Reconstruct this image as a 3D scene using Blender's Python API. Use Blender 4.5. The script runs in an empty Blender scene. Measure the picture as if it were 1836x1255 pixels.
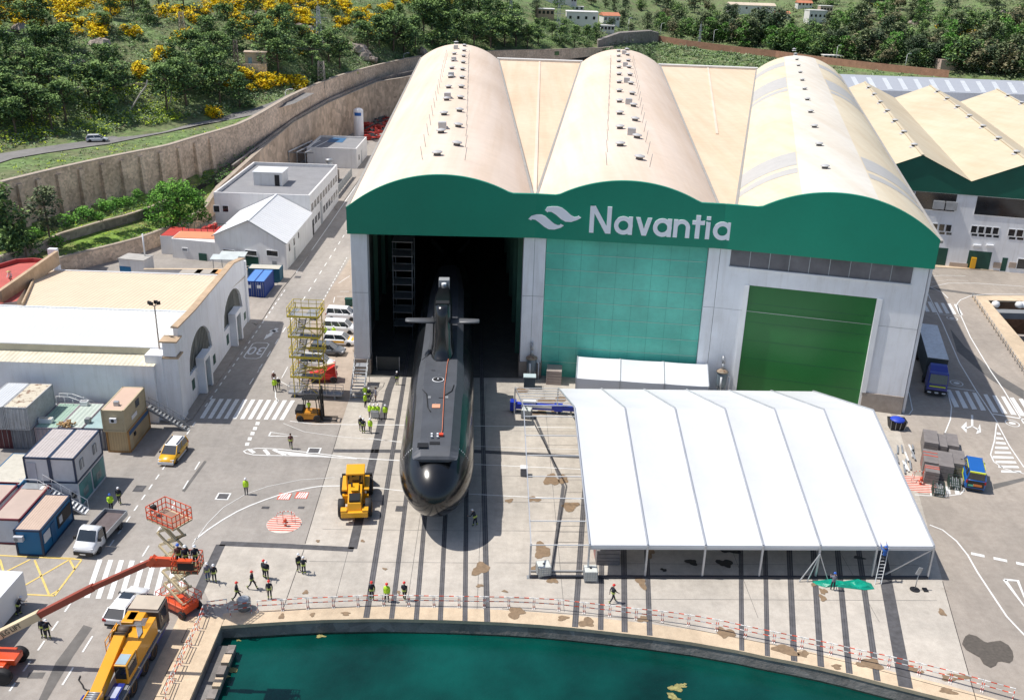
import bpy, bmesh, math, random
from math import sin, cos, tan, pi, radians, sqrt, atan2, degrees, hypot
from mathutils import Vector, Matrix, noise
random.seed(7)
SC = bpy.context.scene
COL = SC.collection
# ------------------------------------------------------------------ camera (solved from the photograph's vanishing points)
F = 1747.6; PITCH = radians(22.008); ROLL = radians(1.837); H = 50.0
def _bas():
    f = Vector((0, cos(PITCH), -sin(PITCH))); r = Vector((1, 0, 0)); u = Vector((0, sin(PITCH), cos(PITCH)))
    c, s = cos(ROLL), sin(ROLL)
    return r*c+u*s, -r*s+u*c, f
CR, CU, CF = _bas()
CAM = Vector((0, 0, H))
cd = bpy.data.cameras.new('camera'); cam = bpy.data.objects.new('camera', cd); COL.objects.link(cam)
cd.sensor_width = 36; cd.lens = F/1836*36; cd.clip_start = 1; cd.clip_end = 6000
cam.matrix_world = Matrix(((CR.x, CU.x, -CF.x, 0), (CR.y, CU.y, -CF.y, 0), (CR.z, CU.z, -CF.z, H), (0, 0, 0, 1)))
SC.camera = cam
def ray(px, py):
    return CF + CR*((px-918)/F) + CU*((627.5-py)/F)
def G(px, py, z=0.0):                      # survey: photograph point -> world point at height z
    d = ray(px, py); t = (z-H)/d.z
    p = CAM+d*t; p.z = z
    return p
def G2(p, z=0.0):
    q = G(p[0], p[1], z); return (q.x, q.y)
def ZY(px, py, Y):                         # height of the point of that sight line which lies at depth Y
    d = ray(px, py); return H+d.z*(Y/d.y)
def proj(p):
    v = p-CAM; k = v.dot(CF)
    return 918+F*v.dot(CR)/k, 627.5-F*v.dot(CU)/k
def height_at(px, py, topy, z0=0):
    b = G(px, py, z0); lo, hi = z0, z0+60
    for _ in range(40):
        m = (lo+hi)/2
        if proj(Vector((b.x, b.y, m)))[1] > topy: lo = m
        else: hi = m
    return lo
# ------------------------------------------------------------------ light
W = bpy.data.worlds.new("World"); SC.world = W; W.use_nodes = True
nt = W.node_tree; bg = nt.nodes['Background']
sky = nt.nodes.new('ShaderNodeTexSky'); sky.sky_type = 'NISHITA'; sky.sun_disc = False
SUN_EL = radians(61.5); SH_AZ = radians(-4.0)          # direction shadows fall, from +X
sdir = Vector((cos(SUN_EL)*cos(SH_AZ), cos(SUN_EL)*sin(SH_AZ), -sin(SUN_EL)))   # light travel
sky.sun_elevation = SUN_EL
to_sun = -sdir
sky.sun_rotation = atan2(to_sun.x, to_sun.y)
sky.altitude = 0; sky.air_density = 1.0; sky.dust_density = 1.5; sky.ozone_density = 1.2
nt.links.new(sky.outputs[0], bg.inputs[0]); bg.inputs[1].default_value = 0.122
ld = bpy.data.lights.new('sun', 'SUN'); sun = bpy.data.objects.new('sun', ld); COL.objects.link(sun)
ld.energy = 4.65; ld.angle = radians(0.53); ld.color = (1.0, 0.955, 0.89)
sun.rotation_euler = sdir.to_track_quat('-Z', 'Y').to_euler(); sun.location = (-100, 0, 150)
SC.view_settings.view_transform = 'Standard'; SC.view_settings.look = 'None'; SC.view_settings.exposure = 0
SC.cycles.max_bounces = 5; SC.cycles.caustics_reflective = False; SC.cycles.caustics_refractive = False
# ------------------------------------------------------------------ materials
MATS = {}
def mat(name, col, rough=.7, metal=0.0, var=.12, scale=.6, bump=0.0, bscale=8.0, kind=None, p=1.0, col2=None, spec=.5, coat=0.0, dirt=0.0):
    if name in MATS: return MATS[name]
    m = bpy.data.materials.new(name); m.use_nodes = True; MATS[name] = m
    n = m.node_tree.nodes; l = m.node_tree.links; b = n['Principled BSDF']
    b.inputs['Roughness'].default_value = rough; b.inputs['Metallic'].default_value = metal
    b.inputs['Specular IOR Level'].default_value = spec; b.inputs['Coat Weight'].default_value = coat
    tc = n.new('ShaderNodeTexCoord'); vec = tc.outputs['Object']
    def noise_(sc, det=4, r=.55, v=None):
        t = n.new('ShaderNodeTexNoise'); t.inputs['Scale'].default_value = sc; t.inputs['Detail'].default_value = det
        t.inputs['Roughness'].default_value = r; l.new(v or vec, t.inputs['Vector']); return t.outputs['Fac']
    def ramp(fac, stops):
        r = n.new('ShaderNodeValToRGB'); e = r.color_ramp.elements
        while len(e) < len(stops): e.new(.5)
        for i, (q, c) in enumerate(stops): e[i].position = q; e[i].color = (*c, 1)
        l.new(fac, r.inputs[0]); return r.outputs[0]
    def mix(fac, a, c, mode='MIX'):
        x = n.new('ShaderNodeMix'); x.data_type = 'RGBA'; x.blend_type = mode
        if isinstance(fac, (int, float)): x.inputs[0].default_value = fac
        else: l.new(fac, x.inputs[0])
        for s, k in ((a, 6), (c, 7)):
            if isinstance(s, tuple): x.inputs[k].default_value = (*s, 1)
            else: l.new(s, x.inputs[k])
        return x.outputs[2]
    def sepxyz():
        s = n.new('ShaderNodeSeparateXYZ'); l.new(vec, s.inputs[0]); return s.outputs
    def math_(op, a, c=0.0, d=None):
        x = n.new('ShaderNodeMath'); x.operation = op
        for i, s in enumerate((a, c) if d is None else (a, c, d)):
            if isinstance(s, (int, float)): x.inputs[i].default_value = s
            else: l.new(s, x.inputs[i])
        return x.outputs[0]
    lo = tuple(max(0, c*(1-var)) for c in col); hi = tuple(min(1, c*(1+var)) for c in col)
    c = ramp(noise_(scale), [(.3, lo), (.7, hi)])
    if kind == 'ground':        # broad staining + tyre-polished patches + grain + slab tone
        c = mix(1, c, ramp(noise_(.05, 5, .6), [(.3, (.8, .8, .8)), (.65, (1.12, 1.1, 1.08))]), 'MULTIPLY')
        c = mix(1, c, ramp(noise_(14, 3, .7), [(.3, (.88, .88, .88)), (.7, (1.1, 1.1, 1.1))]), 'MULTIPLY')
        s = n.new('ShaderNodeMapping'); s.inputs['Scale'].default_value = (.9, .1, 1); l.new(vec, s.inputs[0])
        c = mix(.35, c, ramp(noise_(.9, 4, .6, s.outputs[0]), [(.36, (.8, .79, .78)), (.56, (1.04, 1.03, 1.02))]), 'MULTIPLY')
        c = mix(.6, c, ramp(noise_(.33, 6, .75), [(.27, (.66, .6, .55)), (.35, (1, 1, 1))]), 'MULTIPLY')
        c = mix(.8, c, ramp(noise_(1.6, 7, .8), [(.36, (.87, .85, .83)), (.6, (1.04, 1.04, 1.03))]), 'MULTIPLY')
    elif kind == 'stone':
        v = n.new('ShaderNodeTexVoronoi'); v.inputs['Scale'].default_value = p; l.new(vec, v.inputs['Vector'])
        c = mix(.75, c, ramp(v.outputs['Color'], [(.2, (.72, .7, .68)), (.8, (1.22, 1.2, 1.17))]), 'MULTIPLY')
        c = mix(1, c, ramp(noise_(.09, 5, .65), [(.32, (.80, .76, .73)), (.62, (1.08, 1.06, 1.05))]), 'MULTIPLY')
        c = mix(1, c, ramp(noise_(1.1, 5, .8), [(.30, (.7, .68, .65)), (.42, (1, 1, 1))]), 'MULTIPLY')
    elif kind in ('ribx', 'riby', 'ribz', 'ribs'):   # corrugated sheet
        xyz = sepxyz(); ax = {'ribx': xyz[0], 'riby': xyz[1], 'ribz': xyz[2], 'ribs': None}[kind]
        if ax is None: ax = math_('ADD', xyz[0], xyz[1])
        w = math_('SINE', math_('MULTIPLY', ax, 2*pi/p))
        c = mix(1, c, ramp(math_('MULTIPLY_ADD', w, .5, .5), [(.0, (.89, .89, .90)), (.55, (1.02, 1.02, 1.02))]), 'MULTIPLY')
        rb = w
    elif kind == 'roof':        # weathered membrane: beige dust, darker streaks along the run, faint seams
        c = mix(1, c, ramp(noise_(.035, 5, .6), [(.3, (.93, .9, .86)), (.62, (1.03, 1.02, 1.0))]), 'MULTIPLY')
        s = n.new('ShaderNodeMapping'); s.inputs['Scale'].default_value = (.5, .02, .5); l.new(vec, s.inputs[0])
        c = mix(.6, c, ramp(noise_(1, 5, .65, s.outputs[0]), [(.35, (.9, .84, .76)), (.6, (1, 1, 1))]), 'MULTIPLY')
        xyz = sepxyz(); w = math_('FRACT', math_('MULTIPLY', xyz[1], 1/3.05))
        c = mix(1, c, ramp(w, [(.0, (.93, .92, .9)), (.03, (1, 1, 1))]), 'MULTIPLY')
    elif kind == 'metalflake':
        c = mix(.5, c, ramp(noise_(30, 2), [(.4, (.9, .9, .9)), (.6, (1.1, 1.1, 1.1))]), 'MULTIPLY')
    elif kind == 'leaf':
        c = mix(1, c, ramp(noise_(.35, 3), [(.35, (.75, .8, .75)), (.65, (1.3, 1.25, 1.2))]), 'MULTIPLY')
    elif kind == 'hill':
        c = mix(ramp(noise_(.11, 6, .7), [(.42, (0, 0, 0)), (.58, (1, 1, 1))]), c, (col2 or col))
        c = mix(1, c, ramp(noise_(.7, 6, .75), [(.3, (.4, .42, .4)), (.65, (1.35, 1.3, 1.2))]), 'MULTIPLY')
    elif kind == 'wallpaint':
        c = mix(1, c, ramp(noise_(.25, 5, .6), [(.3, (.92, .91, .9)), (.6, (1, 1, 1))]), 'MULTIPLY')
        s = n.new('ShaderNodeMapping'); s.inputs['Scale'].default_value = (1.4, 1.4, .12); l.new(vec, s.inputs[0])
        c = mix(.5, c, ramp(noise_(1, 5, .7, s.outputs[0]), [(.33, (.8, .78, .75)), (.5, (1, 1, 1))]), 'MULTIPLY')
    elif kind == 'rust':
        c = mix(ramp(noise_(1.6, 6, .75), [(.52, (0, 0, 0)), (.62, (1, 1, 1))]), c, (.17, .075, .035))
    if dirt:
        c = mix(dirt, c, ramp(noise_(2.2, 6, .75), [(.34, (.55, .5, .45)), (.55, (1, 1, 1))]), 'MULTIPLY')
    l.new(c, b.inputs['Base Color'])
    if kind in ('ribx', 'riby', 'ribz', 'ribs'):
        bp = n.new('ShaderNodeBump'); bp.inputs['Strength'].default_value = .3; bp.inputs['Distance'].default_value = p*.2
        l.new(rb, bp.inputs['Height']); l.new(bp.outputs[0], b.inputs['Normal'])
    elif bump:
        bp = n.new('ShaderNodeBump'); bp.inputs['Strength'].default_value = bump; bp.inputs['Distance'].default_value = .1
        l.new(noise_(bscale, 5, .65), bp.inputs['Height']); l.new(bp.outputs[0], b.inputs['Normal'])
    return m
# ------------------------------------------------------------------ mesh builder
class MB:
    def __init__(s): s.v = []; s.f = []; s.m = []; s.mats = []; s.sm = []
    def mi(s, m):
        if m not in s.mats: s.mats.append(m)
        return s.mats.index(m)
    def add(s, vs, fs, m, smooth=False):
        o = len(s.v); s.v += [tuple(v) for v in vs]; k = s.mi(m)
        for f in fs: s.f.append([o+i for i in f]); s.m.append(k); s.sm.append(smooth)
        return s
    def poly(s, pts, m): return s.add(pts, [list(range(len(pts)))], m)
    def hexa(s, b, t, m):      # bottom 4, top 4
        return s.add(list(b)+list(t), [(3, 2, 1, 0), (4, 5, 6, 7), (0, 1, 5, 4), (1, 2, 6, 5), (2, 3, 7, 6), (3, 0, 4, 7)], m)
    def box(s, x0, x1, y0, y1, z0, z1, m):
        return s.hexa([(x0, y0, z0), (x1, y0, z0), (x1, y1, z0), (x0, y1, z0)], [(x0, y0, z1), (x1, y0, z1), (x1, y1, z1), (x0, y1, z1)], m)
    def cbox(s, c, d, m, rz=0.0):
        x, y, z = d[0]/2, d[1]/2, d[2]/2; ca, sa = cos(rz), sin(rz)
        P = lambda a, b_, e: (c[0]+a*ca-b_*sa, c[1]+a*sa+b_*ca, c[2]+e)
        return s.hexa([P(-x, -y, -z), P(x, -y, -z), P(x, y, -z), P(-x, y, -z)], [P(-x, -y, z), P(x, -y, z), P(x, y, z), P(-x, y, z)], m)
    def beam(s, a, b, w, h, m, up=(0, 0, 1)):
        a = Vector(a); b = Vector(b); d = (b-a).normalized(); u = Vector(up)
        if abs(d.dot(u)) > .98: u = Vector((0, 1, 0)) if abs(d.y) < .9 else Vector((1, 0, 0))
        r = d.cross(u).normalized()*(w/2); q = r.cross(d).normalized()*(h/2)
        return s.hexa([a-r-q, a+r-q, a+r+q, a-r+q], [b-r-q, b+r-q, b+r+q, b-r+q], m)
    def cyl(s, a, b, r0, m, r1=None, n=8, caps=True, smooth=True):
        a = Vector(a); b = Vector(b); r1 = r0 if r1 is None else r1; d = (b-a).normalized()
        u = Vector((0, 0, 1)) if abs(d.z) < .9 else Vector((1, 0, 0))
        x = d.cross(u).normalized(); y = d.cross(x)
        vs = [a+(x*cos(2*pi*i/n)+y*sin(2*pi*i/n))*r0 for i in range(n)]+[b+(x*cos(2*pi*i/n)+y*sin(2*pi*i/n))*r1 for i in range(n)]
        s.add(vs, [(i, (i+1) % n, n+(i+1) % n, n+i) for i in range(n)], m, smooth)
        if caps: s.add(vs, [list(range(n))[::-1], list(range(n, 2*n))], m)
        return s
    def tube(s, pts, r, m, n=6):
        for a, b in zip(pts[:-1], pts[1:]): s.cyl(a, b, r, m, n=n)
        return s
    def prism(s, poly, z0, z1, m, mt=None):
        n = len(poly)
        s.add([(p[0], p[1], z0) for p in poly]+[(p[0], p[1], z1) for p in poly], [(i, (i+1) % n, n+(i+1) % n, n+i) for i in range(n)], m)
        s.add([(p[0], p[1], z1) for p in poly], [list(range(n))], mt or m)
        s.add([(p[0], p[1], z0) for p in poly], [list(range(n))[::-1]], m)
        return s
    def loft(s, rings, m, smooth=True, closed=True, caps=True):
        n = len(rings[0]); vs = [v for r in rings for v in r]; fs = []
        for j in range(len(rings)-1):
            for i in range(n if closed else n-1):
                fs.append((j*n+i, j*n+(i+1) % n, (j+1)*n+(i+1) % n, (j+1)*n+i))
        s.add(vs, fs, m, smooth)
        if caps: s.add(list(rings[0]), [list(range(n))[::-1]], m); s.add(list(rings[-1]), [list(range(n))], m)
        return s
    def lathe(s, prof, m, c=(0, 0, 0), n=12, axis='z'):
        rings = []
        for r, z in prof:
            ring = []
            for i in range(n):
                a = 2*pi*i/n; p = (r*cos(a), r*sin(a), z)
                if axis == 'y': p = (r*cos(a), z, r*sin(a))
                if axis == 'x': p = (z, r*cos(a), r*sin(a))
                ring.append((c[0]+p[0], c[1]+p[1], c[2]+p[2]))
            rings.append(ring)
        return s.loft(rings, m)
    def obj(s, name, parent=None, bevel=0.0, fix=True):
        me = bpy.data.meshes.new(name); me.from_pydata(s.v, [], s.f)
        for m in s.mats: me.materials.append(m)
        me.polygons.foreach_set('material_index', s.m); me.polygons.foreach_set('use_smooth', s.sm); me.update()
        if fix:
            bm = bmesh.new(); bm.from_mesh(me); bmesh.ops.remove_doubles(bm, verts=bm.verts, dist=1e-4)
            bmesh.ops.recalc_face_normals(bm, faces=bm.faces); bm.to_mesh(me); bm.free()
        o = bpy.data.objects.new(name, me); COL.objects.link(o)
        if parent: o.parent = parent
        if bevel:
            b = o.modifiers.new('bevel', 'BEVEL'); b.width = bevel; b.segments = 2; b.limit_method = 'ANGLE'; b.angle_limit = radians(35)
        return o
def tag(o, label, cat, group=None):
    o['label'] = label; o['category'] = cat
    if group: o['group'] = group
    return o
def thing(name, label, cat, loc=(0, 0, 0), rz=0.0, group=None):
    o = bpy.data.objects.new(name, None); COL.objects.link(o); o.empty_display_size = .3
    o.location = loc; o.rotation_euler = (0, 0, rz)
    return tag(o, label, cat, group)
def struct(o): o['kind'] = 'structure'; return o
def dup(root, loc, rz, label, group=None, swap=None, scale=None):
    KIDS = {}
    def cp(o, par):
        c = o.copy(); COL.objects.link(c)
        if par: c.parent = par
        if swap and o.name.split('.')[0] in swap: 
            c.data = swap[o.name.split('.')[0]]
        for k in o.children: cp(k, c)
        return c
    r = cp(root, None); r.location = loc; r.rotation_euler = (0, 0, rz); r['label'] = label
    if group: r['group'] = group
    if scale: r.scale = (scale,)*3
    return r
def text_mesh(s, size, extrude=.01):
    cu = bpy.data.curves.new('t', 'FONT'); cu.body = s; cu.size = size; cu.extrude = extrude; cu.align_x = 'CENTER'; cu.align_y = 'CENTER'
    o = bpy.data.objects.new('t', cu); COL.objects.link(o)
    bpy.context.view_layer.update()
    me = bpy.data.meshes.new_from_object(o.evaluated_get(bpy.context.evaluated_depsgraph_get()))
    bpy.data.objects.remove(o); return me
class Plane:     # a vertical facade: origin, direction u along it, outward normal n
    def __init__(s, O, ang):
        s.O = Vector((O[0], O[1], 0)); s.u = Vector((cos(ang), sin(ang), 0)); s.n = Vector((sin(ang), -cos(ang), 0)); s.ang = ang
    def sz(s, px, py, d=0.0):      # photograph point -> (distance along, height) on the facade
        r = ray(px, py); t = (s.O+s.n*d-CAM).dot(s.n)/r.dot(s.n); p = CAM+r*t
        return (p-s.O).dot(s.u), p.z
    def P(s, a, z, d=0.0):
        p = s.O+s.u*a+s.n*d; return (p.x, p.y, z)
    def box(s, mb, a0, a1, z0, z1, d0, d1, m):
        mb.hexa([s.P(a0, z0, d1), s.P(a1, z0, d1), s.P(a1, z0, d0), s.P(a0, z0, d0)], [s.P(a0, z1, d1), s.P(a1, z1, d1), s.P(a1, z1, d0), s.P(a0, z1, d0)], m); return mb
    def extr(s, mb, pts, d0, d1, m):   # polygon in (a,z) extruded between depths
        n = len(pts); A = [s.P(a, z, d0) for a, z in pts]; B = [s.P(a, z, d1) for a, z in pts]
        mb.add(A+B, [(i, (i+1) % n, n+(i+1) % n, n+i) for i in range(n)], m); mb.poly(A[::-1], m); mb.poly(B, m); return mb
# palette
white = mat('white_wall_paint', (.86, .875, .90), .75, var=.03, kind='wallpaint')
whitem = mat('white_metal', (.78, .79, .8), .4, var=.04)
green = mat('dark_green_cladding', (.0, .235, .145), .5, var=.07, scale=.12, dirt=.10)
dgreen = mat('bottle_green_paint', (.01, .07, .05), .5, var=.1)
glass = mat('dark_window_glass', (.02, .025, .03), .08, var=.4, scale=.5, spec=.8)
blackm = mat('black_rubber', (.018, .018, .02), .75, var=.3)
steel = mat('galvanised_steel', (.42, .44, .46), .45, .4, var=.12, dirt=.3)
greym = mat('grey_paint', (.25, .26, .27), .6, var=.1)
dark = mat('near_black', (.012, .012, .014), .6, var=.2)
concrete = mat('apron_concrete', (.50, .465, .415), .9, var=.08, kind='ground', bump=.15)
kerbm = mat('pale_kerb_concrete', (.62, .50, .36), .9, var=.08, kind='ground')
asph = mat('grey_asphalt', (.345, .322, .298), .92, var=.06, kind='ground', bump=.1)
asph2 = mat('brown_asphalt', (.375, .335, .295), .92, var=.06, kind='ground', bump=.1)
paint = mat('white_road_paint', (.78, .78, .76), .7, var=.06, scale=3, dirt=.25)
yelp = mat('yellow_road_paint', (.75, .55, .17), .75, var=.1, scale=3, dirt=.3)
redp = mat('red_road_paint', (.60, .13, .08), .75, var=.15, scale=3, dirt=.3)
orange = mat('orange_lift_paint', (.68, .085, .02), .4, var=.08, coat=.3)
yellow = mat('machine_yellow', (.80, .40, .01), .4, var=.06, coat=.3)
stone = mat('old_stone_masonry', (.64, .52, .41), .95, var=.15, kind='stone', p=2.4, bump=.4, bscale=4)
stoned = mat('grey_rubble_stone', (.27, .25, .235), .95, var=.15, kind='stone', p=1.3, bump=.5, bscale=3)
# ================================================================== GROUND, WATER, SLIPWAY
QUAY = [(396,1121),(452,1117),(507,1113.5),(579,1110),(657,1108.5),(700,1108.5),(800,1110.5),(900,1114.5),(970,1119),(1031,1124.5),(1077,1129.5),(1160,1139),(1240,1150),(1325,1165),(1376,1176),(1424,1185),(1472,1195),(1523,1207),(1573,1220),(1636,1236),(1700,1252),(1780,1275),(1900,1312),(2050,1360)]
q = [G2(p) for p in QUAY]
pierA = G2((396,1121)); pierB = G2((336,1262)); dx, dy = pierB[0]-pierA[0], pierB[1]-pierA[1]
pierC = (pierA[0]+dx*4, pierA[1]+dy*4)
ql = q[-1]; qm = q[-2]
far_r = (ql[0]+(ql[0]-qm[0])*8, ql[1]+(ql[1]-qm[1])*8)
WATER_Z = -1.35
gp = [(-3000, pierC[1]), pierC] + q + [far_r, (3000, far_r[1]), (3000, 4000), (-3000, 4000)]
# dock pit at the far right is cut out by building ground in two polygons joined at a seam
PIT = [G2(p) for p in ((1771,541), (1990,545), (2200,780), (1960,760))]
mb = MB()
bm = bmesh.new()
outer = [bm.verts.new((x, y, 0)) for x, y in gp]; inner = [bm.verts.new((x, y, 0)) for x, y in PIT]
es = [bm.edges.new((outer[i], outer[(i+1) % len(outer)])) for i in range(len(outer))]+[bm.edges.new((inner[i], inner[(i+1) % 4])) for i in range(4)]
bmesh.ops.triangle_fill(bm, use_beauty=True, use_dissolve=False, edges=es, normal=(0, 0, 1))
me = bpy.data.meshes.new('ground'); bm.to_mesh(me); bm.free(); me.materials.append(asph)
ground = bpy.data.objects.new('ground', me); COL.objects.link(ground); struct(ground)
def sheet(name, pts, z, m, world=False):
    mb = MB(); P = pts if world else [G2(p) for p in pts]
    a = sum(P[i][0]*P[(i+1) % len(P)][1]-P[(i+1) % len(P)][0]*P[i][1] for i in range(len(P)))
    if a < 0: P = P[::-1]
    mb.poly([(x, y, z) for x, y in P], m); return struct(mb.obj(name, fix=False))
# concrete apron between the halls and the quay
EDGE = [(657,1108.5),(579,1110),(507,1113.5),(452,1117),(396,1121)]
sheet('apron', [(640,673),(611,762),(547,975),(395,975),(362,1050),(396,1121),(452,1117),(507,1113.5),(579,1110),(657,1108.5),(700,1108.5),(800,1110.5),(900,1114.5),(970,1119),(1031,1124.5),(1077,1129.5),(1160,1139),(1240,1150),(1325,1165),(1376,1176),(1424,1185),(1472,1195),(1523,1207),(1573,1220),(1636,1236),(1700,1252),(1752,1266),(1690,1042),(1640,860),(1610,762),(1560,690),(1300,640),(1000,600),(740,600)], .006, concrete)
# the hall floors
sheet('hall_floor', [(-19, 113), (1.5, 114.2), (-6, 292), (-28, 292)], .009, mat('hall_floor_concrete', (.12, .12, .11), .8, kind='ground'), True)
bm = bmesh.new(); outer = [bm.verts.new((*G2(p), .004)) for p in ((1690,1042),(1752,1266),(2500,1470),(2500,500),(1640,470),(1600,640),(1612,770),(1640,860))]; inner = [bm.verts.new((x, y, .004)) for x, y in PIT]
bmesh.ops.triangle_fill(bm, use_beauty=True, use_dissolve=False, edges=[bm.edges.new((L_[i], L_[(i+1) % len(L_)])) for L_ in (outer, inner) for i in range(len(L_))], normal=(0, 0, 1))
me = bpy.data.meshes.new('service_road'); bm.to_mesh(me); bm.free(); me.materials.append(asph2); o = bpy.data.objects.new('service_road', me); COL.objects.link(o); struct(o)
# pale kerb coping along the quay edge
def offset_line(P, d):
    out = []
    for i, p in enumerate(P):
        a = P[max(0, i-1)]; b = P[min(len(P)-1, i+1)]; t = Vector((b[0]-a[0], b[1]-a[1])).normalized()
        out.append((p[0]-t.y*d, p[1]+t.x*d))
    return out
cop = MB(); qi = offset_line(q, 1.55); qo = offset_line(q, -.06)
for i in range(len(q)-1):
    cop.hexa([(*qo[i], -.3), (*qo[i+1], -.3), (*qi[i+1], -.3), (*qi[i], -.3)], [(*qo[i], .008), (*qo[i+1], .008), (*qi[i+1], .008), (*qi[i], .008)], kerbm)
struct(cop.obj('quay_coping', fix=False))
wl = MB()
qw = [pierC]+q+[far_r]; qb = offset_line(qw, -.12); qt = offset_line(qw, 0)
wetm = mat('wet_quay_stone', (.23, .225, .22), .8, var=.2, kind='stone', p=.9, bump=.8, bscale=2.5)
algae = mat('algae_on_stone', (.035, .06, .045), .6, var=.4, scale=2)
for i in range(len(qw)-1):
    wl.hexa([(*qb[i], -1.2), (*qb[i+1], -1.2), (*qt[i+1], -1.2), (*qt[i], -1.2)], [(*qt[i], -.31), (*qt[i+1], -.31), (qt[i+1][0], qt[i+1][1]+.3, -.31), (qt[i][0], qt[i][1]+.3, -.31)], wetm)
    wl.add([(*qb[i], -1.2), (*qb[i+1], -1.2), (*qb[i+1], -6), (*qb[i], -6)], [(0, 1, 2, 3)], algae)
struct(wl.obj('quay_wall', fix=False))
water = MB(); water.poly([(-120, -60, WATER_Z), (140, -60, WATER_Z), (140, 80, WATER_Z), (-120, 80, WATER_Z)],
    mat('harbour_water', (.001, .050, .040), .08, var=.55, scale=.11, bump=.5, bscale=1.3, spec=.35))
struct(water.obj('water', fix=False))
# left pier with its lower stone ledge, hatches
pier = MB()
pv = Vector((dx, dy)).normalized(); pn = Vector((-pv.y, pv.x))
if pn.x < 0: pn = -pn
def pp(a, b): return (pierA[0]+pv.x*a+pn.x*b, pierA[1]+pv.y*a+pn.y*b)
Lp = 34
pier.hexa([(*pp(-1, -3.6), -.2), (*pp(Lp, -3.6), -.2), (*pp(Lp, .05), -.2), (*pp(-1, .05), -.2)], [(*pp(-1, -3.6), .05), (*pp(Lp, -3.6), .05), (*pp(Lp, .05), .05), (*pp(-1, .05), .05)], kerbm)
for k in range(9):
    a = .5+k*1.9
    for b0 in (-2.5,):
        for w0, w1, e0, e1 in ((0, 1.7, 0, .05), (0, 1.7, .62, .67), (0, .05, 0, .67), (1.65, 1.7, 0, .67)):
            s_ = (k % 2)*.28
            pier.hexa([(*pp(a+w0, b0+s_+e0), .052), (*pp(a+w1, b0+s_+e0), .052), (*pp(a+w1, b0+s_+e1), .052), (*pp(a+w0, b0+s_+e1), .052)], [(*pp(a+w0, b0+s_+e0), .058), (*pp(a+w1, b0+s_+e0), .058), (*pp(a+w1, b0+s_+e1), .058), (*pp(a+w0, b0+s_+e1), .058)], dark)
struct(pier.obj('pier_deck', fix=False))
led = MB()
led.hexa([(*pp(1.5, .1), -4), (*pp(Lp, .1), -4), (*pp(Lp, 1.7), -4), (*pp(1.5, 1.7), -4)], [(*pp(1.5, .1), -.75), (*pp(Lp, .1), -.75), (*pp(Lp, 1.45), -.75), (*pp(1.5, 1.45), -.75)], wetm)
for k in range(7):
    a = 1.6+k*1.25+random.random()*.3
    led.hexa([(*pp(a, 1.0), -.8), (*pp(a+.95, 1.0), -.8), (*pp(a+.95, 1.6), -.8), (*pp(a, 1.6), -.8)], [(*pp(a, 1.0), -.5+.1*(k % 3)), (*pp(a+.95, 1.0), -.5+.1*(k % 3)), (*pp(a+.95, 1.6), -.5+.1*(k % 3)), (*pp(a, 1.6), -.5+.1*(k % 3))], kerbm if k % 2 else stoned)
struct(led.obj('pier_ledge', fix=False))
# floating weed
weed = mat('yellow_seaweed', (.30, .27, .10), .8, var=.4, scale=4)
for i, (px, py, s) in enumerate(((418,1200,.9), (408,1212,.4), (575,1140,.6), (1215,1235,1.1), (1205,1250,.9), (1225,1228,.4), (428,1148,.3))):
    mbw = MB(); c = G(px, py, WATER_Z)
    for k in range(10):
        a = random.uniform(0, 6.28); r = s*random.uniform(.0, .55); n_ = 7; o = (c.x+cos(a)*r, c.y+sin(a)*r*.8)
        mbw.poly([(o[0]+cos(2*pi*j/n_)*s*random.uniform(.12, .42), o[1]+sin(2*pi*j/n_)*s*random.uniform(.1, .3), WATER_Z+.02+.003*k) for j in range(n_)], weed)
    ob = mbw.obj('floating_weed', fix=False); tag(ob, ['large clump of yellow weed floating by the left pier', 'small strip of weed below the large clump by the pier', 'weed patch under the quay wall left of the submarine', 'largest weed clump floating at the bottom right of the basin', 'weed clump at the bottom edge of the basin on the right', 'small weed scrap above the largest right clump', 'small weed scrap in the basin corner by the pier'][i], 'seaweed', 'weed floating in the basin')
# ------------------------------------------------------------------ flat stripes (rails, drains, painted lines): each layer 4 mm above the one below
def strip(mb, pts, w, z, m, world=False, dash=None, closed=False):
    P = [Vector(p if world else G2(p)) for p in pts]
    if closed: P.append(P[0])
    segs = []
    for a, b in zip(P[:-1], P[1:]):
        L = (b-a).length; t = (b-a)/L; segs.append((a, b, t, L))
    if dash:
        on, off = dash; s = 0
        for a, b, t, L in segs:
            x = -s
            while x < L:
                x0, x1 = max(0, x), min(L, x+on)
                if x1 > x0:
                    n = Vector((-t.y, t.x))*w/2; A = a+t*x0; B = a+t*x1
                    mb.poly([(A.x-n.x, A.y-n.y, z), (B.x-n.x, B.y-n.y, z), (B.x+n.x, B.y+n.y, z), (A.x+n.x, A.y+n.y, z)][::-1][::-1], m)
                x += on+off
            s = (s+L) % (on+off)
        return
    L_, R_ = [], []
    for i, p in enumerate(P):
        if i == 0: t = segs[0][2]
        elif i == len(P)-1: t = segs[-1][2]
        else: t = (segs[i-1][2]+segs[i][2]).normalized()
        n = Vector((-t.y, t.x))*w/2; L_.append(p+n); R_.append(p-n)
    for i in range(len(P)-1):
        mb.poly([(R_[i].x, R_[i].y, z), (R_[i+1].x, R_[i+1].y, z), (L_[i+1].x, L_[i+1].y, z), (L_[i].x, L_[i].y, z)], m)
rails = MB(); slotm = mat('dark_rail_bed', (.095, .093, .098), .85, var=.25, scale=1.2, dirt=.5); railm = mat('worn_rail_steel', (.2, .19, .19), .5, .5, var=.2)
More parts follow.
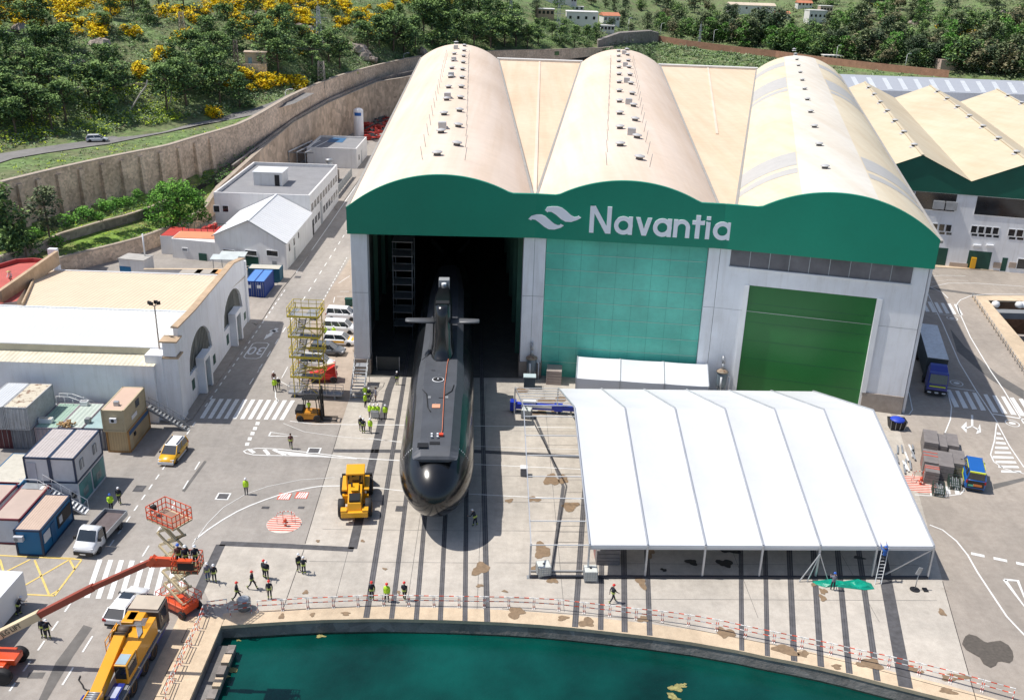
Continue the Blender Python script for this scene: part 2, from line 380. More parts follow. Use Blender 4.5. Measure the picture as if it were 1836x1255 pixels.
def rail(p0, p1, w, world=False, inner=True):
    strip(rails, [p0, p1], w, .010, slotm, world)
    P0, P1 = (p0, p1) if world else (G2(p0), G2(p1))
    if inner:
        t = Vector((P1[0]-P0[0], P1[1]-P0[1])).normalized()
        for o in (-w*.2, w*.2):
            strip(rails, [(P0[0]-t.y*o, P0[1]+t.x*o), (P1[0]-t.y*o, P1[1]+t.x*o)], .07, .014, railm, True)
for x65, y0, w in ((-11.1, 65.0, .5), (-9.05, 65, .42), (-7.05, 65, .42), (-5.1, 65, .42), (-3.1, 65, .42), (-1.3, 65, .5)):
    rail((x65, y0-.1), (x65-.05*(200-65), 200), w, True)
for a, b, w in (((990,1024),(1010,872),.35),((1010,872),(958,745),.3),((1031,1124),(1049,868),.5),((1077,1129),(1080,940),.45),((1120,1133),(1118,940),.5),((1165,1139),(1158,940),.45),((1330,1166),(1328,940),.4),((1376,1176),(1371,940),.4),((1424,1185),(1413,940),.5),((1472,1195),(1455,940),.5),((1523,1207),(1497,940),.5),((1573,1220),(1533,940),.5)):
    rail(a, b, w)
rail((1624,1232),(1570,940),1.05, inner=False)
for pts, w in ((((720,642),(697,700),(632,984)),.85),(((598,808),(722,809),(850,809),(1040,819)),.75),(((395,974),(520,979),(634,985)),.75),(((396,976),(345,1085)),.85)):
    strip(rails, pts, w, .012, slotm)
for pts in ([(611,762),(547,975)], [(545,985),(508,1090)], [(1690,1042),(1752,1262)], [(1040,905),(1006,905)], [(1046,850),(1000,850)], [(1046,943),(1000,943)], [(1046,972),(995,972)], [(900,1091),(1150,1110),(1400,1158),(1560,1197),(1836,1270)]):
    strip(rails, pts, .05, .016, dark)
for k in range(9):
    y = 67.5+k*5.2; strip(rails, [(-17.5+k*.2, y-.2), (-1.5-k*.2, y+.4)], .035, .016, slotm, True); strip(rails, [(-1.0, y+.5), (37+k*.4, y+2.2)], .035, .016, slotm, True)
for x in (-14, -8, -2.2, 5, 21, 31): strip(rails, [(x, 66.5), (x-.9, 112)], .03, .016, slotm, True)
struct(rails.obj('slipway_rails', fix=False))
wetp = mat('damp_concrete_patch', (.24, .165, .10), .75, var=.2, scale=3); dampd = mat('wet_asphalt_patch', (.105, .09, .075), .7, var=.2, scale=4)
pud = MB(); rnd = random.Random(3)
def blob(px, py, rx, ry, m=wetp, z=.036, n=22):
    c = G(px, py); ph = [rnd.uniform(0, 6.28) for _ in range(4)]; k = (abs(G(px+rx, py).x-c.x), abs(G(px, py-ry).y-c.y)); P = []
    for i in range(n):
        a = 2*pi*i/n; r = 1+.22*sin(2*a+ph[0])+.2*sin(3*a+ph[1])+.12*sin(5*a+ph[2])+rnd.uniform(-.06, .06)
        P.append((c.x+k[0]*r*cos(a), c.y+k[1]*r*sin(a), z))
    pud.poly(P, m)
for i, b in enumerate(((663,1154-10+0,0,0),)): pass
for b in ((989,860,11,12),(1010,860,9,7),(1022,908,16,7),(972,987,16,12),(967,1016,14,8),(990,1040,8,7),(925,1098-0,16,9),(1009,1108,10,4),(1052,1116,15,7),(1150,1044,9,10),(1152,1110,9,6),(862,1020,16,10),(913,898,6,4),(957,895,10,5),(1300,1134,14,10),(1408,1165,20,9),(1440,1172,9,6),(1560,1190,18,11),(1640,1200,12,6),(1710,1214,22,7),(1699,1239,14,5),(1689,1098,7,5),(1460,1048,6,3),(1476,1060,6,6),(1475,1072,7,5),(1500,1195,9,4),(980,720,14,6),(1010,714,16,5),(1000,735,13,5),(968,740,12,4),(935,700,14,4),(620,1100,9,3),(505,1105,6,4),(560,1102,5,3),(548,1062,6,3),(1165,990,8,9),(860,1050,6,3),(690,1020,4,2),(905,1060,5,2),(650,970,4,2),(715,1062,3,3),(570,970,4,2)): blob(*b)
blob(1772,1166,34,28,dampd)
for b in ((1305,985,18,7),(1300,1010,12,8),(1240,1008,9,6),(1190,1022,5,3),(1540,1000,9,3)): blob(b[0],b[1],b[2],b[3],mat('oil_stain', (.03,.03,.03), .6, var=.2), .038)
struct(pud.obj('damp_patches', fix=False))
# ------------------------------------------------------------------ painted markings
mk = MB(); Z = .022
Ls = lambda pts, w=.15, dash=None, m=paint: strip(mk, pts, w, Z, m, dash=dash)
Ls([(511,520),(364,735)], .15, (1.0, 1.0)); Ls([(350,757),(196,980)], .15, (1.0, 1.0)); Ls([(127,1081),(17,1239)], .15, (1.15, 1.2))
Ls([(655,362),(442,698)], .14, (1.9, 2.6)); Ls([(358,828),(255,998)], .14, (1.7, 2.2)); Ls([(166,1140),(97,1252)], .14, (1.9, 1.7))
Ls([(622,462),(577,543)], .13, (.9, .8)); Ls([(531,489),(586,410),(644,325),(668,290)], .16)
Ls([(627,495),(607,508)], .1); Ls([(626,523),(610,523)], .1); Ls([(622,532),(604,532)], .1); Ls([(600,533),(598,543)], .1)
Ls([(466,788-130),(462,668)], .12)
for a, b in (((519,693),(503,684)), ((516,658),(505,678))): Ls([a, b], .1)
# crosswalks: stripe quads given by their four corners
def quad(P, m=paint, z=Z): mk.poly([(*G2(p), z) for p in P][::-1], m)
for k in range(11):
    xt = 379.5+k*14.2; xb = 359.5+k*14.2+(-1.2 if k < 4 else -.2*k*.3)
    if 3.4 < k < 3.6: continue
    quad([(xt, 715+.3*k), (xt+7.5, 715+.3*k), (xb+7.5, 750+.3*k), (xb, 750+.3*k)])
for k in range(9):
    xt = 175+k*19.3; xb = 152+k*20.2-1
    quad([(xt, 1003+k*.6), (xt+9, 1003+k*.6), (xb+9.5, 1072+k*1), (xb, 1072+k*1)])
for x, y in ((462,759), (457.5,768), (453,777), (448,786.5), (443.5,796)): quad([(x-3, y-2.5), (x+4, y-2.5), (x+2.5, y+3.2), (x-4.5, y+3.2)])
def outline(pts, w, m=paint): strip(mk, pts, w, Z, m, closed=True)
outline([(482,782), (485.5,775), (533,782)], .22)
Ls([(715,825.5),(640,821.5),(560,812),(500,805),(462,803.5),(443,806),(437,809),(441,812.5),(455,815.5),(480,816.5),(520,817),(580,819),(640,822.5)], .16)
for a, b in (((447,806),(456,812)), ((474,806),(482,815)), ((490,806),(512,816))): Ls([a, b], .4)
quad([(500,808), (560,815), (600,819), (520,816)])
Ls([(349,968),(372,950),(399,932),(425,917),(449,906),(475,896),(499,888),(530,879.5),(558,874),(575,871.5),(640,870.5)], .17)
Ls([(345,976),(372,938),(400,910),(440,886),(480,872),(540,860),(600,856)], .06)
Ls([(640,871),(722,880),(850,886),(905,889),(1040,895)], .13); Ls([(715,825.5),(850,832.5),(1040,841)], .13); Ls([(520,755),(560,760),(595,761),(722,762),(851,763.5),(1030,767)], .14)
Ls([(508,759),(545,774),(600,782),(720,792)], .07); Ls([(660,785),(722,794),(900,802),(1040,806)], .07)
Ls([(494,700),(494,712),(498,720)], .13)
# yellow box junction
for a, b in (((-30,994),(146,1003)), ((146,1004),(98,1068)), ((98,1068),(39,1065)), ((62,1004),(88,1066)), ((123,1004),(36,1054)), ((54,1003),(8,1026)), ((0,1003),(7,1027)), ((125,1004),(134,1021)), ((105,1058),(91,1066))): Ls([a, b], .17, m=yelp)
Ls([(77,998),(135,1001)], .14, m=yelp)
# "30" in a rounded frame, read from the far side, and a lane arrow
def ground_text(s, size, px, py, ang, m, sx=1.0, sy=1.0, zo=0.0):
    me = text_mesh(s, size, 0); c = G(px, py); ca, sa = cos(ang), sin(ang)
    vs = [(c.x+(v.co.x*sx)*ca-(v.co.y*sy)*sa, c.y+(v.co.x*sx)*sa+(v.co.y*sy)*ca, Z+.004+zo) for v in me.vertices]
    mk.add(vs, [tuple(p.vertices) for p in me.polygons], m)
bl = mat('bold_white_road_paint', (.72, .73, .74), .7, var=.05)
ground_text('30', 2.0, 460, 628.5, radians(180), bl, 1.15, 1.9)
c = G(460, 628.5)
rr = [(c.x+x, c.y+y) for x, y in ((-1.1,-2.3),(-.7,-2.8),(.7,-2.8),(1.1,-2.3),(1.1,2.3),(.7,2.8),(-.7,2.8),(-1.1,2.3))]
strip(mk, rr, .16, Z, paint, True, closed=True)
def arrow(px, py, ang, L=4.5, w=.22, head=1.2, both=False):
    c = G(px, py); t = Vector((cos(ang), sin(ang))); n = Vector((-t.y, t.x)); c2 = Vector((c.x, c.y))
    a = c2-t*L/2; b = c2+t*(L/2-head)
    mk.poly([(*(a-n*w/2), Z), (*(b-n*w/2), Z), (*(b+n*w/2), Z), (*(a+n*w/2), Z)], paint)
    mk.poly([(*(b-n*.45), Z), (*(b+t*head), Z), (*(b+n*.45), Z)], paint)
arrow(485, 599, radians(-100), 4.6, .5, 2.0); arrow(492, 594, radians(-10), 1.3, .7, .5)
# red and white hatch squares and the hydrant circles
for px, py in ((510,890), (541,888)):
    c = G(px, py); s = .62
    mk.poly([(c.x-s, c.y-s, Z-.001), (c.x+s, c.y-s, Z-.001), (c.x+s, c.y+s, Z-.001), (c.x-s, c.y+s, Z-.001)], redp)
    for k in range(5):
        x0 = c.x-s+.1+k*.22
        mk.poly([(x0, c.y-s+.08, Z+.003), (x0+.13, c.y-s+.08, Z+.003), (min(x0+.35, c.x+s-.06), c.y+s-.08, Z+.003), (min(x0+.22, c.x+s-.14), c.y+s-.08, Z+.003)], paint)
def hatch_circle(px, py, r):
    c = G(px, py); n = 36
    mk.poly([(c.x+r*cos(2*pi*i/n), c.y+r*sin(2*pi*i/n), Z-.001) for i in range(n)], mat('faded_white_paint', (.7, .62, .55), .8, var=.1, scale=2))
    k = int(r/.18)
    for j in range(-k, k+1, 2):
        y = j*.18+.05
        if abs(y) < r-.1:
            h = sqrt(r*r-y*y)-.03; h2 = sqrt(max(.01, r*r-(y+.18)**2))-.03 if abs(y+.18) < r else .1
            mk.poly([(c.x-h, c.y+y, Z+.003), (c.x+h, c.y+y, Z+.003), (c.x+h2, c.y+y+.18, Z+.003), (c.x-h2, c.y+y+.18, Z+.003)], redp)
hatch_circle(509.5, 939, 1.62); hatch_circle(1648, 868, 1.9)
# right-hand service road
Ls([(1720,560),(1740,605),(1776,665),(1800,700),(1836,760)], .16); Ls([(1660,520),(1690,580),(1720,650),(1750,700),(1788,757)], .16)
Ls([(1700,535),(1690,525),(1668,515),(1700,508),(1750,508),(1836,514)], .15)
Ls([(1836,528),(1780,527),(1742,530),(1722,538),(1716,545),(1720,560)], .15)
Ls([(1662,496),(1690,494),(1731,495)], .12); Ls([(1670,506),(1700,502),(1736,504)], .06)
Ls([(1621,685),(1630,705),(1636,735),(1630,743),(1608,745)], .12); Ls([(1699,702),(1706,730),(1704,752),(1692,782)], .14)
Ls([(1697,694),(1748,701)], .18); Ls([(1780,742),(1838,752)], .3); Ls([(1649,538),(1668,539)], .1); Ls([(1676,563),(1723,567)], .14)
for k in range(4): quad([(1697+k*15.3, 699+k*1.6), (1704+k*15.3, 699+k*1.8), (1720+k*16, 730+k*2), (1711+k*16, 730+k*2)])
for k in range(5): quad([(1763+k*15.8, 707+k*2), (1770+k*15.8, 707+k*2), (1790+k*16.5, 740+k*2.2), (1780+k*16.5, 739+k*2.2)])
for k in range(6): quad([(1651+k*11.8, 540+k*1.1), (1657+k*11.8, 540+k*1.2), (1667+k*12, 559+k*1.2), (1660+k*12, 559+k*1.2)])
for px, py in ((1715,687), (1815,759), (1707,571)):
    c = G(px, py); strip(mk, [(c.x+.75*cos(a*pi/9), c.y+.9*sin(a*pi/9)) for a in range(18)], .13, Z, paint, True, closed=True)
    mk.poly([(c.x+.4*cos(a*pi/6), c.y+.35*sin(a*pi/6), Z) for a in range(12)], paint)
Ls([(1743,744),(1743,764)], .25); Ls([(1731,768),(1743,764),(1755,771)], .3)
for t in (((1723,766),(1733,756),(1733,776)), ((1759,775),(1757,760),(1750,778))): mk.poly([(*G2(p), Z) for p in t], paint)
Ls([(1787,757),(1783,790),(1776,815),(1782,828),(1800,840),(1838,850)], .14); Ls([(1787,757),(1810,800),(1836,838)], .14)
for k in range(9):
    y = 775+k*8.5; xl = 1786-k*.9 if k < 5 else 1779+(k-5)*5; xr = 1793+k*4.6
    quad([(xl+1, y), (xr, y+1), (xr+2.5, y+5), (xl+1, y+4)])
Ls([(1667,941),(1690,950),(1715,970),(1735,995),(1752,1025),(1775,1060),(1805,1105),(1840,1142)], .16)
Ls([(1741,992),(1836,1012)], .45, (1.15, .75))
outline([(1801,1039), (1825,1041), (1850,1105)], .35)
Ls([(1640,887),(1690,890),(1722,886),(1729,878),(1726,868),(1718,864)], .15)
for k in range(3): quad([(1678+k*16, 872), (1686+k*16, 872), (1689+k*16, 886), (1681+k*16, 886)])
quad([(1665,868), (1668,868), (1672,888), (1668,888)])
Ls([(1585,765),(1598,766)], .12)
struct(mk.obj('road_markings', fix=False))
# patched darker asphalt and manholes
pt = MB(); pm = mat('repaired_asphalt', (.15, .145, .14), .9, var=.15, kind='ground')
for P in ([(331,882),(371,827),(366,826),(326,880)], [(100,1187),(128,1150),(150,1120),(166,1125),(130,1178),(80,1262),(66,1262)], [(1704,590),(1730,622),(1790,672),(1836,700),(1836,716),(1775,680),(1716,630)], [(1660,514),(1836,538),(1836,541),(1660,518)], [(1780,868),(1836,856),(1836,862),(1782,877)], [(52,1205),(82,1205),(76,1216),(48,1216)]):
    pt.poly([(*G2(p), .0085) for p in P][::-1], pm)
for px, py, w, h in ((400,890,.5,.5), (563,808,.55,.5), (540,910,.3,.2), (534,497,.5,.5), (52,881,.5,.5), (250,876,.5,.6), (717,912,.4,.5), (476,910,.35,.2)):
    c = G(px, py); pt.poly([(c.x-w, c.y-h, .0285), (c.x+w, c.y-h, .0285), (c.x+w, c.y+h, .0285), (c.x-w, c.y+h, .0285)], slotm)
    if px in (400, 563):
        e = 1.3; pt.poly([(c.x-w*e, c.y-h*e, .0265), (c.x+w*e, c.y-h*e, .0265), (c.x+w*e, c.y+h*e, .0265), (c.x-w*e, c.y+h*e, .0265)], paint)
struct(pt.obj('asphalt_patches', fix=False))
# pale pavements with a kerb step
pav = MB()
for P in ([(444,577),(460,583),(470,575),(505,520),(531,488),(560,449),(515,485),(480,537),(446,533)], [(331,748),(262,748),(262,757),(330,759),(345,752),(460,585),(444,576)], [(600,372),(670,270),(676,270),(640,328),(604,378)]):
    pav.prism([G2(p) for p in P], 0, .12, mat('pavement_concrete', (.34, .31, .28), .9, var=.1, kind='ground'))
pav.prism([G2(p) for p in ((1640,478),(1836,489),(2000,500),(2000,480),(1836,478),(1640,470))], 0, .12, kerbm)
struct(pav.obj('pavement', fix=False))
sheet('yard_paving', [(560,560),(576,545),(655,420),(640,673),(611,762),(560,762),(548,690)], .0045, mat('beige_paving', (.40, .335, .275), .9, var=.08, kind='ground'))
# ================================================================== THE HANGARS
P1 = (-19.9, 113.9); P2 = (2.35, 114.75); P3 = (24.5, 112.65); P4 = (47.25, 107.0)
def ang(a, b): return atan2(b[1]-a[1], b[0]-a[0])
f1 = Plane(P1, ang(P1, P2)); f2 = Plane(P2, ang(P2, P3)); f3 = Plane(P3, ang(P3, P4))
L1, L2, L3 = [hypot(b[0]-a[0], b[1]-a[1]) for a, b in ((P1, P2), (P2, P3), (P3, P4))]
hangar = thing('shipyard_hangar', 'huge white and green triple vaulted shipyard hangar with lettered fascia over the slipway', 'building')
roofA = mat('beige_roof_membrane', (.745, .625, .53), .85, var=.03, kind='roof'); roofF = mat('tan_flat_roof', (.70, .56, .42), .9, var=.05, kind='roof')
roofC = mat('cream_roof_membrane', (.70, .625, .48), .85, var=.03, kind='roof'); roofW = mat('ridge_roof_white', (.69, .66, .60), .85, var=.03, kind='roof'); roofG = mat('translucent_roof_band', (.52, .50, .47), .5, var=.05)
ZB = 18.5; ZV = 23.85; BD = .55
HALLS = []
def hall(fp, aL, aR, zs, zc, dirang, mroof, length):
    ac = (aL+aR)/2; hw = (aR-aL)/2; rise = zc-zs; R = (hw*hw+rise*rise)/(2*rise); cz = zc-R
    th = math.asin(hw/R); d = Vector((sin(dirang), cos(dirang), 0))
    o = fp.P(ac, 0); r = Vector((cos(dirang), -sin(dirang), 0))
    def pt(phi, s, dr=0.0):   # phi from crest, s back from facade
        p = Vector((o[0], o[1], 0))+d*s+r*((R+dr)*sin(phi)); return (p.x, p.y, cz+(R+dr)*cos(phi))
    return dict(fp=fp, ac=ac, hw=hw, R=R, cz=cz, th=th, pt=pt, d=d, r=r, o=o, zs=zs, zc=zc, L=length, m=mroof)
h1 = hall(f1, -.25, 22.3, 21.6, 25.75, radians(-2.86), roofA, 181)
h2 = hall(f2, -.5, 22.4, 21.6, 25.85, radians(4.94), roofA, 181)
h3 = hall(f3, 1.2, 24.1, 21.55, 26.1, radians(13.24), roofC, 184)
for h in (h1, h2, h3):
    mb = MB(); N = 28; M = 30
    rings = [[h['pt'](-h['th']+2*h['th']*i/N, -.3+(h['L']+.3)*j/M) for i in range(N+1)] for j in range(M+1)]
    mb.loft(rings, h['m'], closed=False, caps=False)
    # underside skin so the hall is closed and the edge has thickness
    rings = [[h['pt'](-h['th']+2*h['th']*i/N, h['L']*j/2, -.25) for i in range(N+1)] for j in range(3)]
    mb.loft(rings, steel, closed=False, caps=False)
    if h is h3:
        for lo_, hi_ in ((-.34, .34),):
            mb.loft([[h['pt'](h['th']*(lo_+(hi_-lo_)*i/10), -.25+(h['L'])*j/M, .012) for i in range(11)] for j in range(M+1)], roofW, closed=False, caps=False)
        ys = [(297, 274), (311, 302), (158, 140), (165, 160), (120, 113)]
        for a, b in ys:
            s0 = (G(1405, a, 25.3)-Vector(h['o'])).dot(h['d']); s1 = (G(1402, b, 25.3)-Vector(h['o'])).dot(h['d'])
            for l0, l1 in ((-.98, -.35), (.35, .98)):
                mb.loft([[h['pt'](h['th']*(l0+(l1-l0)*i/8), s0+(s1-s0)*j/3, .024) for i in range(9)] for j in range(4)], roofG, closed=False, caps=False)
    # gutters
    for s_ in (-1, 1):
        mb.beam(h['pt'](s_*h['th'], -.2, .05), h['pt'](s_*h['th'], h['L'], .05), .35, .3, mat('gutter_metal', (.35, .33, .3), .6, var=.1))
    h['roof'] = mb.obj('roof', hangar, fix=False)
# flat wedges between the vaults
mb = MB(); zf = 21.45
def seg_pt(h, s_, s): p = h['pt'](s_*h['th'], s); return (p[0], p[1], zf)
for ha, hb in ((h1, h2), (h2, h3)):
    A0, B0 = seg_pt(ha, .96, .6), seg_pt(hb, -.96, .6); A1, B1 = seg_pt(ha, .96, ha['L']+2), seg_pt(hb, -.96, hb['L']+2)
    mb.poly([A0, B0, B1, A1], roofF)
    m0 = ((A0[0]+B0[0])/2, (A0[1]+B0[1])/2, zf+.1); m1 = ((A1[0]+B1[0])/2, (A1[1]+B1[1])/2, zf+.1)
    if ha is h1: mb.beam(m0, m1, .5, .12, roofA)
    else:
        mm = [m0[i]+(m1[i]-m0[i])*.35 for i in range(3)]; mb.beam(mm, m1, .5, .12, roofA)
    mb.beam((A1[0], A1[1], zf+.3), (B1[0], B1[1], zf+.3), 3.0, .5, mat('pale_parapet', (.62, .6, .57), .8, var=.05))
mb.obj('flat_roof', hangar, fix=False)
# shell walls: sides and back, interior kept dark by being closed
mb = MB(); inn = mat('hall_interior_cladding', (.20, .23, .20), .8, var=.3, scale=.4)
def wall_along(h, s_, off=0.0):
    a = h['pt'](s_*h['th']*1.0, .3); b = h['pt'](s_*h['th'], h['L'])
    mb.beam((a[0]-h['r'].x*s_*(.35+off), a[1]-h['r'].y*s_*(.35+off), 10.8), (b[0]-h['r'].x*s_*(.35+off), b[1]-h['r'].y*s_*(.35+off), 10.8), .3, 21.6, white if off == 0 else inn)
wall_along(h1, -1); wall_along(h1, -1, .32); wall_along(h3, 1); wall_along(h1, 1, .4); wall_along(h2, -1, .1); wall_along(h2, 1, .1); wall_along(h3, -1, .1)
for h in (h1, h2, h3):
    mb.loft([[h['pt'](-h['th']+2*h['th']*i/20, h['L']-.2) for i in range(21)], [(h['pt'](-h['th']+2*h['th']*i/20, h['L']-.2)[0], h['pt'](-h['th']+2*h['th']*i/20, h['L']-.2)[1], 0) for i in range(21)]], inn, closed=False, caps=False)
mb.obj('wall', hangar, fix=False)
# fascia band
def band(f, L, h, a0, a1, left_flat, right_flat):
    mb = MB(); top = []
    N = 40
    for i in range(N+1):
        a = a0+(a1-a0)*i/N; x = a-h['ac']
        z = h['cz']+sqrt(max(0, (h['R']+.12)**2-x*x)) if abs(x) < h['R'] else 0
        if (x < 0 and left_flat) or (x > 0 and right_flat): z = max(z, ZV)
        else: z = max(z, h['zs']+.15)
        top.append((a, z))
    for (a_, z_), (b_, y_) in zip(top[:-1], top[1:]):
        mb.poly([f.P(a_, ZB, BD), f.P(b_, ZB, BD), f.P(b_, y_, BD), f.P(a_, z_, BD)], green)
        mb.poly([f.P(a_, z_, BD), f.P(b_, y_, BD), f.P(b_, y_, .05), f.P(a_, z_, .05)], green)
        mb.poly([f.P(a_, z_, .05), f.P(b_, y_, .05), f.P(b_, ZB, .05), f.P(a_, ZB, .05)], green)
        mb.poly([f.P(b_, ZB, BD), f.P(a_, ZB, BD), f.P(a_, ZB, .05), f.P(b_, ZB, .05)], green)
    for a_, z_ in (top[0], top[-1]): mb.poly([f.P(a_, ZB, BD), f.P(a_, z_, BD), f.P(a_, z_, .05), f.P(a_, ZB, .05)], green)
    mb.obj('fascia', hangar)
band(f1, L1, h1, -.35, L1+.01, False, True); band(f2, L2, h2, .01, L2+.0, True, True); band(f3, L3, h3, .07, L3+.45, True, False)
# piers and wall faces
plinth = mat('bare_concrete_plinth', (.33, .29, .26), .9, var=.1, kind='ground')
def pier_part(f, a0, a1, d0=-2.2, d1=0.0, base=2.1):
    mb = MB(); f.box(mb, a0, a1, base, ZB-.003, d0, d1, white); f.box(mb, a0-.12, a1+.12, 0, base-.002, d0, d1+.25, plinth)
    f.box(mb, a0-.004, a1+.004, 10.9, 10.96, d0, d1+.012, steel); mb.obj('pillar', hangar)
pier_part(f1, 0, 1.95); pier_part(f1, L1-1.3, L1-.02); pier_part(f2, .02, 1.35); pier_part(f2, L2-1.35, L2-.02)
mb = MB()     # hall 3 wall with door opening and window strip
dA, _ = f3.sz(1344, 512); dB, dz = f3.sz(1573, 535); DZ = f3.sz(1344, 512)[1]; DZ = (DZ+dz)/2
wA = f3.sz(1310, 460)[0]; wB = f3.sz(1636, 490)[0]; wz = f3.sz(1308, 478)[1]
f3.box(mb, .02, dA, 0, ZB-.003, -.8, 0, white); f3.box(mb, dB, L3, 2.3, ZB-.003, -.8, 0, white); f3.box(mb, dB+.25, L3-.0, 0, 2.296, -.7, .18, plinth)
f3.box(mb, dB, dB+.25, 0, 2.296, -.8, 0, white)
f3.box(mb, dA+.002, dB-.002, DZ, wz, -.8, -.003, white)
f3.box(mb, dA-.55, dA-.02, 0, DZ+.0, 0, .22, whitem); f3.box(mb, dB+.02, dB+.6, 2.3, DZ+.0, 0, .22, whitem)
f3.box(mb, -.0, L3, 10.9, 10.95, 0, .006, steel)
mb.obj('front_wall', hangar)
mb = MB(); f3.box(mb, wA, wB, wz+.12, ZB-.004, -.3, .03, mat('dirty_strip_glazing', (.16, .15, .16), .25, var=.35, scale=.35, spec=.6))
f3.box(mb, wA-.1, wB+.12, wz-.04, wz+.1, 0, .3, whitem); f3.box(mb, wB, wB+.12, wz+.1, ZB-.004, 0, .1, whitem)
for k in range(1, 9): f3.box(mb, wA+(wB-wA)*k/9-.04, wA+(wB-wA)*k/9+.04, wz+.12, ZB-.01, .03, .06, steel)
mb.obj('window', hangar)
# doors
d3m = mat('leaf_green_door', (.012, .15, .03), .4, var=.16, scale=.12, bump=.08)
mb = MB(); f3.box(mb, dA, dB, 0, DZ, -.6, -.35, d3m)
for k in range(1, 6): f3.box(mb, dA, dB, DZ*k/6, DZ*k/6+.025, -.35, -.34, dgreen)
mb.obj('door', hangar)['label'] = 'solid leaf green door of the right hall'
teal = mat('teal_door_panel', (.10, .53, .41), .35, var=.22, scale=.18, spec=.6, dirt=.15)
mb = MB(); tA, tB = 1.4, L2-1.4; f2.box(mb, tA, tB, 0, 18.46, -1.0, -.7, teal)
for k in range(1, 9): f2.box(mb, tA, tB, 18.4*k/9-.025, 18.4*k/9+.025, -.7, -.66, mat('pale_seam', (.42, .62, .52), .5))
for k in range(1, 9):
    a = tA+(tB-tA)*k/9; f2.box(mb, a-.012, a+.012, 0, 18.4, -.7, -.685, mat('teal_joint', (.03, .25, .19), .6))
mb.obj('door', hangar)['label'] = 'teal panelled door of the middle hall'
# lettering
let = mat('pale_lettering', (.85, .87, .92), .6, var=.02)
def letters():
    A0, Z0 = f2.sz(1058, 417, BD); 
    zb = (f2.sz(1056, 417, BD)[1]+f2.sz(1310, 431, BD)[1])/2; aL = f2.sz(1056, 417, BD)[0]; aR = f2.sz(1313, 425, BD)[0]
    capH = f2.sz(1060, 369, BD)[1]-zb; xH = capH*.66; S = capH; Wd = (aR-aL)
    u = Wd/257.0     # metres per photo pixel along the sign
    def put(polys):
        mb = MB()
        for i, P in enumerate(polys): f2.extr(mb, [(aL+x*u, zb+z*S) for x, z in P], BD-.1, BD+.12+.004*i, let)
        mb.obj('letter', hangar, fix=False)
    def ring(cx, cz, ro, ri, a0=0, a1=360, n=28):
        out = []; 
        for k in range(n):
            t0 = radians(a0+(a1-a0)*k/n); t1 = radians(a0+(a1-a0)*(k+1)/n)
            f = S/u  # z units per px
            out.append([(cx+ro*cos(t0), cz+ro/f*sin(t0)), (cx+ro*cos(t1), cz+ro/f*sin(t1)), (cx+ri*cos(t1), cz+ri/f*sin(t1)), (cx+ri*cos(t0), cz+ri/f*sin(t0))])
        return out
    f = S/u
    def ringput(x, extra, **k):
        mb = MB(); 
        for P in ring(**k): f2.extr(mb, [(aL+a*u, zb+z*S) for a, z in P], BD-.1, BD+.12, let)
        for i, P in enumerate(extra): f2.extr(mb, [(aL+a*u, zb+z*S) for a, z in P], BD-.1, BD+.124+.003*i, let)
        mb.obj('letter', hangar, fix=False)
    put([[(0,0),(8,0),(8,1),(0,1)], [(31,0),(39,0),(39,1),(31,1)], [(0,1),(9.5,1),(39,0),(29.5,0)]])
    xh = .665; r = xh*f/2
    def letter_a(x): ringput(x, [[(x+2*r-8,0),(x+2*r-.3,0),(x+2*r-.3,xh),(x+2*r-8,xh)]], cx=x+r-.2, cz=xh/2, ro=r+.4, ri=r-7.5)
    letter_a(45)
    put([[(83,xh),(91,xh),(103,0),(95,0)], [(112,xh),(104,xh),(95,0),(103,0)]])
    letter_a(115)
    n0 = 151; mbp = [[(n0,0),(n0+7.5,0),(n0+7.5,xh),(n0,xh)], [(n0+22,0),(n0+29.5,0),(n0+29.5,xh-14/f),(n0+22,xh-14/f)]]
    ringput(n0, mbp, cx=n0+14.8, cz=xh-14.6/f, ro=14.8, ri=7.3, a0=0, a1=180, n=14)
    put([[(190,0),(198,0),(198,.86),(190,.86)], [(184,xh-.15),(206,xh-.15),(206,xh),(184,xh)]])
    put([[(208.5,0),(216,0),(216,xh-.03),(208.5,xh-.03)], [(208.5,xh+.04),(216,xh+.04),(216,xh+.17),(208.5,xh+.17)]])
    letter_a(222)
    # emblem: two leaning wave shapes
    def wave(pts, f_):
        mb = MB(); P = [f_.sz(x, y, BD) for x, y in pts]; f_.extr(mb, P, BD-.1, BD+.12, let); mb.obj('emblem', hangar, fix=False)
    top_ = [(977.5,377),(981,371.5),(990,370.3),(1000,370.5),(1008,373),(1016,379),(1024,386.5),(1030,389.5),(1035,389),(1037,387),(1042,390.5),(1036,394),(1024,398),(1014,397.5),(1006,393),(997,385),(989,380),(983,379.5),(982,381)]
    bot_ = [(947.5,392.5),(953,387),(962,384.5),(971,384.8),(978,388),(986,395),(994,401.5),(1000,404),(1004,403.5),(1005,401.5),(1011,404.5),(1005,408.5),(994,411.5),(984,411),(976,406.5),(967,399),(960,394),(954,393),(952.5,395)]
    wave(top_, f2); wave(bot_, f2)
letters()
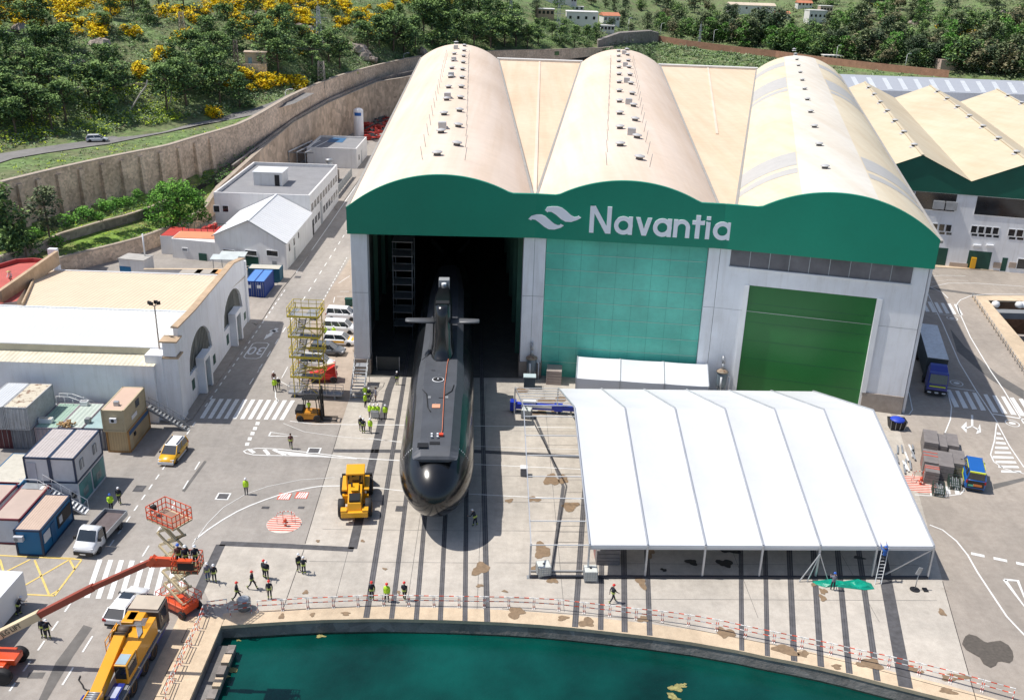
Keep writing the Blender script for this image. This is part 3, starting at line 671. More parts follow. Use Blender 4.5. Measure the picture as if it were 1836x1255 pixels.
# roof ventilators (sub-parts of their vault)
capm = mat('vent_cap_grey', (.5, .5, .5), .5, var=.1); capd = mat('vent_louvre_dark', (.10, .09, .085), .7, var=.2)
def vent_mesh():
    mb = MB(); mb.cyl((0, 0, -.1), (0, 0, .35), .48, capd, n=10); mb.cyl((0, 0, .35), (0, 0, .5), .72, capm, n=10); mb.cyl((0, 0, .5), (0, 0, .68), .72, capm, r1=.12, n=10)
    mb.hexa([(-.75, -.75, -.25), (.75, -.75, -.25), (.75, .75, -.25), (-.75, .75, -.25)], [(-.5, -.5, .0), (.5, -.5, .0), (.5, .5, .0), (-.5, .5, .0)], capm); return mb
vm = vent_mesh().obj('ventilator').data
bpy.data.objects.remove(bpy.data.objects['ventilator'])
bx = MB(); bx.box(-.6, .6, -.7, .5, -.2, 1.0, capm); bx.hexa([(-.45, .5, .1), (.45, .5, .1), (.45, 2.4, -.1), (-.45, 2.4, -.1)], [(-.45, .5, 1.0), (.45, .5, 1.0), (.45, 2.4, .5), (-.45, 2.4, .5)], whitem)
bo = bx.obj('air_unit'); bme = bo.data; bpy.data.objects.remove(bo)
rod = MB(); rod.cyl((0, 0, 0), (0, 0, 1.7), .035, greym, n=4); ro_ = rod.obj('lightning_rod'); rme = ro_.data; bpy.data.objects.remove(ro_)
def put_on(h, me, name, s, x):
    phi = math.asin(x/h['R']); p = h['pt'](phi, s, .02)
    o = bpy.data.objects.new(name, me); COL.objects.link(o); o.parent = h['roof']; o.location = p
    o.rotation_euler = (0, phi*.9, -atan2(h['d'].x, h['d'].y)); return o
for h, cols in ((h1, (((784,280),(818,79)), ((819,262),(832.6,84)))), (h2, (((1112,263),(1109,94)), ((1146,287),(1124,91))))):
    for c_ in cols:
        pts = []
        for (px, py) in c_:
            w = G(px, py, h['zc']-.1)-Vector(h['o']); pts.append((w.dot(h['d']), w.dot(h['r'])))
        nn = 11
        for k in range(nn):
            t = k/(nn-1); put_on(h, vm, 'ventilator', pts[0][0]+(pts[1][0]-pts[0][0])*t, pts[0][1]+(pts[1][1]-pts[0][1])*t)
    for k in range(5): put_on(h, bme, 'air_unit', 33+k*33, -.9 if h is h1 else .6)
    for k in range(16): put_on(h, rme, 'lightning_rod', 10+k*9, 2.6); put_on(h, rme, 'lightning_rod', 10+k*9, -2.8)
pts = []
for (px, py) in ((1479,302), (1424,90)):
    w = G(px, py, h3['zc'])-Vector(h3['o']); pts.append((w.dot(h3['d']), w.dot(h3['r'])))
for k in range(12): t = k/11; put_on(h3, vm, 'ventilator', pts[0][0]+(pts[1][0]-pts[0][0])*t, pts[0][1]+(pts[1][1]-pts[0][1])*t).scale = (.8,)*3
# inside the open hall: portal columns, gantry crane, racks
for k in range(14):
    for s_ in (-1, 1):
        mb = MB(); p = h1['pt'](s_*h1['th'], 8+k*12); x = p[0]-h1['r'].x*s_*1.3; mb.box(x-.3, x+.3, p[1]-.3, p[1]+.3, 0, 21, mat('green_steel_column', (.10, .24, .16), .6)); mb.obj('column', hangar, fix=False)
mb = MB(); c = h1['pt'](0, 60); mb.beam((c[0]-9.5, c[1], 18), (c[0]+9.5, c[1], 18), 1.2, 1.6, mat('gantry_green', (.05, .14, .10), .5)); mb.box(c[0]-1, c[0]+1, c[1]-1.4, c[1]+1, 16.2, 17.2, steel)
tag(mb.obj('gantry_crane'), 'overhead travelling crane deep inside the open dark hall', 'crane')
tw = thing('access_scaffold', 'pale scaffold stair standing in the dark hall left of the submarine', 'scaffold', (-15.2, 128, 0)); mb = MB()
for x in (-1.3, 1.3):
    for y in (-1.5, 1.5): mb.cyl((x, y, 0), (x, y, 14), .06, steel, n=5)
mb.obj('post', tw); 
for z in range(2, 15, 2):
    mb = MB(); mb.box(-1.4, 1.4, -1.6, 1.6, z-.08, z, steel); mb.cyl((-1.4, -1.6, z+1), (1.4, -1.6, z+1), .04, steel, n=5); mb.obj('platform', tw)
# ================================================================== SUBMARINE
hullm = mat('black_hull_paint', (.010, .011, .013), .20, var=.4, scale=.25, spec=.6, coat=.25, bump=.012, bscale=1.2)
deckm = mat('slate_deck_coating', (.078, .084, .097), .55, var=.08, scale=.5, kind='wallpaint'); finm = mat('grey_fin_paint', (.11, .115, .125), .45, var=.1)
SX, SY = -6.5, 75.0; sub = thing('submarine', 'large black submarine with its bow out of the open hall on the slipway', 'submarine', (SX, SY, 0), radians(2.86))
R0, ZC = 3.58, 4.62      # local +Y runs aft
def rad(s):
    if s < 9: return R0*(1-(1-s/9)**2.35)**.47 if s > 0 else 0.02
    if s < 55: return R0
    t = (s-55)/25; return max(.3, R0*(1-.93*t**1.7))
mb = MB(); st = [0, .03, .12, .3, .6, 1, 1.5, 2.1, 2.8, 3.7, 4.8, 6, 7.4, 9]+[9+46*k/14 for k in range(1, 15)]+[58, 62, 66, 70, 74, 77, 80]
mb.loft([[(rad(s)*sin(2*pi*i/48), s, ZC+(s > 55)*(s-55)*.04+rad(s)*cos(2*pi*i/48)) for i in range(48)] for s in st], hullm)
mb.obj('hull', sub)
mb = MB()     # casing: flat deck with sloping shoulders
def cas(s, w, z): return [(-w-.75, s, ZC+R0*.86), (-w, s, z), (w, s, z), (w+.75, s, ZC+R0*.86)]
mb.loft([cas(s, w, z) for s, w, z in ((2.7, 1.2, 7.45), (3.0, 1.3, 7.9), (3.5, 1.34, 8.1), (4.2, 1.38, 8.3), (5.4, 1.42, 8.45), (10, 1.50, 8.50), (16, 1.6, 8.52), (17.5, 1.72, 8.52), (24, 1.72, 8.52), (26, 1.6, 8.52), (50, 1.5, 8.52), (60, .9, 8.3))], deckm, smooth=False, closed=False)
mb.obj('casing', sub)
def hatch(px, py, w, l, m, z=8.55, name='hatch', h=.03):
    p = G(px, py, z); q_ = p-Vector((SX, SY, 0)); a = radians(-2.86)
    x, y = q_.x*cos(a)-q_.y*sin(a), q_.x*sin(a)+q_.y*cos(a)
    b = MB(); b.box(x-w/2, x+w/2, y-l/2, y+l/2, z-.02, z+h, m); b.obj(name, sub); return x, y
hatch(758, 798, .98, .85, dark, 8.36); hatch(779.5, 793, .95, .8, dark, 8.36); hatch(789.5, 645, .98, .75, dark)
hatch(782, 728, .8, .85, mat('salmon_hatch_cover', (.75, .36, .22), .6))
x, y = hatch(785.5, 681, .5, .5, dark)
b = MB(); b.cyl((x, y, 8.54), (x, y, 8.6), .62, whitem, n=20); b.cyl((x, y, 8.6), (x, y, 8.63), .53, dark, n=20); b.cyl((x, y, 8.63), (x, y, 8.7), .1, whitem, n=8); b.obj('hatch', sub)
for px, py in ((774,779), (774,783.5), (784.5,779), (784.5,783.5)): hatch(px, py, .17, .25, whitem, 8.55, 'bollard', .12)
x, y = hatch(791, 780, .38, .42, mat('red_box', (.75, .07, .03), .5), 8.55, 'junction_box', .15)
for px, py, w, l in ((777, 664, .4, .08), (781, 743-20, .1, .1), (792, 733-20, .6, .1), (788, 672, .3, .06), (801, 712, .3, .5), (770, 712, .3, .5)): hatch(px, py, w, l, greym if w < .35 else dark, 8.545, 'deck_fitting', .01)
def onsub(px, py, z):
    q_ = G(px, py, z)-Vector((SX, SY, 0)); a = radians(-2.86); return (q_.x*cos(a)-q_.y*sin(a), q_.x*sin(a)+q_.y*cos(a), z)
b = MB(); b.tube([onsub(p[0], p[1], 8.57) for p in ((757,698),(765,706),(767,730),(772,738))], .05, dark, n=4); b.tube([onsub(p[0], p[1], 8.57) for p in ((757,645),(770,634),(781,622))], .05, dark, n=4); b.tube([onsub(p[0], p[1], 8.57) for p in ((798,708),(810,701),(814,690))], .05, dark, n=4); b.obj('deck_groove', sub)
b = MB()
for s_ in (-1, 1):
    for k in range(10):
        a0 = radians(26+k*3.6); w = radians(1.6-.09*k)
        P = []
        for a_, ds in ((a0, 0), (a0+w, 0), (a0+w, .26-.015*k), (a0, .26-.015*k)): P.append((s_*(R0+.012)*sin(a_), 5.2+ds-.03*k, ZC+(R0+.012)*cos(a_)))
        b.poly(P, whitem)
b.obj('draft_marks', sub, fix=False)
mb = MB()     # sail
def sail_ring(z, L, w, y0):
    out = []
    for i in range(32):
        t = 2*pi*i/32; c_, s_ = cos(t), sin(t); u_ = (1-c_)/2
        out.append((w*s_*abs(s_)**-.35*(1-.62*u_**1.4) if abs(s_) > 1e-6 else 0, y0+L*u_, z))
    return out
mb.loft([sail_ring(z, L, w*1.2, y0) for z, L, w, y0 in ((8.3, 12.5, 1.45, 23.2), (8.7, 11.6, 1.26, 23.9), (9.6, 11, 1.14, 24.3), (11.5, 10.6, 1.08, 24.5), (13.3, 10.3, 1.04, 24.7), (14.05, 9.9, .95, 24.95), (14.35, 9.2, .72, 25.4))], hullm)
mb.obj('sail', sub)
mb = MB(); mb.loft([[(x_, y_, 14.36+dz) for x_, y_ in ((-.75, 27.2), (.75, 27.2), (.62, 30.2), (.4, 33.2), (-.4, 33.2), (-.62, 30.2))] for dz in (-.6, -.14)], finm, smooth=False); mb.box(-.62, .62, 33.2, 34.4, 12.5, 14.75, mat('pale_mast_cover', (.30, .31, .32), .6)); mb.cyl((0, 32.6, 14.2), (0, 32.6, 14.6), .3, whitem, n=10); mb.obj('mast_fairing', sub, bevel=.05)
mb = MB(); mb.box(-.75, .75, 26.0, 27.0, 14.1, 14.42, dark); mb.obj('bridge_opening', sub)
for s_ in (-1, 1):
    mb = MB(); mb.loft([[(s_*x_, 26.6+dy+y_*c_, 12.2+z_*c_) for y_, z_ in ((-.85, 0), (-.55, .16), (0, .19), (.75, .03), (.75, -.03), (0, -.19), (-.55, -.16))] for x_, c_, dy in ((.6, 1.15, 0), (3.6, .85, .05), (4.0, .78, .08), (4.1, .55, .1))], finm, smooth=True); mb.obj('diving_plane', sub)
for k in range(4):
    a_ = radians(45+90*k); mb = MB(); d_ = Vector((cos(a_), 0, sin(a_))); zc = ZC+.8
    mb.loft([[(d_.x*r_+tx*-d_.z*.12, 72+sh+ty, zc+d_.z*r_+tx*d_.x*.12) for tx, ty in ((0, -1.4), (1, 0), (0, 1.4), (-1, 0))] for r_, sh in ((.6, 0), (4.2, .8))], finm, smooth=False); mb.obj('rudder', sub)
mb = MB()
for k in range(7):
    a_ = 2*pi*k/7; mb.loft([[(r_*cos(a_+tw_)+0, 80.6+o_, ZC+1+r_*sin(a_+tw_)) for o_ in (-.3, .3)] for r_, tw_ in ((.3, 0), (1.3, .2), (2.0, .6))], mat('bronze', (.3, .2, .08), .4, .9), closed=False, caps=False)
mb.obj('propeller', sub, fix=False)
mb = MB(); mb.tube([onsub(*p) for p in ((782,588,11.5),(784,606,10.2),(783,618,9.2))], .12, mat('red_cover', (.72, .09, .03), .5)); mb.cyl(onsub(784, 608, 10.0), onsub(784, 614, 9.6), .35, mat('red_cover', (.7,.1,.05)), n=8); mb.obj('red_cover', sub)
hose = MB(); rh = mat('orange_hose', (.55, .17, .09), .6)
hose.tube([tuple(Vector(G(px, py, z))) for px, py, z in ((809,612,9.2),(807,632,8.62),(802,652,8.6),(800,670,8.6),(797,692,8.6),(795,730,8.6),(793,770,8.6),(791,778,8.6))], .045, rh, n=5)
tag(hose.obj('hose'), 'thin orange hose lying along the deck of the submarine', 'hose')
cr = MB()
for s in range(10, 70, 8):
    for x in (-2.6, 2.6): cr.box(x-.5, x+.5, s-.8, s+.8, .03, 1.9, mat('cradle_steel', (.05, .05, .055), .7))
cr.box(-.7, .7, 9, 70, .03, 1.05, mat('cradle_steel', (.05, .05, .055)))
cro = cr.obj('cradle'); cro.location = (SX, SY, 0); cro.rotation_euler = (0, 0, radians(2.86)); tag(cro, 'dark steel transport cradle on the rails under the submarine', 'cradle')
# ================================================================== TENTS
fabric = mat('white_tent_fabric', (.68, .695, .72), .6, var=.05, scale=.18, bump=.25, bscale=.6, dirt=.06); alu = mat('tent_aluminium', (.55, .57, .6), .4, .5, var=.1)
TA = G(1057, 977, 3.3); ta = radians(2.9)
tent = thing('marquee', 'large open sided white marquee roof standing over the slipway rails', 'tent', (TA.x, TA.y, 0), ta)
TL, TD, TE, TR = 30.25, 32.6, 3.3, 8.6; NB = 6
rnd = random.Random(5)
for k in range(NB):
    x0, x1 = TL*k/NB, TL*(k+1)/NB; mb = MB(); nx, ny = 8, 22; rings = []
    for j in range(ny+1):
        y = TD*j/ny; z = TE+(TR-TE)*(1-abs(y-TD/2)/(TD/2)); ring = []
        for i in range(nx+1):
            x = x0+.07+(x1-x0-.14)*i/nx; e = (1-(2*i/nx-1)**2)*min(1, j/3, (ny-j)/3)
            ring.append((x, y, z-.17*e+.03*sin(x*1.3+y*.9)*e+.02*sin(y*2.1-x)*e))
        rings.append(ring)
    mb.loft(rings, fabric, closed=False, caps=False)
    mb.loft([[(x, -.02+dy, TE-dz) for x in (x0+.07, x1-.07)] for dz, dy in ((0, 0), (.2, -.03), (.42, .0))], fabric, closed=False, caps=False, smooth=False)
    mb.obj('roof_panel', tent, fix=False)
for k in range(-1, NB+1):
    x = TL*k/NB; mb = MB()
    w_ = .08 if k < 0 else .12
    for a, b in (((x, 0, TE+.06), (x, TD/2, TR+.06)), ((x, TD/2, TR+.06), (x, TD, TE+.06))): mb.beam(a, b, w_, .16, alu)
    mb.obj('rafter', tent)
    for y in (0, TD):
        mb = MB(); mb.beam((x, y, 0), (x, y, TE), .16, .22, alu); mb.box(x-.25, x+.25, y-.25, y+.25, 0, .05, greym); mb.obj('post', tent)
    if 0 <= k < NB and k != 3:
        pass
mb = MB()
for j in range(14):
    y = TD*j/13; z = TE+(TR-TE)*(1-abs(y-TD/2)/(TD/2)); mb = MB(); mb.beam((-TL/NB, y, z), (0, y, z), .06, .07, whitem); mb.obj('purlin', tent)
mb = MB(); mb.beam((-TL/NB, -.1, .16), (TL, -.1, .16), .25, .16, mat('dark_base_beam', (.03, .035, .05), .6)); mb.beam((-TL/NB, .75, .12), (1, .75, .12), .12, .12, steel); mb.obj('base_beam', tent)
mb = MB(); mb.beam((TL-.1, 0, 3.0), (TL*5/6+1.2, .1, .3), .12, .12, alu); mb.obj('brace', tent)
for x, z in ((-1.6, 0), (-.9, 0), (1.0, 0)):
    mb = MB(); mb.beam((TL*4/6, -.2, 2.6), (TL*4/6+x, -.6 if x < 0 else -.5, .05), .08, .08, alu); mb.obj('prop', tent)
c = G(1033, 678, 2.9); sa = radians(-4.6)
t2 = thing('marquee', 'small closed white tent standing against the teal hall door', 'tent', (c.x, c.y, 0), sa)
sl, sd, se, sr = 15.9, 7.0, 2.9, 4.3
for k in range(3):
    x0, x1 = sl*k/3+.05, sl*(k+1)/3-.05; mb = MB()
    mb.loft([[(x0+(x1-x0)*i/6, y, z-.05*(1-(2*i/6-1)**2)) for i in range(7)] for y, z in ((0, se), (sd*.25, (se+sr)/2), (sd/2, sr), (sd*.75, (se+sr)/2), (sd, se))], fabric, closed=False, caps=False); mb.obj('roof_panel', t2, fix=False)
    mb = MB(); mb.poly([(x0, .02, 0), (x1, .02, 0), (x1, .02, se-.03), (x0, .02, se-.03)], fabric); mb.obj('side_panel', t2, fix=False)
mb = MB(); 
for x in (0, sl): mb.poly([(x, 0, 0), (x, sd, 0), (x, sd, se), (x, sd/2, sr), (x, 0, se)], fabric)
mb.obj('gable_panel', t2, fix=False)
for k in range(4):
    x = sl*k/3; mb = MB(); mb.beam((x, -.02, 0), (x, -.02, se), .12, .12, alu); mb.beam((x, 0, se+.04), (x, sd/2, sr+.04), .1, .1, alu); mb.beam((x, sd/2, sr+.04), (x, sd, se+.04), .1, .1, alu); mb.obj('frame', t2)
# ================================================================== QUAY BARRIERS
wht = mat('white_plastic', (.75, .74, .72), .5, var=.04); redm = mat('red_stripe', (.68, .09, .04), .5, var=.1)
def barrier_mesh(L):
    mb = MB(); parts = []
    for z in (1.0, .55):
        k = 5
        for i in range(k): mb.cyl((-L/2+L*i/k, 0, z), (-L/2+L*(i+1)/k, 0, z), .032, redm if i % 2 else wht, n=6)
    return mb
def make_barrier():
    t = thing('barrier', 'x', 'barrier')
    for z in (1.0, .55):
        mb = MB(); k = 5
        for i in range(k): mb.cyl((-1.05+2.1*i/k, 0, z), (-1.05+2.1*(i+1)/k, 0, z), .04, redm if i % 2 else wht, n=6)
        mb.obj('rail', t)
    for x in (-1.0, 1.0):
        mb = MB(); 
        for j in range(4): mb.cyl((x, 0, .05+j*.25), (x, 0, .05+(j+1)*.25), .035, wht if j % 2 else redm, n=6)
        mb.beam((x, -.25, .04), (x, .25, .04), .06, .06, wht); mb.obj('post', t)
    return t
bp_ = [(461,1095.5),(507,1093),(552,1090),(598,1088),(642,1086),(688,1084.6)]+[(688+45*k, 1084.6+.7*k) for k in range(1,5)]+[(912,1088),(957,1090),(1002,1093),(1047,1098),(1093,1103.5),(1140,1109),(1187,1113.5),(1234,1120),(1285,1129),(1336,1140.5),(1387,1151),(1437,1161),(1489,1172),(1540,1184),(1593,1195),(1647,1208),(1703,1222),(1760,1238),(1817,1254)]
B0 = make_barrier(); first = True
lb = ['red and white barrier on the quay at the far left end of the long row', 'red and white barrier before the quay left of the first rail']
desc = {0: 'red and white barrier right of the grey bin on the quay', len(bp_)-2: 'red and white quay barrier nearest the bottom right corner'}
for i, (a, b) in enumerate(zip(bp_[:-1], bp_[1:])):
    A, Bq = G(*a), G(*b); c = (A+Bq)/2; rz = atan2(Bq.y-A.y, Bq.x-A.x); sx = (Bq-A).length/2.14
    lab = desc.get(i, 'red and white tubular barrier in the long row along the quay edge')
    if first: o = B0; o.location = c; o.rotation_euler = (0, 0, rz); first = False
    else: o = dup(B0, c, rz, lab)
    o['label'] = lab; o.scale = (sx, 1, 1)
    if i in desc: pass
    o['group'] = 'barriers along the quay'
lft = [((372,1097), (409,1092)), ((412,1104), (452,1097)), ((366,1103), (357,1128)), ((355,1130), (343,1158)), ((341,1160), (327,1190)), ((325,1193), (312,1222)), ((310,1224), (297,1256))]
lbl = ['red and white barrier right behind the orange scissor lift', 'red and white barrier just left of the grey bin', 'topmost barrier of the row running down the left pier', 'second barrier down the left pier', 'middle barrier of the row on the left pier', 'barrier low on the left pier beside the deck slots', 'lowest barrier on the left pier at the picture edge']
for (a, b), lab in zip(lft, lbl):
    A, Bq = G(*a), G(*b); o = dup(B0, (A+Bq)/2, atan2(Bq.y-A.y, Bq.x-A.x), lab); o['group'] = 'barriers along the quay'; o.scale = ((Bq-A).length/2.14, 1, 1)
# bin by the barrier
t = thing('litter_bin', 'grey ridged bin standing by the barrier behind the walking firefighter', 'bin', G(438, 1091))
mb = MB(); mb.cyl((0, 0, 0), (0, 0, .9), .5, greym, r1=.55, n=12); mb.obj('body', t); mb = MB(); mb.cyl((0, 0, .9), (0, 0, 1.05), .58, steel, r1=.4, n=12); mb.obj('lid', t)
# ================================================================== SMALL SITE THINGS
def ibc(px, py, rz, label):
    t = thing('liquid_tank', label, 'tank', G(px, py), rz, 'caged water tanks'); s = .55; bod = mat('tank_plastic', (.62, .64, .60), .5, var=.04)
    mb = MB(); mb.box(-s, s, -s, s, .16, 1.12, bod); mb.obj('container', t, bevel=.06)
    mb = MB()
    for z in (.2, .42, .64, .86, 1.08):
        for a, b in (((-s, -s), (s, -s)), ((s, -s), (s, s)), ((s, s), (-s, s)), ((-s, s), (-s, -s))): mb.beam((a[0]*1.03, a[1]*1.03, z), (b[0]*1.03, b[1]*1.03, z), .025, .025, steel)
    for k in range(6):
        x = -s+2*s*k/5
        for y in (-s, s): mb.beam((x, y*1.03, .16), (x, y*1.03, 1.1), .025, .025, steel); mb.beam((y*1.03, x, .16), (y*1.03, x, 1.1), .025, .025, steel)
    mb.obj('cage', t); mb = MB(); mb.box(-s, s, -s, s, .1, .15, greym); mb.box(-s, -s+.15, -s, s, 0, .1, greym); mb.box(s-.15, s, -s, s, 0, .1, greym); mb.obj('pallet', t)
    mb = MB(); mb.cyl((0, 0, 1.12), (0, 0, 1.17), .1, dark, n=10); mb.obj('cap', t)
ibc(974, 1030, radians(12), 'white caged tank at the left corner post of the tent frame'); ibc(1058, 1038, radians(3), 'white caged tank beside the front left tent corner')
def block(name, label, cat, corners, z0, z1, m, group=None, bev=.03, sub=None):
    t = thing(name, label, cat, G(*corners[0], z0), 0, group); return t
def stackbox(name, label, cat, px, py, w, l, h, rz, m, group=None, z0=0, lid=None):
    t = thing(name, label, cat, G(px, py, z0), rz, group); n = max(1, round(h/.42))
    mb = MB()
    for k in range(n): mb.box(-w/2, w/2, -l/2, l/2, k*h/n+.015, (k+1)*h/n-.02, m)
    mb.obj('panel_stack', t, bevel=.015)
    if lid: mb = MB(); mb.box(-w/2-.01, w/2+.01, -.06, .06, 0, h+.02, lid); mb.box(-w/2-.01, w/2+.01, l*.25-.05, l*.25+.05, 0, h+.02, lid); mb.obj('strap', t)
    return t
crm = mat('grey_floor_panel', (.22, .20, .195), .8, var=.12, scale=.8, dirt=.3)
stackbox('panel_stack', 'grey panel stack under the front left corner of the large tent', 'stack', 1087, 1000, 2.1, 2.2, 1.5, radians(3), crm, 'stacks of grey tent floor panels', lid=redm)
stackbox('panel_stack', 'grey panel stack with red strap against the teal door', 'stack', 993, 684, 1.9, 2.2, 1.9, radians(-4), mat('pinkish_panel', (.36, .30, .27), .8, var=.1), 'stacks of grey tent floor panels')
sr_ = radians(-18)
for (px, py, w, l, h), lab, ld_ in (((1664,806,1.5,3.4,1.7), 'leaning leftmost grey panel stack of the yard group', None), ((1682,808,1.3,3.2,1.4), 'middle grey panel stack in the back row by the blue van', None), ((1702,806,1.4,3.2,1.3), 'rightmost grey panel stack of the back row', None),
    ((1664,842,1.5,3.2,1.7), 'grey panel stack with red straps behind the striped circle', redm), ((1690,848,1.5,3.6,1.75), 'tall grey panel stack in the middle of the front row', None), ((1712,842,1.5,3.4,1.6), 'grey panel stack right beside the blue van', None), ((1667,862,1.4,1.7,1.5), 'nearest grey panel stack with a red strap', redm)):
    stackbox('panel_stack', lab, 'stack', px, py, w, l, h, sr_, crm, 'stacks of grey tent floor panels', lid=ld_)
for px, py, lab in ((1681,884,'nearer dark green wire crate by the striped circle'), (1709,872,'farther dark green wire crate beside the blue van')):
    t = thing('wire_crate', lab, 'crate', G(px, py), sr_, 'wire crates'); g_ = mat('dark_green_crate', (.03, .06, .045), .6); mb = MB()
    for z in (0, .3, .6, .9):
        for a, b in (((-.55, -.8), (.55, -.8)), ((.55, -.8), (.55, .8)), ((.55, .8), (-.55, .8)), ((-.55, .8), (-.55, -.8))): mb.beam((*a, z+.05), (*b, z+.05), .05, .05, g_)
    for k in range(5):
        for x in (-.55, .55): mb.beam((x, -.8+.4*k, 0), (x, -.8+.4*k, 1), .04, .04, g_)
    mb.obj('frame', t); mb = MB()
    for k in range(10): mb.beam((-.45+.1*k, -.75, .3+.05*(k % 3)), (-.4+.09*k, .75, .5+.08*(k % 4)), .06, .06, steel if k % 2 else g_)
    mb.obj('contents', t)
# skip with blue cover
t = thing('skip', 'dark framed skip with a blue tarpaulin cover beside the hall corner', 'skip', G(1606, 768), radians(-4)); mb = MB()
mb.hexa([(-.8, -.55, .1), (.8, -.55, .1), (.8, .55, .1), (-.8, .55, .1)], [(-1, -.7, 1.2), (1, -.7, 1.2), (1, .7, 1.2), (-1, .7, 1.2)], dark)
for x in (-.9, -.3, .3, .9): mb.beam((x*.85, -.6, .1), (x, -.72, 1.2), .06, .06, steel)
mb.obj('body', t); mb = MB(); mb.lathe([(.05, 1.5), (.45, 1.42), (.8, 1.25), (.92, 1.1)], mat('blue_tarpaulin', (.02, .06, .5), .5, var=.2, bump=.3, bscale=3), n=14); mb.obj('cover', t)
# vertical cyclone tanks at the hall piers and cabinet
for px, py, lab in ((952,678,'steel filter tank with domed cap at the pier between left and middle halls'), (644,664,'steel filter tank at the left outer pier above the stair'), (1291,703,'steel filter tank at the pier left of the green door')):
    t = thing('filter_tank', lab, 'tank', G(px, py), 0, 'filter tanks at the hall piers'); tm = mat('tank_blue_grey', (.22, .28, .33), .4, .3, var=.15, dirt=.4)
    mb = MB(); mb.lathe([(.3, .6), (.55, .8), (.62, 1.0), (.62, 2.6), (.56, 2.75)], tm, n=14); mb.obj('vessel', t); mb = MB(); mb.lathe([(.75, 2.76), (.7, 2.9), (.4, 3.1), (.05, 3.18)], mat('rusty_cap', (.33, .27, .2), .7, var=.2, kind='rust'), n=14); mb.obj('cap', t)
    mb = MB(); mb.tube([(0, 0, 3.1), (0, 0, 3.9), (-.05, .3, 4.8)], .17, steel, n=8); mb.obj('pipe', t)
    for x in (-.45, .45): mb = MB(); mb.beam((x, -.4, 0), (x, -.4, 1.2), .1, .1, steel); mb.obj('leg', t)
    mb = MB(); mb.tube([(.9, -.3, 0), (.9, -.3, 2.2), (.6, -.1, 2.4)], .09, whitem, n=6); mb.cyl((-.2, -.65, .6), (-.2, -.65, 2.3), .12, whitem, n=8); mb.obj('valve_pipe', t)
t = thing('cabinet', 'blue electrical cabinet with pale lid in front of the filter tank', 'cabinet', G(949, 694), radians(0)); mb = MB(); mb.box(-.7, .7, -.5, .5, 0, 1.5, mat('navy_cabinet', (.02, .05, .08), .5)); mb.obj('body', t, bevel=.03); mb = MB(); mb.box(-.78, .78, -.6, .55, 1.5, 1.6, mat('pale_blue_lid', (.5, .6, .62), .5)); mb.obj('lid', t)
# folded blue boom on the ground with a ballast crate
t = thing('lifting_boom', 'long blue and white lattice boom lying beside the tent frame', 'boom', G(975, 740), radians(-2)); mb = MB()
blu = mat('bright_blue_paint', (.015, .04, .42), .45, var=.1); mb.hexa([(-3.5, -.35, .5), (3.6, -.3, .5), (3.6, .3, .5), (-3.5, .35, .5)], [(-3.5, -.35, 1.15), (3.6, -.3, 1.0), (3.6, .3, 1.0), (-3.5, .35, 1.15)], blu); mb.obj('arm', t); mb = MB(); mb.box(-2.7, .9, -.37, -.34, .75, 1.05, whitem); mb.box(-2.5, -1.0, -.2, .3, 1.15, 1.5, whitem); mb.obj('hose_cover', t)
mb = MB(); mb.box(-4.0, -3.3, -.5, .5, .3, 1.4, blu); mb.box(1.2, 2.2, -.42, .42, .42, 1.15, blu); mb.obj('joint', t)
for x in (-3.4, 3.2): mb = MB(); mb.box(x-.1, x+.1, -.3, .3, 0, .5, greym); mb.obj('leg', t)
ibc(944, 748, radians(-10), 'white caged tank under the blue boom'); 
t = thing('cabinet', 'grey steel cabinet standing alone on the apron by the tent frame', 'cabinet', G(939, 852), radians(2)); mb = MB(); mb.box(-.35, .35, -.35, .35, .05, .95, mat('slate_cabinet', (.14, .15, .18), .5)); mb.obj('body', t, bevel=.02); mb = MB(); mb.box(-.38, .38, -.38, .38, .95, 1.0, whitem); mb.obj('top', t)
# aluminium ladder, tarpaulin, sign stand
def ladder(mb, a, b, w, m, n=12):
    a = Vector(a); b = Vector(b); r = Vector((w/2, 0, 0))
    for s_ in (-1, 1): mb.beam(a+r*s_, b+r*s_, .06, .06, m)
    for k in range(1, n): p = a+(b-a)*k/n; mb.beam(p-r, p+r, .04, .04, m)
lad = MB(); b0 = G(1574, 1047); ladder(lad, b0, b0+Vector((.35, .7, 3.3)), .55, whitem, 11); tag(lad.obj('ladder'), 'aluminium ladder leaning on the front edge of the tent', 'ladder')
tp = MB(); gm = mat('green_tarpaulin', (.0, .30, .20), .35, var=.3, scale=2, bump=.6, bscale=3, spec=.7)
P_ = [(1455,1042),(1480,1040),(1510,1043),(1545,1040),(1562,1046),(1568,1056),(1550,1058),(1525,1055),(1500,1052),(1480,1053),(1462,1048)]
cN = 40; c0 = G(1515, 1048); ring0 = [G(*p) for p in P_]
tp.add([(p.x, p.y, .03) for p in ring0]+[(c0.x+(p.x-c0.x)*.75, c0.y+(p.y-c0.y)*.75, .16+.1*(i % 2)) for i, p in enumerate(ring0)]+[(c0.x+(p.x-c0.x)*.35, c0.y+(p.y-c0.y)*.4, .10+.14*((i+1) % 2)) for i, p in enumerate(ring0)], [(i, (i+1) % 11, 11+(i+1) % 11, 11+i) for i in range(11)]+[(11+i, 11+(i+1) % 11, 22+(i+1) % 11, 22+i) for i in range(11)]+[tuple(range(22, 33))], gm)
tag(tp.obj('tarpaulin'), 'crumpled emerald green tarpaulin lying in front of the tent', 'tarpaulin')
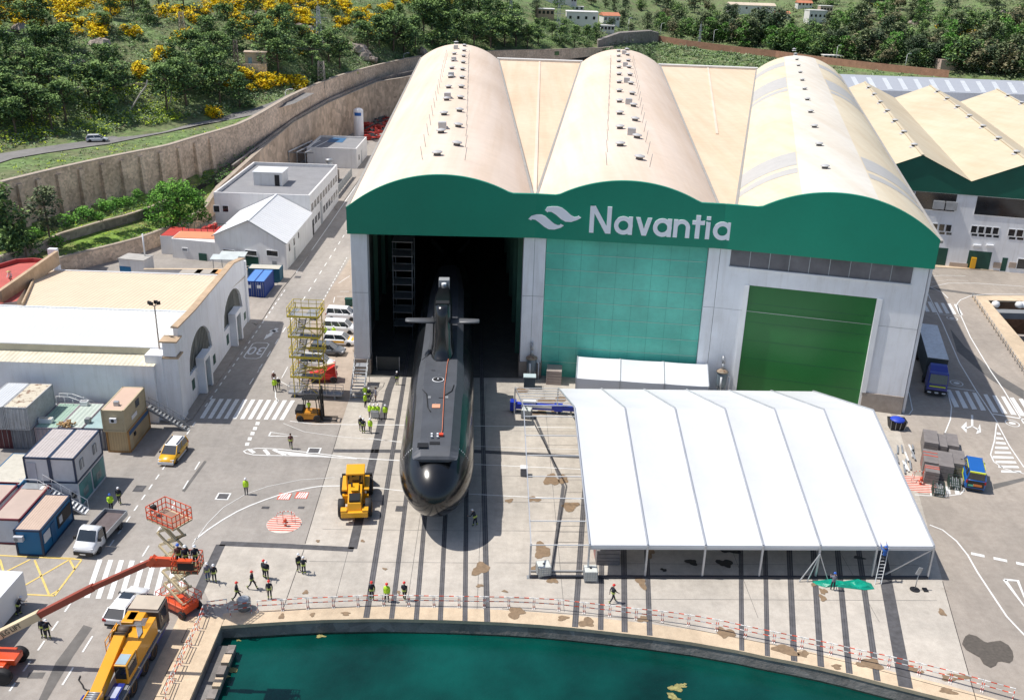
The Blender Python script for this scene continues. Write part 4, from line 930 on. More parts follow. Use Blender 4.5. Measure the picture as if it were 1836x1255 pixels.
t = thing('fan', 'black upright post fan with a round base in front of the tent', 'fan', G(1640, 1057)); mb = MB(); mb.cyl((0, 0, 0), (0, 0, .06), .42, dark, n=18); mb.obj('base', t); mb = MB(); mb.cyl((0, 0, .05), (.1, .1, 1.9), .04, steel, n=6); mb.obj('pole', t); mb = MB(); mb.beam((-.02, .1, 1.5), (.2, .1, 2.2), .1, .35, steel); mb.obj('head', t); mb = MB(); mb.box(.7, 1.1, -.3, .25, 0, .1, dark); mb.obj('battery', t)
# hydrants with hoops
for px, py, lab in ((512,943,'red hydrant in the striped circle left of the wheel loader'), (1650,868,'red hydrant in the striped circle by the panel stacks')):
    t = thing('fire_hydrant', lab, 'hydrant', G(px, py), 0, 'fire hydrants'); mb = MB(); mb.lathe([(.16, 0), (.12, .1), (.11, .55), (.17, .6), (.13, .75), (.03, .82)], redm, n=10); mb.cyl((-.25, 0, .42), (.25, 0, .42), .07, redm, n=8); mb.obj('body', t); mb = MB(); mb.cyl((0, 0, .3), (0, 0, .4), .14, wht, n=10); mb.obj('collar', t)
    t = thing('guard_hoop', 'red and white guard rail around the '+('left hydrant' if px < 900 else 'right hydrant'), 'guard rail', G(px, py), 0, 'hydrant guard rails'); mb = MB(); n = 14; R_ = .85
    for k in range(n):
        a0, a1 = pi*k/n, pi*(k+1)/n; mb.cyl((R_*cos(a0), .3+R_*sin(a0)*.7, 1.05), (R_*cos(a1), .3+R_*sin(a1)*.7, 1.05), .035, wht if k % 2 else redm, n=5)
    mb.obj('rail', t)
    for a0 in (0, pi*.33, pi*.66, pi):
        mb = MB()
        for j in range(4): mb.cyl((R_*cos(a0), .3+R_*sin(a0)*.7, j*.26), (R_*cos(a0), .3+R_*sin(a0)*.7, j*.26+.26), .03, redm if j % 2 else wht, n=5)
        mb.obj('post', t)
# yellow stair tower
t = thing('stair_tower', 'tall yellow and grey scaffold stair tower beside the parked cars', 'stair tower', G(556, 706), radians(-2)); ym = mat('yellow_steel', (.62, .47, .03), .5, var=.1); gr = mat('grating_grey', (.28, .29, .31), .6, var=.1)
tw_, td_ = 1.55, 1.25
for x in (-tw_, tw_):
    for y in (-td_, td_): mb = MB(); mb.beam((x, y, 0), (x, y, 11.3), .1, .1, ym); mb.obj('post', t)
for k in range(4):
    z = 2.9+2.55*k
    mb = MB(); mb.box(-tw_-.25, tw_+.25, -td_-.25, -td_+.75, z-.05, z, gr); mb.box(-tw_-.25, -tw_+.6, -td_+.75, td_+.25, z-.05, z, gr)
    if k == 3: mb.box(.2, tw_, -.4, td_, z-.05, z, gr)
    mb.obj('platform', t)
    mb = MB()
    for a, b in (((-tw_-.28, -td_-.28), (tw_+.28, -td_-.28)), ((tw_+.28, -td_-.28), (tw_+.28, td_+.28)), ((tw_+.28, td_+.28), (-tw_-.28, td_+.28)), ((-tw_-.28, td_+.28), (-tw_-.28, -td_-.28))):
        mb.beam((*a, z-.08), (*b, z-.08), .1, .22, ym)
        for dz in (.5, 1.0): mb.beam((*a, z+dz), (*b, z+dz), .05, .05, ym)
        for q_ in range(5): mb.beam((a[0]+(b[0]-a[0])*q_/4, a[1]+(b[1]-a[1])*q_/4, z), (a[0]+(b[0]-a[0])*q_/4, a[1]+(b[1]-a[1])*q_/4, z+1.0), .05, .05, ym)
    mb.obj('guard_rail', t)
    mb = MB(); zz = z-2.5
    for s_ in (-1, 1):
        for q_ in range(9):
            f = q_/9; mb.box(s_*.72-.4, s_*.72+.4, -td_+.6+f*1.5*(1 if s_ < 0 else -1)+(1.2 if s_ > 0 else 0), -td_+.8+f*1.5*(1 if s_ < 0 else -1)+(1.2 if s_ > 0 else 0), zz+f*1.25+(0 if s_ < 0 else 1.25), zz+.04+f*1.25+(0 if s_ < 0 else 1.25), gr)
    mb.beam((-1.1, -td_+.5, zz), (-1.1, td_, zz+1.25), .08, .2, gr); mb.beam((-.3, -td_+.5, zz), (-.3, td_, zz+1.25), .08, .2, gr); mb.beam((1.1, td_, zz+1.25), (1.1, -td_+.5, zz+2.5), .08, .2, gr); mb.beam((.3, td_, zz+1.25), (.3, -td_+.5, zz+2.5), .08, .2, gr)
    mb.obj('stair_flight', t)
    mb = MB(); mb.beam((-tw_, -td_, z-2.5), (tw_, -td_, z), .06, .06, ym); mb.beam((tw_, -td_, z-2.5), (-tw_, -td_, z), .06, .06, ym); mb.obj('brace', t)
# low gangway with rails, carried in front of the tower
t = thing('gangway', 'long grey gangway with handrails lying in front of the stair tower', 'gangway', G(566, 712), radians(-2.5)); mb = MB(); mb.box(-3.2, 3.3, -.45, .45, .45, .65, gr); mb.obj('deck', t)
for y in (-.45, .45):
    mb = MB(); mb.beam((-3.2, y, 1.6), (3.3, y, 1.6), .05, .05, steel); mb.beam((-3.2, y, 1.15), (3.3, y, 1.15), .04, .04, steel)
    for k in range(8): mb.beam((-3.2+k*.928, y, .6), (-3.2+k*.928, y, 1.6), .05, .05, steel)
    mb.obj('handrail', t)
for x in (-2.4, 2.4): mb = MB(); mb.box(x-.1, x+.1, -.4, .4, 0, .45, greym); mb.obj('leg', t)
# steel stair by the left pier
t = thing('access_stair', 'grey steel stair with handrails at the left outer pier of the hall', 'stairs', G(640, 717), radians(1)); mb = MB(); Ls_ = 4.2; zt = 2.5
for k in range(11): f = k/10; mb.box(-.75, .75, f*Ls_, f*Ls_+.28, f*zt, f*zt+.05, gr)
mb.box(-.75, .75, Ls_, Ls_+1.2, zt, zt+.06, gr); mb.obj('step', t)
for x in (-.8, .8):
    mb = MB(); mb.beam((x, 0, .05), (x, Ls_, zt), .07, .22, steel); mb.obj('stringer', t)
    mb = MB(); mb.beam((x, 0, 1.05), (x, Ls_, zt+1), .05, .05, steel); mb.beam((x, 0, .6), (x, Ls_, zt+.55), .04, .04, steel)
    for k in range(6): f = k/5; mb.beam((x, f*Ls_, f*zt), (x, f*Ls_, f*zt+1.0), .05, .05, steel)
    mb.beam((x, Ls_, zt+1), (x, Ls_+1.2, zt+1), .05, .05, steel); mb.beam((x, Ls_+1.2, 0), (x, Ls_+1.2, zt+1), .06, .06, steel); mb.obj('handrail', t)
# glazed screen inside the hall mouth
t = thing('fence', 'thin mesh screen between two posts just inside the hall mouth', 'fence', G(696, 665)); mb = MB()
for x in (-1.45, 1.45): mb.beam((x, 0, 0), (x, 0, 2.0), .08, .08, steel)
mb.obj('post', t); mb = MB(); mb.poly([(-1.4, 0, .1), (1.4, 0, .1), (1.4, 0, 1.95), (-1.4, 0, 1.95)], mat('mesh_screen', (.05, .055, .055), .6)); mb.obj('screen', t, fix=False)
# pipes and steel bits beside the tent, right
t = thing('steel_frame_pile', 'pile of steel tent beams lying along the right side of the tent', 'beams', G(1624, 832), radians(-16)); mb = MB(); rr_ = random.Random(2)
for k in range(14): x = rr_.uniform(-.9, 1.0); y = rr_.uniform(-3.5, 3.2); a_ = rr_.uniform(-.15, .15); mb.beam((x, y, .1+.05*(k % 4)), (x+a_*2, y+2.0, .1+.05*(k % 4)), .16, .12, steel if k % 3 else whitem)
mb.obj('beam', t)
t = thing('hose', 'black cable lying on the road beside the crane', 'cable'); mb = MB(); mb.tube([tuple(G(x, y))[:2]+(.05,) for x, y in ((144,1212),(141,1219),(148,1228),(150,1234),(156,1238),(166,1237))], .05, dark, n=5); mb.obj('cable', t)
# ================================================================== LEFT: CONTAINERS AND CABINS
def rib(name, col, p=.28, kind='ribs', **k): return mat(name, col, .6, var=.08, kind=kind, p=p, **k)
def container(name, label, x0, y0, w, L, z0, h, side, front, roof, group=None, frame=None, cat='container', rz=0):
    t = thing(name, label, cat, (x0+w/2, y0+L/2, z0), rz, group); fr = frame or side
    mb = MB(); mb.box(-w/2+.06, w/2-.06, -L/2+.06, L/2-.06, .1, h-.06, side); mb.obj('body', t)
    mb = MB(); mb.box(-w/2+.03, w/2-.03, -L/2+.03, L/2-.03, h-.07, h-.02, roof); mb.obj('roof', t)
    mb = MB(); e = .1 if frame is None else .16
    for x in (-w/2+e/2, w/2-e/2):
        for y in (-L/2+e/2, L/2-e/2): mb.cbox((x, y, h/2), (e, e, h-.004), fr)
    for z in (e/2, h-e/2):
        for x in (-w/2+e/2, w/2-e/2): mb.cbox((x, 0, z), (e-.006, L-.01, e), fr)
        for y in (-L/2+e/2, L/2-e/2): mb.cbox((0, y, z), (w-.01, e-.006, e), fr)
    mb.obj('frame', t)
    if front:
        mb = MB()
        for s_ in (-1, 1): mb.box(min(0, s_*(w/2-.14))+.02, max(0, s_*(w/2-.14))-.02, -L/2-.005, -L/2+.05, .18, h-.2, front)
        mb.obj('door', t); mb = MB()
        for x in (-w*.36, -w*.14, w*.14, w*.36): mb.cyl((x, -L/2-.05, .15), (x, -L/2-.05, h-.18), .022, steel, n=5)
        mb.obj('lock_bar', t)
    return t
cg = 'shipping containers on the left'
whc = rib('weathered_white_container', (.46, .47, .48), dirt=.5); mar = rib('maroon_container', (.10, .022, .03), dirt=.3); gry = rib('grey_container', (.17, .18, .21), dirt=.4); pnk = rib('faded_pink_container', (.38, .33, .36), dirt=.4)
r_w = mat('white_container_roof', (.56, .58, .6), .7, var=.06, kind='ribx', p=.3); r_c = mat('rusty_cream_roof', (.60, .54, .42), .7, var=.06, kind='rust'); r_g = mat('pale_green_roof', (.33, .47, .38), .7, var=.1, kind='ribx', p=.35); r_gw = mat('chalky_green_roof', (.48, .55, .49), .7, var=.08, kind='ribx', p=.5); r_t = mat('teal_grey_roof', (.33, .46, .47), .7, var=.06, dirt=.3)
container('shipping_container', 'maroon container at the bottom left of the stacked rust roofed pair', -54.95, 91.3, 2.44, 6.06, 0, 2.6, mar, mar, r_w, cg); container('shipping_container', 'grey container under the cream roofed container', -52.45, 91.25, 2.44, 6.06, 0, 2.6, gry, gry, r_w, cg)
container('shipping_container', 'white roofed container on top at the left picture edge', -54.95, 90.6, 2.44, 6.06, 2.6, 2.6, whc, whc, r_w, cg); container('shipping_container', 'cream roofed container with rust stripes on top of the grey one', -52.45, 90.6, 2.44, 6.06, 2.6, 2.6, whc, whc, r_c, cg)
container('shipping_container', 'faded pink container with green roof right of the grey one', -49.95, 91.3, 2.44, 6.06, 0, 2.6, pnk, pnk, r_g, cg); container('shipping_container', 'container with chalky pale roof and a pile of ropes on it', -47.45, 91.5, 2.44, 6.06, 0, 2.6, pnk, pnk, r_gw, cg); container('shipping_container', 'container with teal grey roof beside the tan stack', -44.95, 91.6, 2.3, 6.06, 0, 2.55, gry, gry, r_t, cg)
tan_ = mat('tan_cabin_panel', (.50, .42, .27), .7, var=.05, dirt=.25); tanr = mat('pink_tan_cabin_roof', (.60, .43, .33), .8, var=.05)
t = container('site_cabin', 'tan site cabin on top of the two high stack with pink roof', -42.45, 90.8, 2.4, 6.0, 2.6, 2.5, tan_, None, tanr, 'tan stacked cabins', frame=tan_, cat='cabin')
mb = MB(); mb.box(1.17, 1.19, .2, 1.2, 1.3, 2.1, glass); mb.obj('window', t); mb = MB(); mb.box(1.18, 1.2, -1.2, .3, .55, 1.0, whitem); mb.obj('sign', t); mb = MB(); mb.box(-.3, .4, -3.3, -3.0, 1.2, 1.7, whitem); mb.cyl((.05, -3.31, 1.45), (.05, -3.32, 1.45), .18, dark, n=10); mb.obj('air_unit', t); mb = MB(); mb.box(-.25, .25, -1.9, -1.5, 2.48, 2.95, steel); mb.obj('air_unit', t)
t = container('site_cabin', 'tan and blue site cabin at the bottom of the two high stack', -42.4, 91.2, 2.4, 6.0, 0, 2.55, rib('tan_ribbed', (.48, .36, .20)), None, tanr, 'tan stacked cabins', frame=mat('rust_orange_frame', (.40, .22, .08), .7), cat='cabin')
mb = MB(); mb.box(1.17, 1.195, -2.8, 2.8, 1.9, 2.45, mat('mid_blue_stripe', (.02, .09, .22), .5)); mb.box(1.17, 1.195, -2.9, -2.0, .2, 1.9, tan_); mb.obj('side_stripe', t); mb = MB(); mb.box(1.19, 1.26, -1.6, -1.2, 1.3, 1.7, dark); mb.obj('window', t)
# stair behind the tan stack
t = thing('access_stair', 'dark steel stair coming down from the upper tan cabin', 'stairs', (-40.0, 96.6, 0)); mb = MB()
for k in range(12): f = k/11; mb.box(f*4.0, f*4.0+.3, 0, .9, 2.6*(1-f), 2.6*(1-f)+.04, greym)
mb.obj('step', t)
for y in (0, .9): mb = MB(); mb.beam((0, y, 2.6), (4.2, y, 0), .08, .2, greym); mb.beam((0, y, 3.6), (4.2, y, 1), .05, .05, greym); [mb.beam((4.2*k/5, y, 2.6*(1-k/5)), (4.2*k/5, y, 2.6*(1-k/5)+1), .04, .04, greym) for k in range(6)]; mb.obj('handrail', t)
# two-high white and navy office units
wp = mat('white_cabin_panel', (.60, .61, .64), .6, var=.04, dirt=.15); navy = mat('navy_frame', (.015, .035, .08), .5, var=.1); rp = mat('pinkish_ribbed_roof', (.50, .45, .43), .7, var=.05, kind='ribx', p=.3, dirt=.3)
og = 'white and navy office units'
for k, (x, lab) in enumerate(((-45.35, 'upper white and navy office unit with the grey door'), (-42.95, 'upper white and navy office unit with barred windows on its side'))):
    t = container('office_unit', lab, x, 80.0, 2.4, 6.1, 2.65, 2.65, wp, None, rp, og, frame=navy, cat='cabin')
    if k == 0: mb = MB(); mb.box(-.9, -.1, -3.07, -3.02, .15, 2.1, mat('grey_door', (.42, .44, .5), .5)); mb.obj('door', t)
    else:
        for y in (-2.0, 1.0): mb = MB(); mb.box(1.18, 1.21, y, y+.8, .9, 1.9, greym); mb.box(1.2, 1.225, y+.36, y+.44, .9, 1.9, whitem); mb.obj('window', t)
for k, (x, lab) in enumerate(((-45.35, 'lower white office unit behind the white stair'), (-42.95, 'lower white office unit with sea green murals on its side'))):
    t = container('office_unit', lab, x, 80.05, 2.4, 6.0, 0, 2.62, wp, None, wp, og, frame=wp, cat='cabin')
    if k == 0: mb = MB(); mb.box(-.9, -.1, -3.05, -2.98, .1, 2.1, mat('grey_door', (.42, .44, .5), .5)); mb.obj('door', t)
    else:
        mur = mat('sea_green_mural', (.07, .22, .22), .5, var=.5, scale=.5); mu2 = mat('grey_mural_shape', (.2, .25, .25), .5, var=.5, scale=2)
        for y in (-2.85, .2): mb = MB(); mb.box(1.17, 1.215, y, y+2.65, .25, 2.4, mur); mb.box(1.216, 1.22, y+.7, y+1.8, .7, 1.5, mu2); mb.obj('mural_panel', t)
        mb = MB(); mb.box(.5, .9, -3.05, -2.98, 1.1, 1.7, glass); mb.obj('window', t)
t = thing('access_stair', 'white steel stair leading up to the office units behind the white truck', 'stairs', (-45.2, 78.9, 0)); mb = MB()
mb.box(-.2, 1.5, 0, 1.05, 2.55, 2.62, steel); 
for k in range(13): f = k/12; mb.box(1.5+f*3.7, 1.5+f*3.7+.3, 0, 1.0, 2.55*(1-f), 2.55*(1-f)+.05, whitem)
mb.obj('step', t)
for y in (0, 1.0):
    mb = MB(); mb.beam((1.5, y, 2.5), (5.4, y, 0), .06, .2, whitem); mb.beam((1.5, y, 3.6), (5.4, y, 1), .05, .05, whitem); mb.beam((-.2, y, 3.6), (1.5, y, 3.6), .05, .05, whitem) if y == 0 else None
    [mb.beam((1.5+3.9*k/5, y, 2.55*(1-k/5)), (1.5+3.9*k/5, y, 2.55*(1-k/5)+1.05), .04, .04, whitem) for k in range(6)]; mb.obj('handrail', t)
# blue cabin and its neighbours
bluep = mat('blue_cabin_panel', (.0, .13, .30), .5, var=.06); tr_ = mat('tan_ribbed_roof', (.56, .42, .33), .7, var=.05, kind='ribx', p=.24, dirt=.2)
t = container('site_cabin', 'blue site cabin with pink ribbed roof and a white air unit on its front', -42.75, 71.95, 2.4, 6.1, 0, 2.62, bluep, None, tr_, 'low site cabins', frame=navy, cat='cabin')
mb = MB(); mb.box(-1.15, -.35, -3.35, -3.0, 1.6, 2.1, wp); mb.cyl((-.9, -3.36, 1.85), (-.9, -3.37, 1.85), .18, greym, n=10); mb.obj('air_unit', t); mb = MB(); mb.box(1.17, 1.2, .0, 2.7, .9, 2.1, dark); mb.obj('window', t); mb = MB(); mb.box(1.18, 1.22, -2.7, -1.5, 1.1, 2.0, wp); mb.box(1.2, 1.225, .3, .9, 1.2, 1.9, wp); mb.obj('sign', t); mb = MB(); mb.box(1.17, 1.195, -1.3, -.5, .1, 2.1, mat('blue_door', (.0, .09, .22), .5)); mb.obj('door', t)
pr_ = mat('dusty_pink_roof', (.50, .39, .33), .8, var=.06)
y_ = G(20, 931, 2.6).y
container('site_cabin', 'white cabin with maroon edges and dusty pink roof beside the blue cabin', -45.55, y_, 2.6, 6.1, 0, 2.6, wp, None, pr_, 'low site cabins', frame=mat('maroon_trim', (.15, .02, .03), .5), cat='cabin')
container('site_cabin', 'white cabin with maroon edges cut by the left picture edge', -48.6, y_+.3, 2.6, 6.1, 0, 2.6, wp, None, pr_, 'low site cabins', frame=mat('maroon_trim', (.15, .02, .03)), cat='cabin')
container('site_cabin', 'blue cabin with a cream roof left of the office units', -49.4, G(20, 869, 2.6).y, 3.6, 6.1, 0, 2.6, bluep, None, mat('cream_cabin_roof', (.56, .53, .45), .7, var=.06, dirt=.3), 'low site cabins', cat='cabin')
# ropes and boxes on the container roofs
rp_ = random.Random(9)
t = thing('rope_pile', 'heap of brown ropes on the pale container roof', 'ropes', G(118, 764, 2.62)); mb = MB()
for k in range(26):
    a_ = rp_.uniform(0, 6.28); r_ = rp_.uniform(.1, .75); z = rp_.uniform(.05, .4)*(1-r_); x, y = r_*cos(a_)*1.4, r_*sin(a_)
    mb.tube([(x, y, z+.05), (x+rp_.uniform(-.3, .3), y+rp_.uniform(-.3, .3), z+.2), (x+rp_.uniform(-.5, .5), y+rp_.uniform(-.4, .4), z+.05)], .09, mat('rope_brown', (.35, .22, .10), .9, var=.3, scale=4), n=5)
mb.obj('rope', t)
for px, py, w, lab in ((152, 726, .8, 'pale air unit on the chalky container roof'), (83, 757, 1.4, 'white open crate on the green container roof'), (158, 757, .5, 'small dark box on the teal container roof')):
    mb = MB(); mb.box(-w/2, w/2, -.3, .3, 0, .5, whitem if w > .6 else greym); mb.box(-w/2+.1, w/2-.1, -.2, .2, .5, .52, r_c if w > 1 else greym); o = mb.obj('box', bevel=.02); o.location = G(px, py, 2.6); tag(o, lab, 'box')
wr = MB(); 
for s_ in (0, 1): wr.tube([(-50.0+.0, 96.9+s_*.8, 3.6), (-48.6, 96.9+s_*.8, 3.6), (-46.2, 96.9+s_*.8, 2.7)], .04, whitem, n=5); [wr.cyl((-50+k*.9, 96.9+s_*.8, 2.6), (-50+k*.9, 96.9+s_*.8, 3.6 if k < 2 else 3.3), .03, whitem, n=5) for k in range(4)]
tag(wr.obj('handrail'), 'white handrail behind the rust roofed containers', 'handrail')
# blue containers by the arched building
bl_ = rib('royal_blue_container', (.01, .045, .24), dirt=.2); blr = mat('pale_blue_container_roof', (.10, .25, .58), .6, var=.05)
for x, lab in ((-41.3, 'left royal blue container beyond the arched building'), (-39.8, 'right royal blue container beside the dashed road line')):
    t = container('shipping_container', lab, x, 141.9, 1.5, 6.1, 0, 2.6, bl_, bl_, blr, 'blue containers past the arched building'); mb = MB(); mb.box(-.4, .2, -3.1, -3.06, 1.5, 2.0, whitem); mb.obj('notice', t)
container('shipping_container', 'teal container with pale roof right behind the blue ones', -42.8, 149.3, 5.1, 2.4, 0, 2.3, rib('teal_container', (.01, .10, .16)), None, mat('cream_cabin_roof', (.6, .55, .5)), 'blue containers past the arched building')
# ================================================================== ARCHED WHITE BUILDING
FA = Plane((-37.2, 100.0), radians(91.7)); ab = thing('arched_workshop', 'white workshop with two large arched windows and a tan coped parapet', 'building')
top = [FA.sz(*p) for p in ((313,592),(350,556),(376,524.6),(400,496),(419,473),(443,462))]; aN, aF = .8, FA.sz(446, 578)[0]
top = [(a, min(z, 10.6)) for a, z in top]
copm = mat('tan_coping', (.52, .38, .25), .85, var=.15, dirt=.3)
arches = []
for (l, sp), (c_, tp_), (r_, _) in (((340.5,675),(364,579.5),(384,655)), ((402,595.6),(421,513.4),(437,573))):
    a0 = FA.sz(l, sp)[0]; a1 = FA.sz(r_, _)[0]; zt = FA.sz(c_, tp_)[1]; zs = FA.sz(l, sp)[1]; arches.append((a0, a1, zs, zt))
def ellz(ar, a):
    a0, a1, zs, zt = ar; x = (a-(a0+a1)/2)/((a1-a0)/2); return zs+(zt-zs)*sqrt(max(0, 1-x*x))
def topz(a):
    for (a0, z0), (a1, z1) in zip(top[:-1], top[1:]):
        if a <= a1: return z0+(z1-z0)*max(0, a-a0)/(a1-a0)
    return top[-1][1]
cuts = sorted(set([aN, aF]+[t_[0] for t_ in top if aN < t_[0] < aF]+[ar[0]+(ar[1]-ar[0])*k/16 for ar in arches for k in range(17)]))
mb = MB(); mw = MB(); mc = MB()
wm = mat('grey_green_arch_glazing', (.085, .095, .085), .4, var=.3)
for a0, a1 in zip(cuts[:-1], cuts[1:]):
    am = (a0+a1)/2; inside = [ar for ar in arches if ar[0] < am < ar[1]]
    if inside:
        ar = inside[0]; e0, e1 = ellz(ar, a0), ellz(ar, a1)
        FA.extr(mb, [(a0, e0), (a1, e1), (a1, topz(a1)), (a0, topz(a0))], -.5, 0, white); FA.extr(mb, [(a0, 0), (a1, 0), (a1, ar[2]), (a0, ar[2])], -.5, 0, white)
        FA.extr(mw, [(a0, ar[2]), (a1, ar[2]), (a1, e1), (a0, e0)], -.45, -.35, wm)
        FA.box(mw, am-.05, am+.05, ar[2], max(ar[2]+.1, min(e0, e1)-.02), -.35, -.25, mat('pale_glazing_bar', (.3, .3, .27), .6))
    else: FA.extr(mb, [(a0, 0), (a1, 0), (a1, topz(a1)), (a0, topz(a0))], -.5, 0, white)
    FA.extr(mc, [(a0, topz(a0)+.003), (a1, topz(a1)+.003), (a1, topz(a1)+.16), (a0, topz(a0)+.16)], -.75, .08, copm)
for a0, a1, z1 in ((-.9, .8, 7.6), (-.9, .9, 9.5), (-.9, 0, 0)):
    if z1: FA.box(mb, a0, a1, 0 if z1 < 8 else 7.85, z1, -1.5 if z1 < 8 else -1.3, .25 if z1 < 8 else .1, white); FA.box(mc, a0-.1, a1+.1, z1+.002, z1+.16, -1.6, .35, copm)
FA.box(mb, aF-.1, aF+.5, 0, top[-1][1], -1.2, .15, white)
mb.obj('front_wall', ab, fix=False); mw.obj('window', ab, fix=False); mc.obj('coping', ab, fix=False)
for (l, tp_, r_, b_) in ((349,643,384,676), (408,568,438,603)):
    a0 = FA.sz(l, tp_)[0]+.6; a1 = FA.sz(r_, b_, 1.0)[0]; zt = FA.sz(r_-6, tp_-30+2, 1.0)[1]; zt = 4.7
    mb = MB(); FA.box(mb, a0, a0+.5, 0, zt, -.1, .9, white); FA.box(mb, a1-.6, a1, 0, zt, -.1, .9, white); FA.box(mb, a0+.003, a1-.003, zt-.6, zt-.003, -.09, .895, white); mb.obj('porch', ab)
    mb = MB(); FA.box(mb, a0+.5, a1-.6, 0, zt-.6, -.05, .35, dgreen); mb.obj('door', ab)
    if l > 400: mb = MB(); FA.box(mb, a0+.8, a0+1.7, .1, 2.8, .36, .42, yellow); mb.obj('yellow_panel', ab)
for px, y0, y1, w in ((346,680,700,.5), (407.5,600,622,.5), (383.5,636,664,.5), (438.5,560,579,.5)):
    a, z1 = FA.sz(px, y0); _, z0 = FA.sz(px, y1); mb = MB(); FA.box(mb, a-w, a+w, max(1, z0), z1, -.02, .04, dgreen); mb.obj('small_window', ab)
wr_ = mat('white_ribbed_roof', (.72, .73, .70), .6, var=.03, kind='ribx', p=.55); cr_ = mat('cream_ribbed_roof', (.72, .58, .42), .7, var=.04, kind='ribx', p=.55)
XE = -37.9
def yz(px, py, z): p = G(px, py, z); return p.y
rid = yz(200, 555, 8.4); xw = G(45, 548, 8.4).x
mb = MB(); mb.loft([[(x, 101.0, 8.06), (x, rid, 8.42)] for x in (XE, -95)], wr_, closed=False, caps=False, smooth=False); mb.loft([[(x, 100.98, 7.2), (x, 100.98, 8.05)] for x in (XE-.5, -95)], mat('beige_fascia', (.48, .46, .36), .7), closed=False, caps=False)
mb.loft([[(x, 98.2, 7.0), (x, 101, 7.2)] for x in (XE-1.4, -95)], mat('cream_strip_roof', (.68, .62, .48), .7, kind='ribx', p=.5), closed=False, caps=False, smooth=False); mb.beam((XE, 101.0, 8.1), (-95, 101.0, 8.1), .25, .12, whitem); mb.beam((XE, rid, 8.47), (xw, rid, 8.47), .3, .1, whitem); mb.beam((xw, rid, 8.47), (-95, rid, 8.47), .3, .1, whitem)
mb.obj('roof', ab, fix=False)
fy = yz(250, 490, 6.9); xl0 = G(65, 488, 6.9).x
mb = MB(); mb.poly([(XE, rid+.01, 8.42), (XE, fy, 6.9), (xl0, fy, 6.9), (xw, rid+.01, 8.42)], cr_); mb.beam((XE, fy, 6.95), (xl0, fy, 6.95), .3, .15, whitem); mb.obj('roof', ab, fix=False)
mb = MB(); mb.hexa([(-39.5, 98.4, 0), (-95, 98.2, 0), (-95, 98.6, 0), (-39.5, 98.8, 0)], [(-39.5, 98.4, 7.0), (-95, 98.2, 7.0), (-95, 98.6, 7.0), (-39.5, 98.8, 7.0)], white); mb.box(-40.5, -38.6, 98.9, 101, 0, 8.0, white); mb.obj('side_wall', ab, fix=False)
mb = MB(); mb.box(xl0, XE, fy-.2, fy, 0, 6.85, white); mb.hexa([(xl0-.2, fy, 0), (xw-.2, rid, 0), (xw, rid, 0), (xl0, fy, 0)], [(xl0-.2, fy, 7.2), (xw-.2, rid, 8.9), (xw, rid, 8.9), (xl0, fy, 7.2)], copm); mb.obj('rear_wall', ab, fix=False)
# red roofed round building behind it
t = thing('red_roofed_building', 'building with a curved red terrace roof behind the cream ribbed roof', 'building'); zr = 7.2
P = [G2(p, zr) for p in ((-60,540),(0,545),(30,540),(62,492),(78,472),(60,470),(30,472),(0,481),(-60,495))]
mb = MB(); mb.prism(P[::-1] if False else P, 0, zr, white, mat('red_terrace', (.52, .12, .10), .8, var=.12, scale=.5, dirt=.3)); mb.obj('wall', t, fix=False)
mb = MB(); Q = [(*G2(p, zr), zr+.3) for p in ((-60,495),(0,481),(30,472),(60,470),(78,472))]; [mb.beam(a, b, .3, .6, mat('dark_red_parapet', (.35, .05, .05), .7)) for a, b in zip(Q[:-1], Q[1:])]; mb.obj('parapet', t)
mb = MB(); A = G(103, 462, zr+1.2); Bq = G(0, 535, zr+.6); mb.beam(A, Bq, .5, 2.0, copm); A2 = G(96, 458, zr+1); mb.box(A2.x-.6, A2.x+.6, A2.y-.4, A2.y+.4, zr-2, zr+2.0, white); mb.obj('gable_wall', t)
# ================================================================== WHITE WORKSHOP WITH ANNEX
wt_m = mat('plain_white_wall', (.74, .73, .72), .8, var=.04, kind='wallpaint'); wrf = mat('white_sheet_roof', (.72, .73, .74), .6, var=.03, kind='riby', p=1.0)
Wa, Wb = G(388, 470), G(515, 485); FWp = Plane((Wa.x, Wa.y), atan2(Wb.y-Wa.y, Wb.x-Wa.x)); WL = (Wb-Wa).to_2d().length
t = thing('gabled_workshop', 'white gabled workshop with green door between the road and the annex', 'building')
ez = 4.7; pk = 7.9; am = FWp.sz(446, 400)[0]; yB = 176.9
mb = MB(); FWp.extr(mb, [(0, 0), (WL, 0), (WL, ez), (am, pk), (0, ez)], -.3, 0, wt_m); mb.hexa([(Wb.x-.3, Wb.y, 0), (Wb.x, Wb.y, 0), (Wb.x+.1, yB, 0), (Wb.x-.2, yB, 0)], [(Wb.x-.3, Wb.y, ez), (Wb.x, Wb.y, ez), (Wb.x+.1, yB, ez), (Wb.x-.2, yB, ez)], wt_m); mb.box(Wa.x, Wa.x+.3, Wa.y, yB, 0, ez, wt_m); mb.obj('wall', t, fix=False)
pkp = FWp.P(am, pk+.06, .3); L_ = FWp.P(-.3, ez-.05, .3); R_ = FWp.P(WL+.3, ez-.05, .3)
mb = MB(); mb.poly([L_, pkp, (pkp[0]+.2, yB, pk+.06), (L_[0], yB, ez-.05)], wrf); mb.poly([pkp, R_, (R_[0]+.05, yB, ez-.05), (pkp[0]+.2, yB, pk+.06)], wrf); mb.beam(pkp, (pkp[0]+.2, yB, pk+.1), .3, .1, whitem); mb.beam(pkp, L_, .12, .15, greym); mb.beam(pkp, R_, .12, .15, greym); mb.obj('roof', t, fix=False)
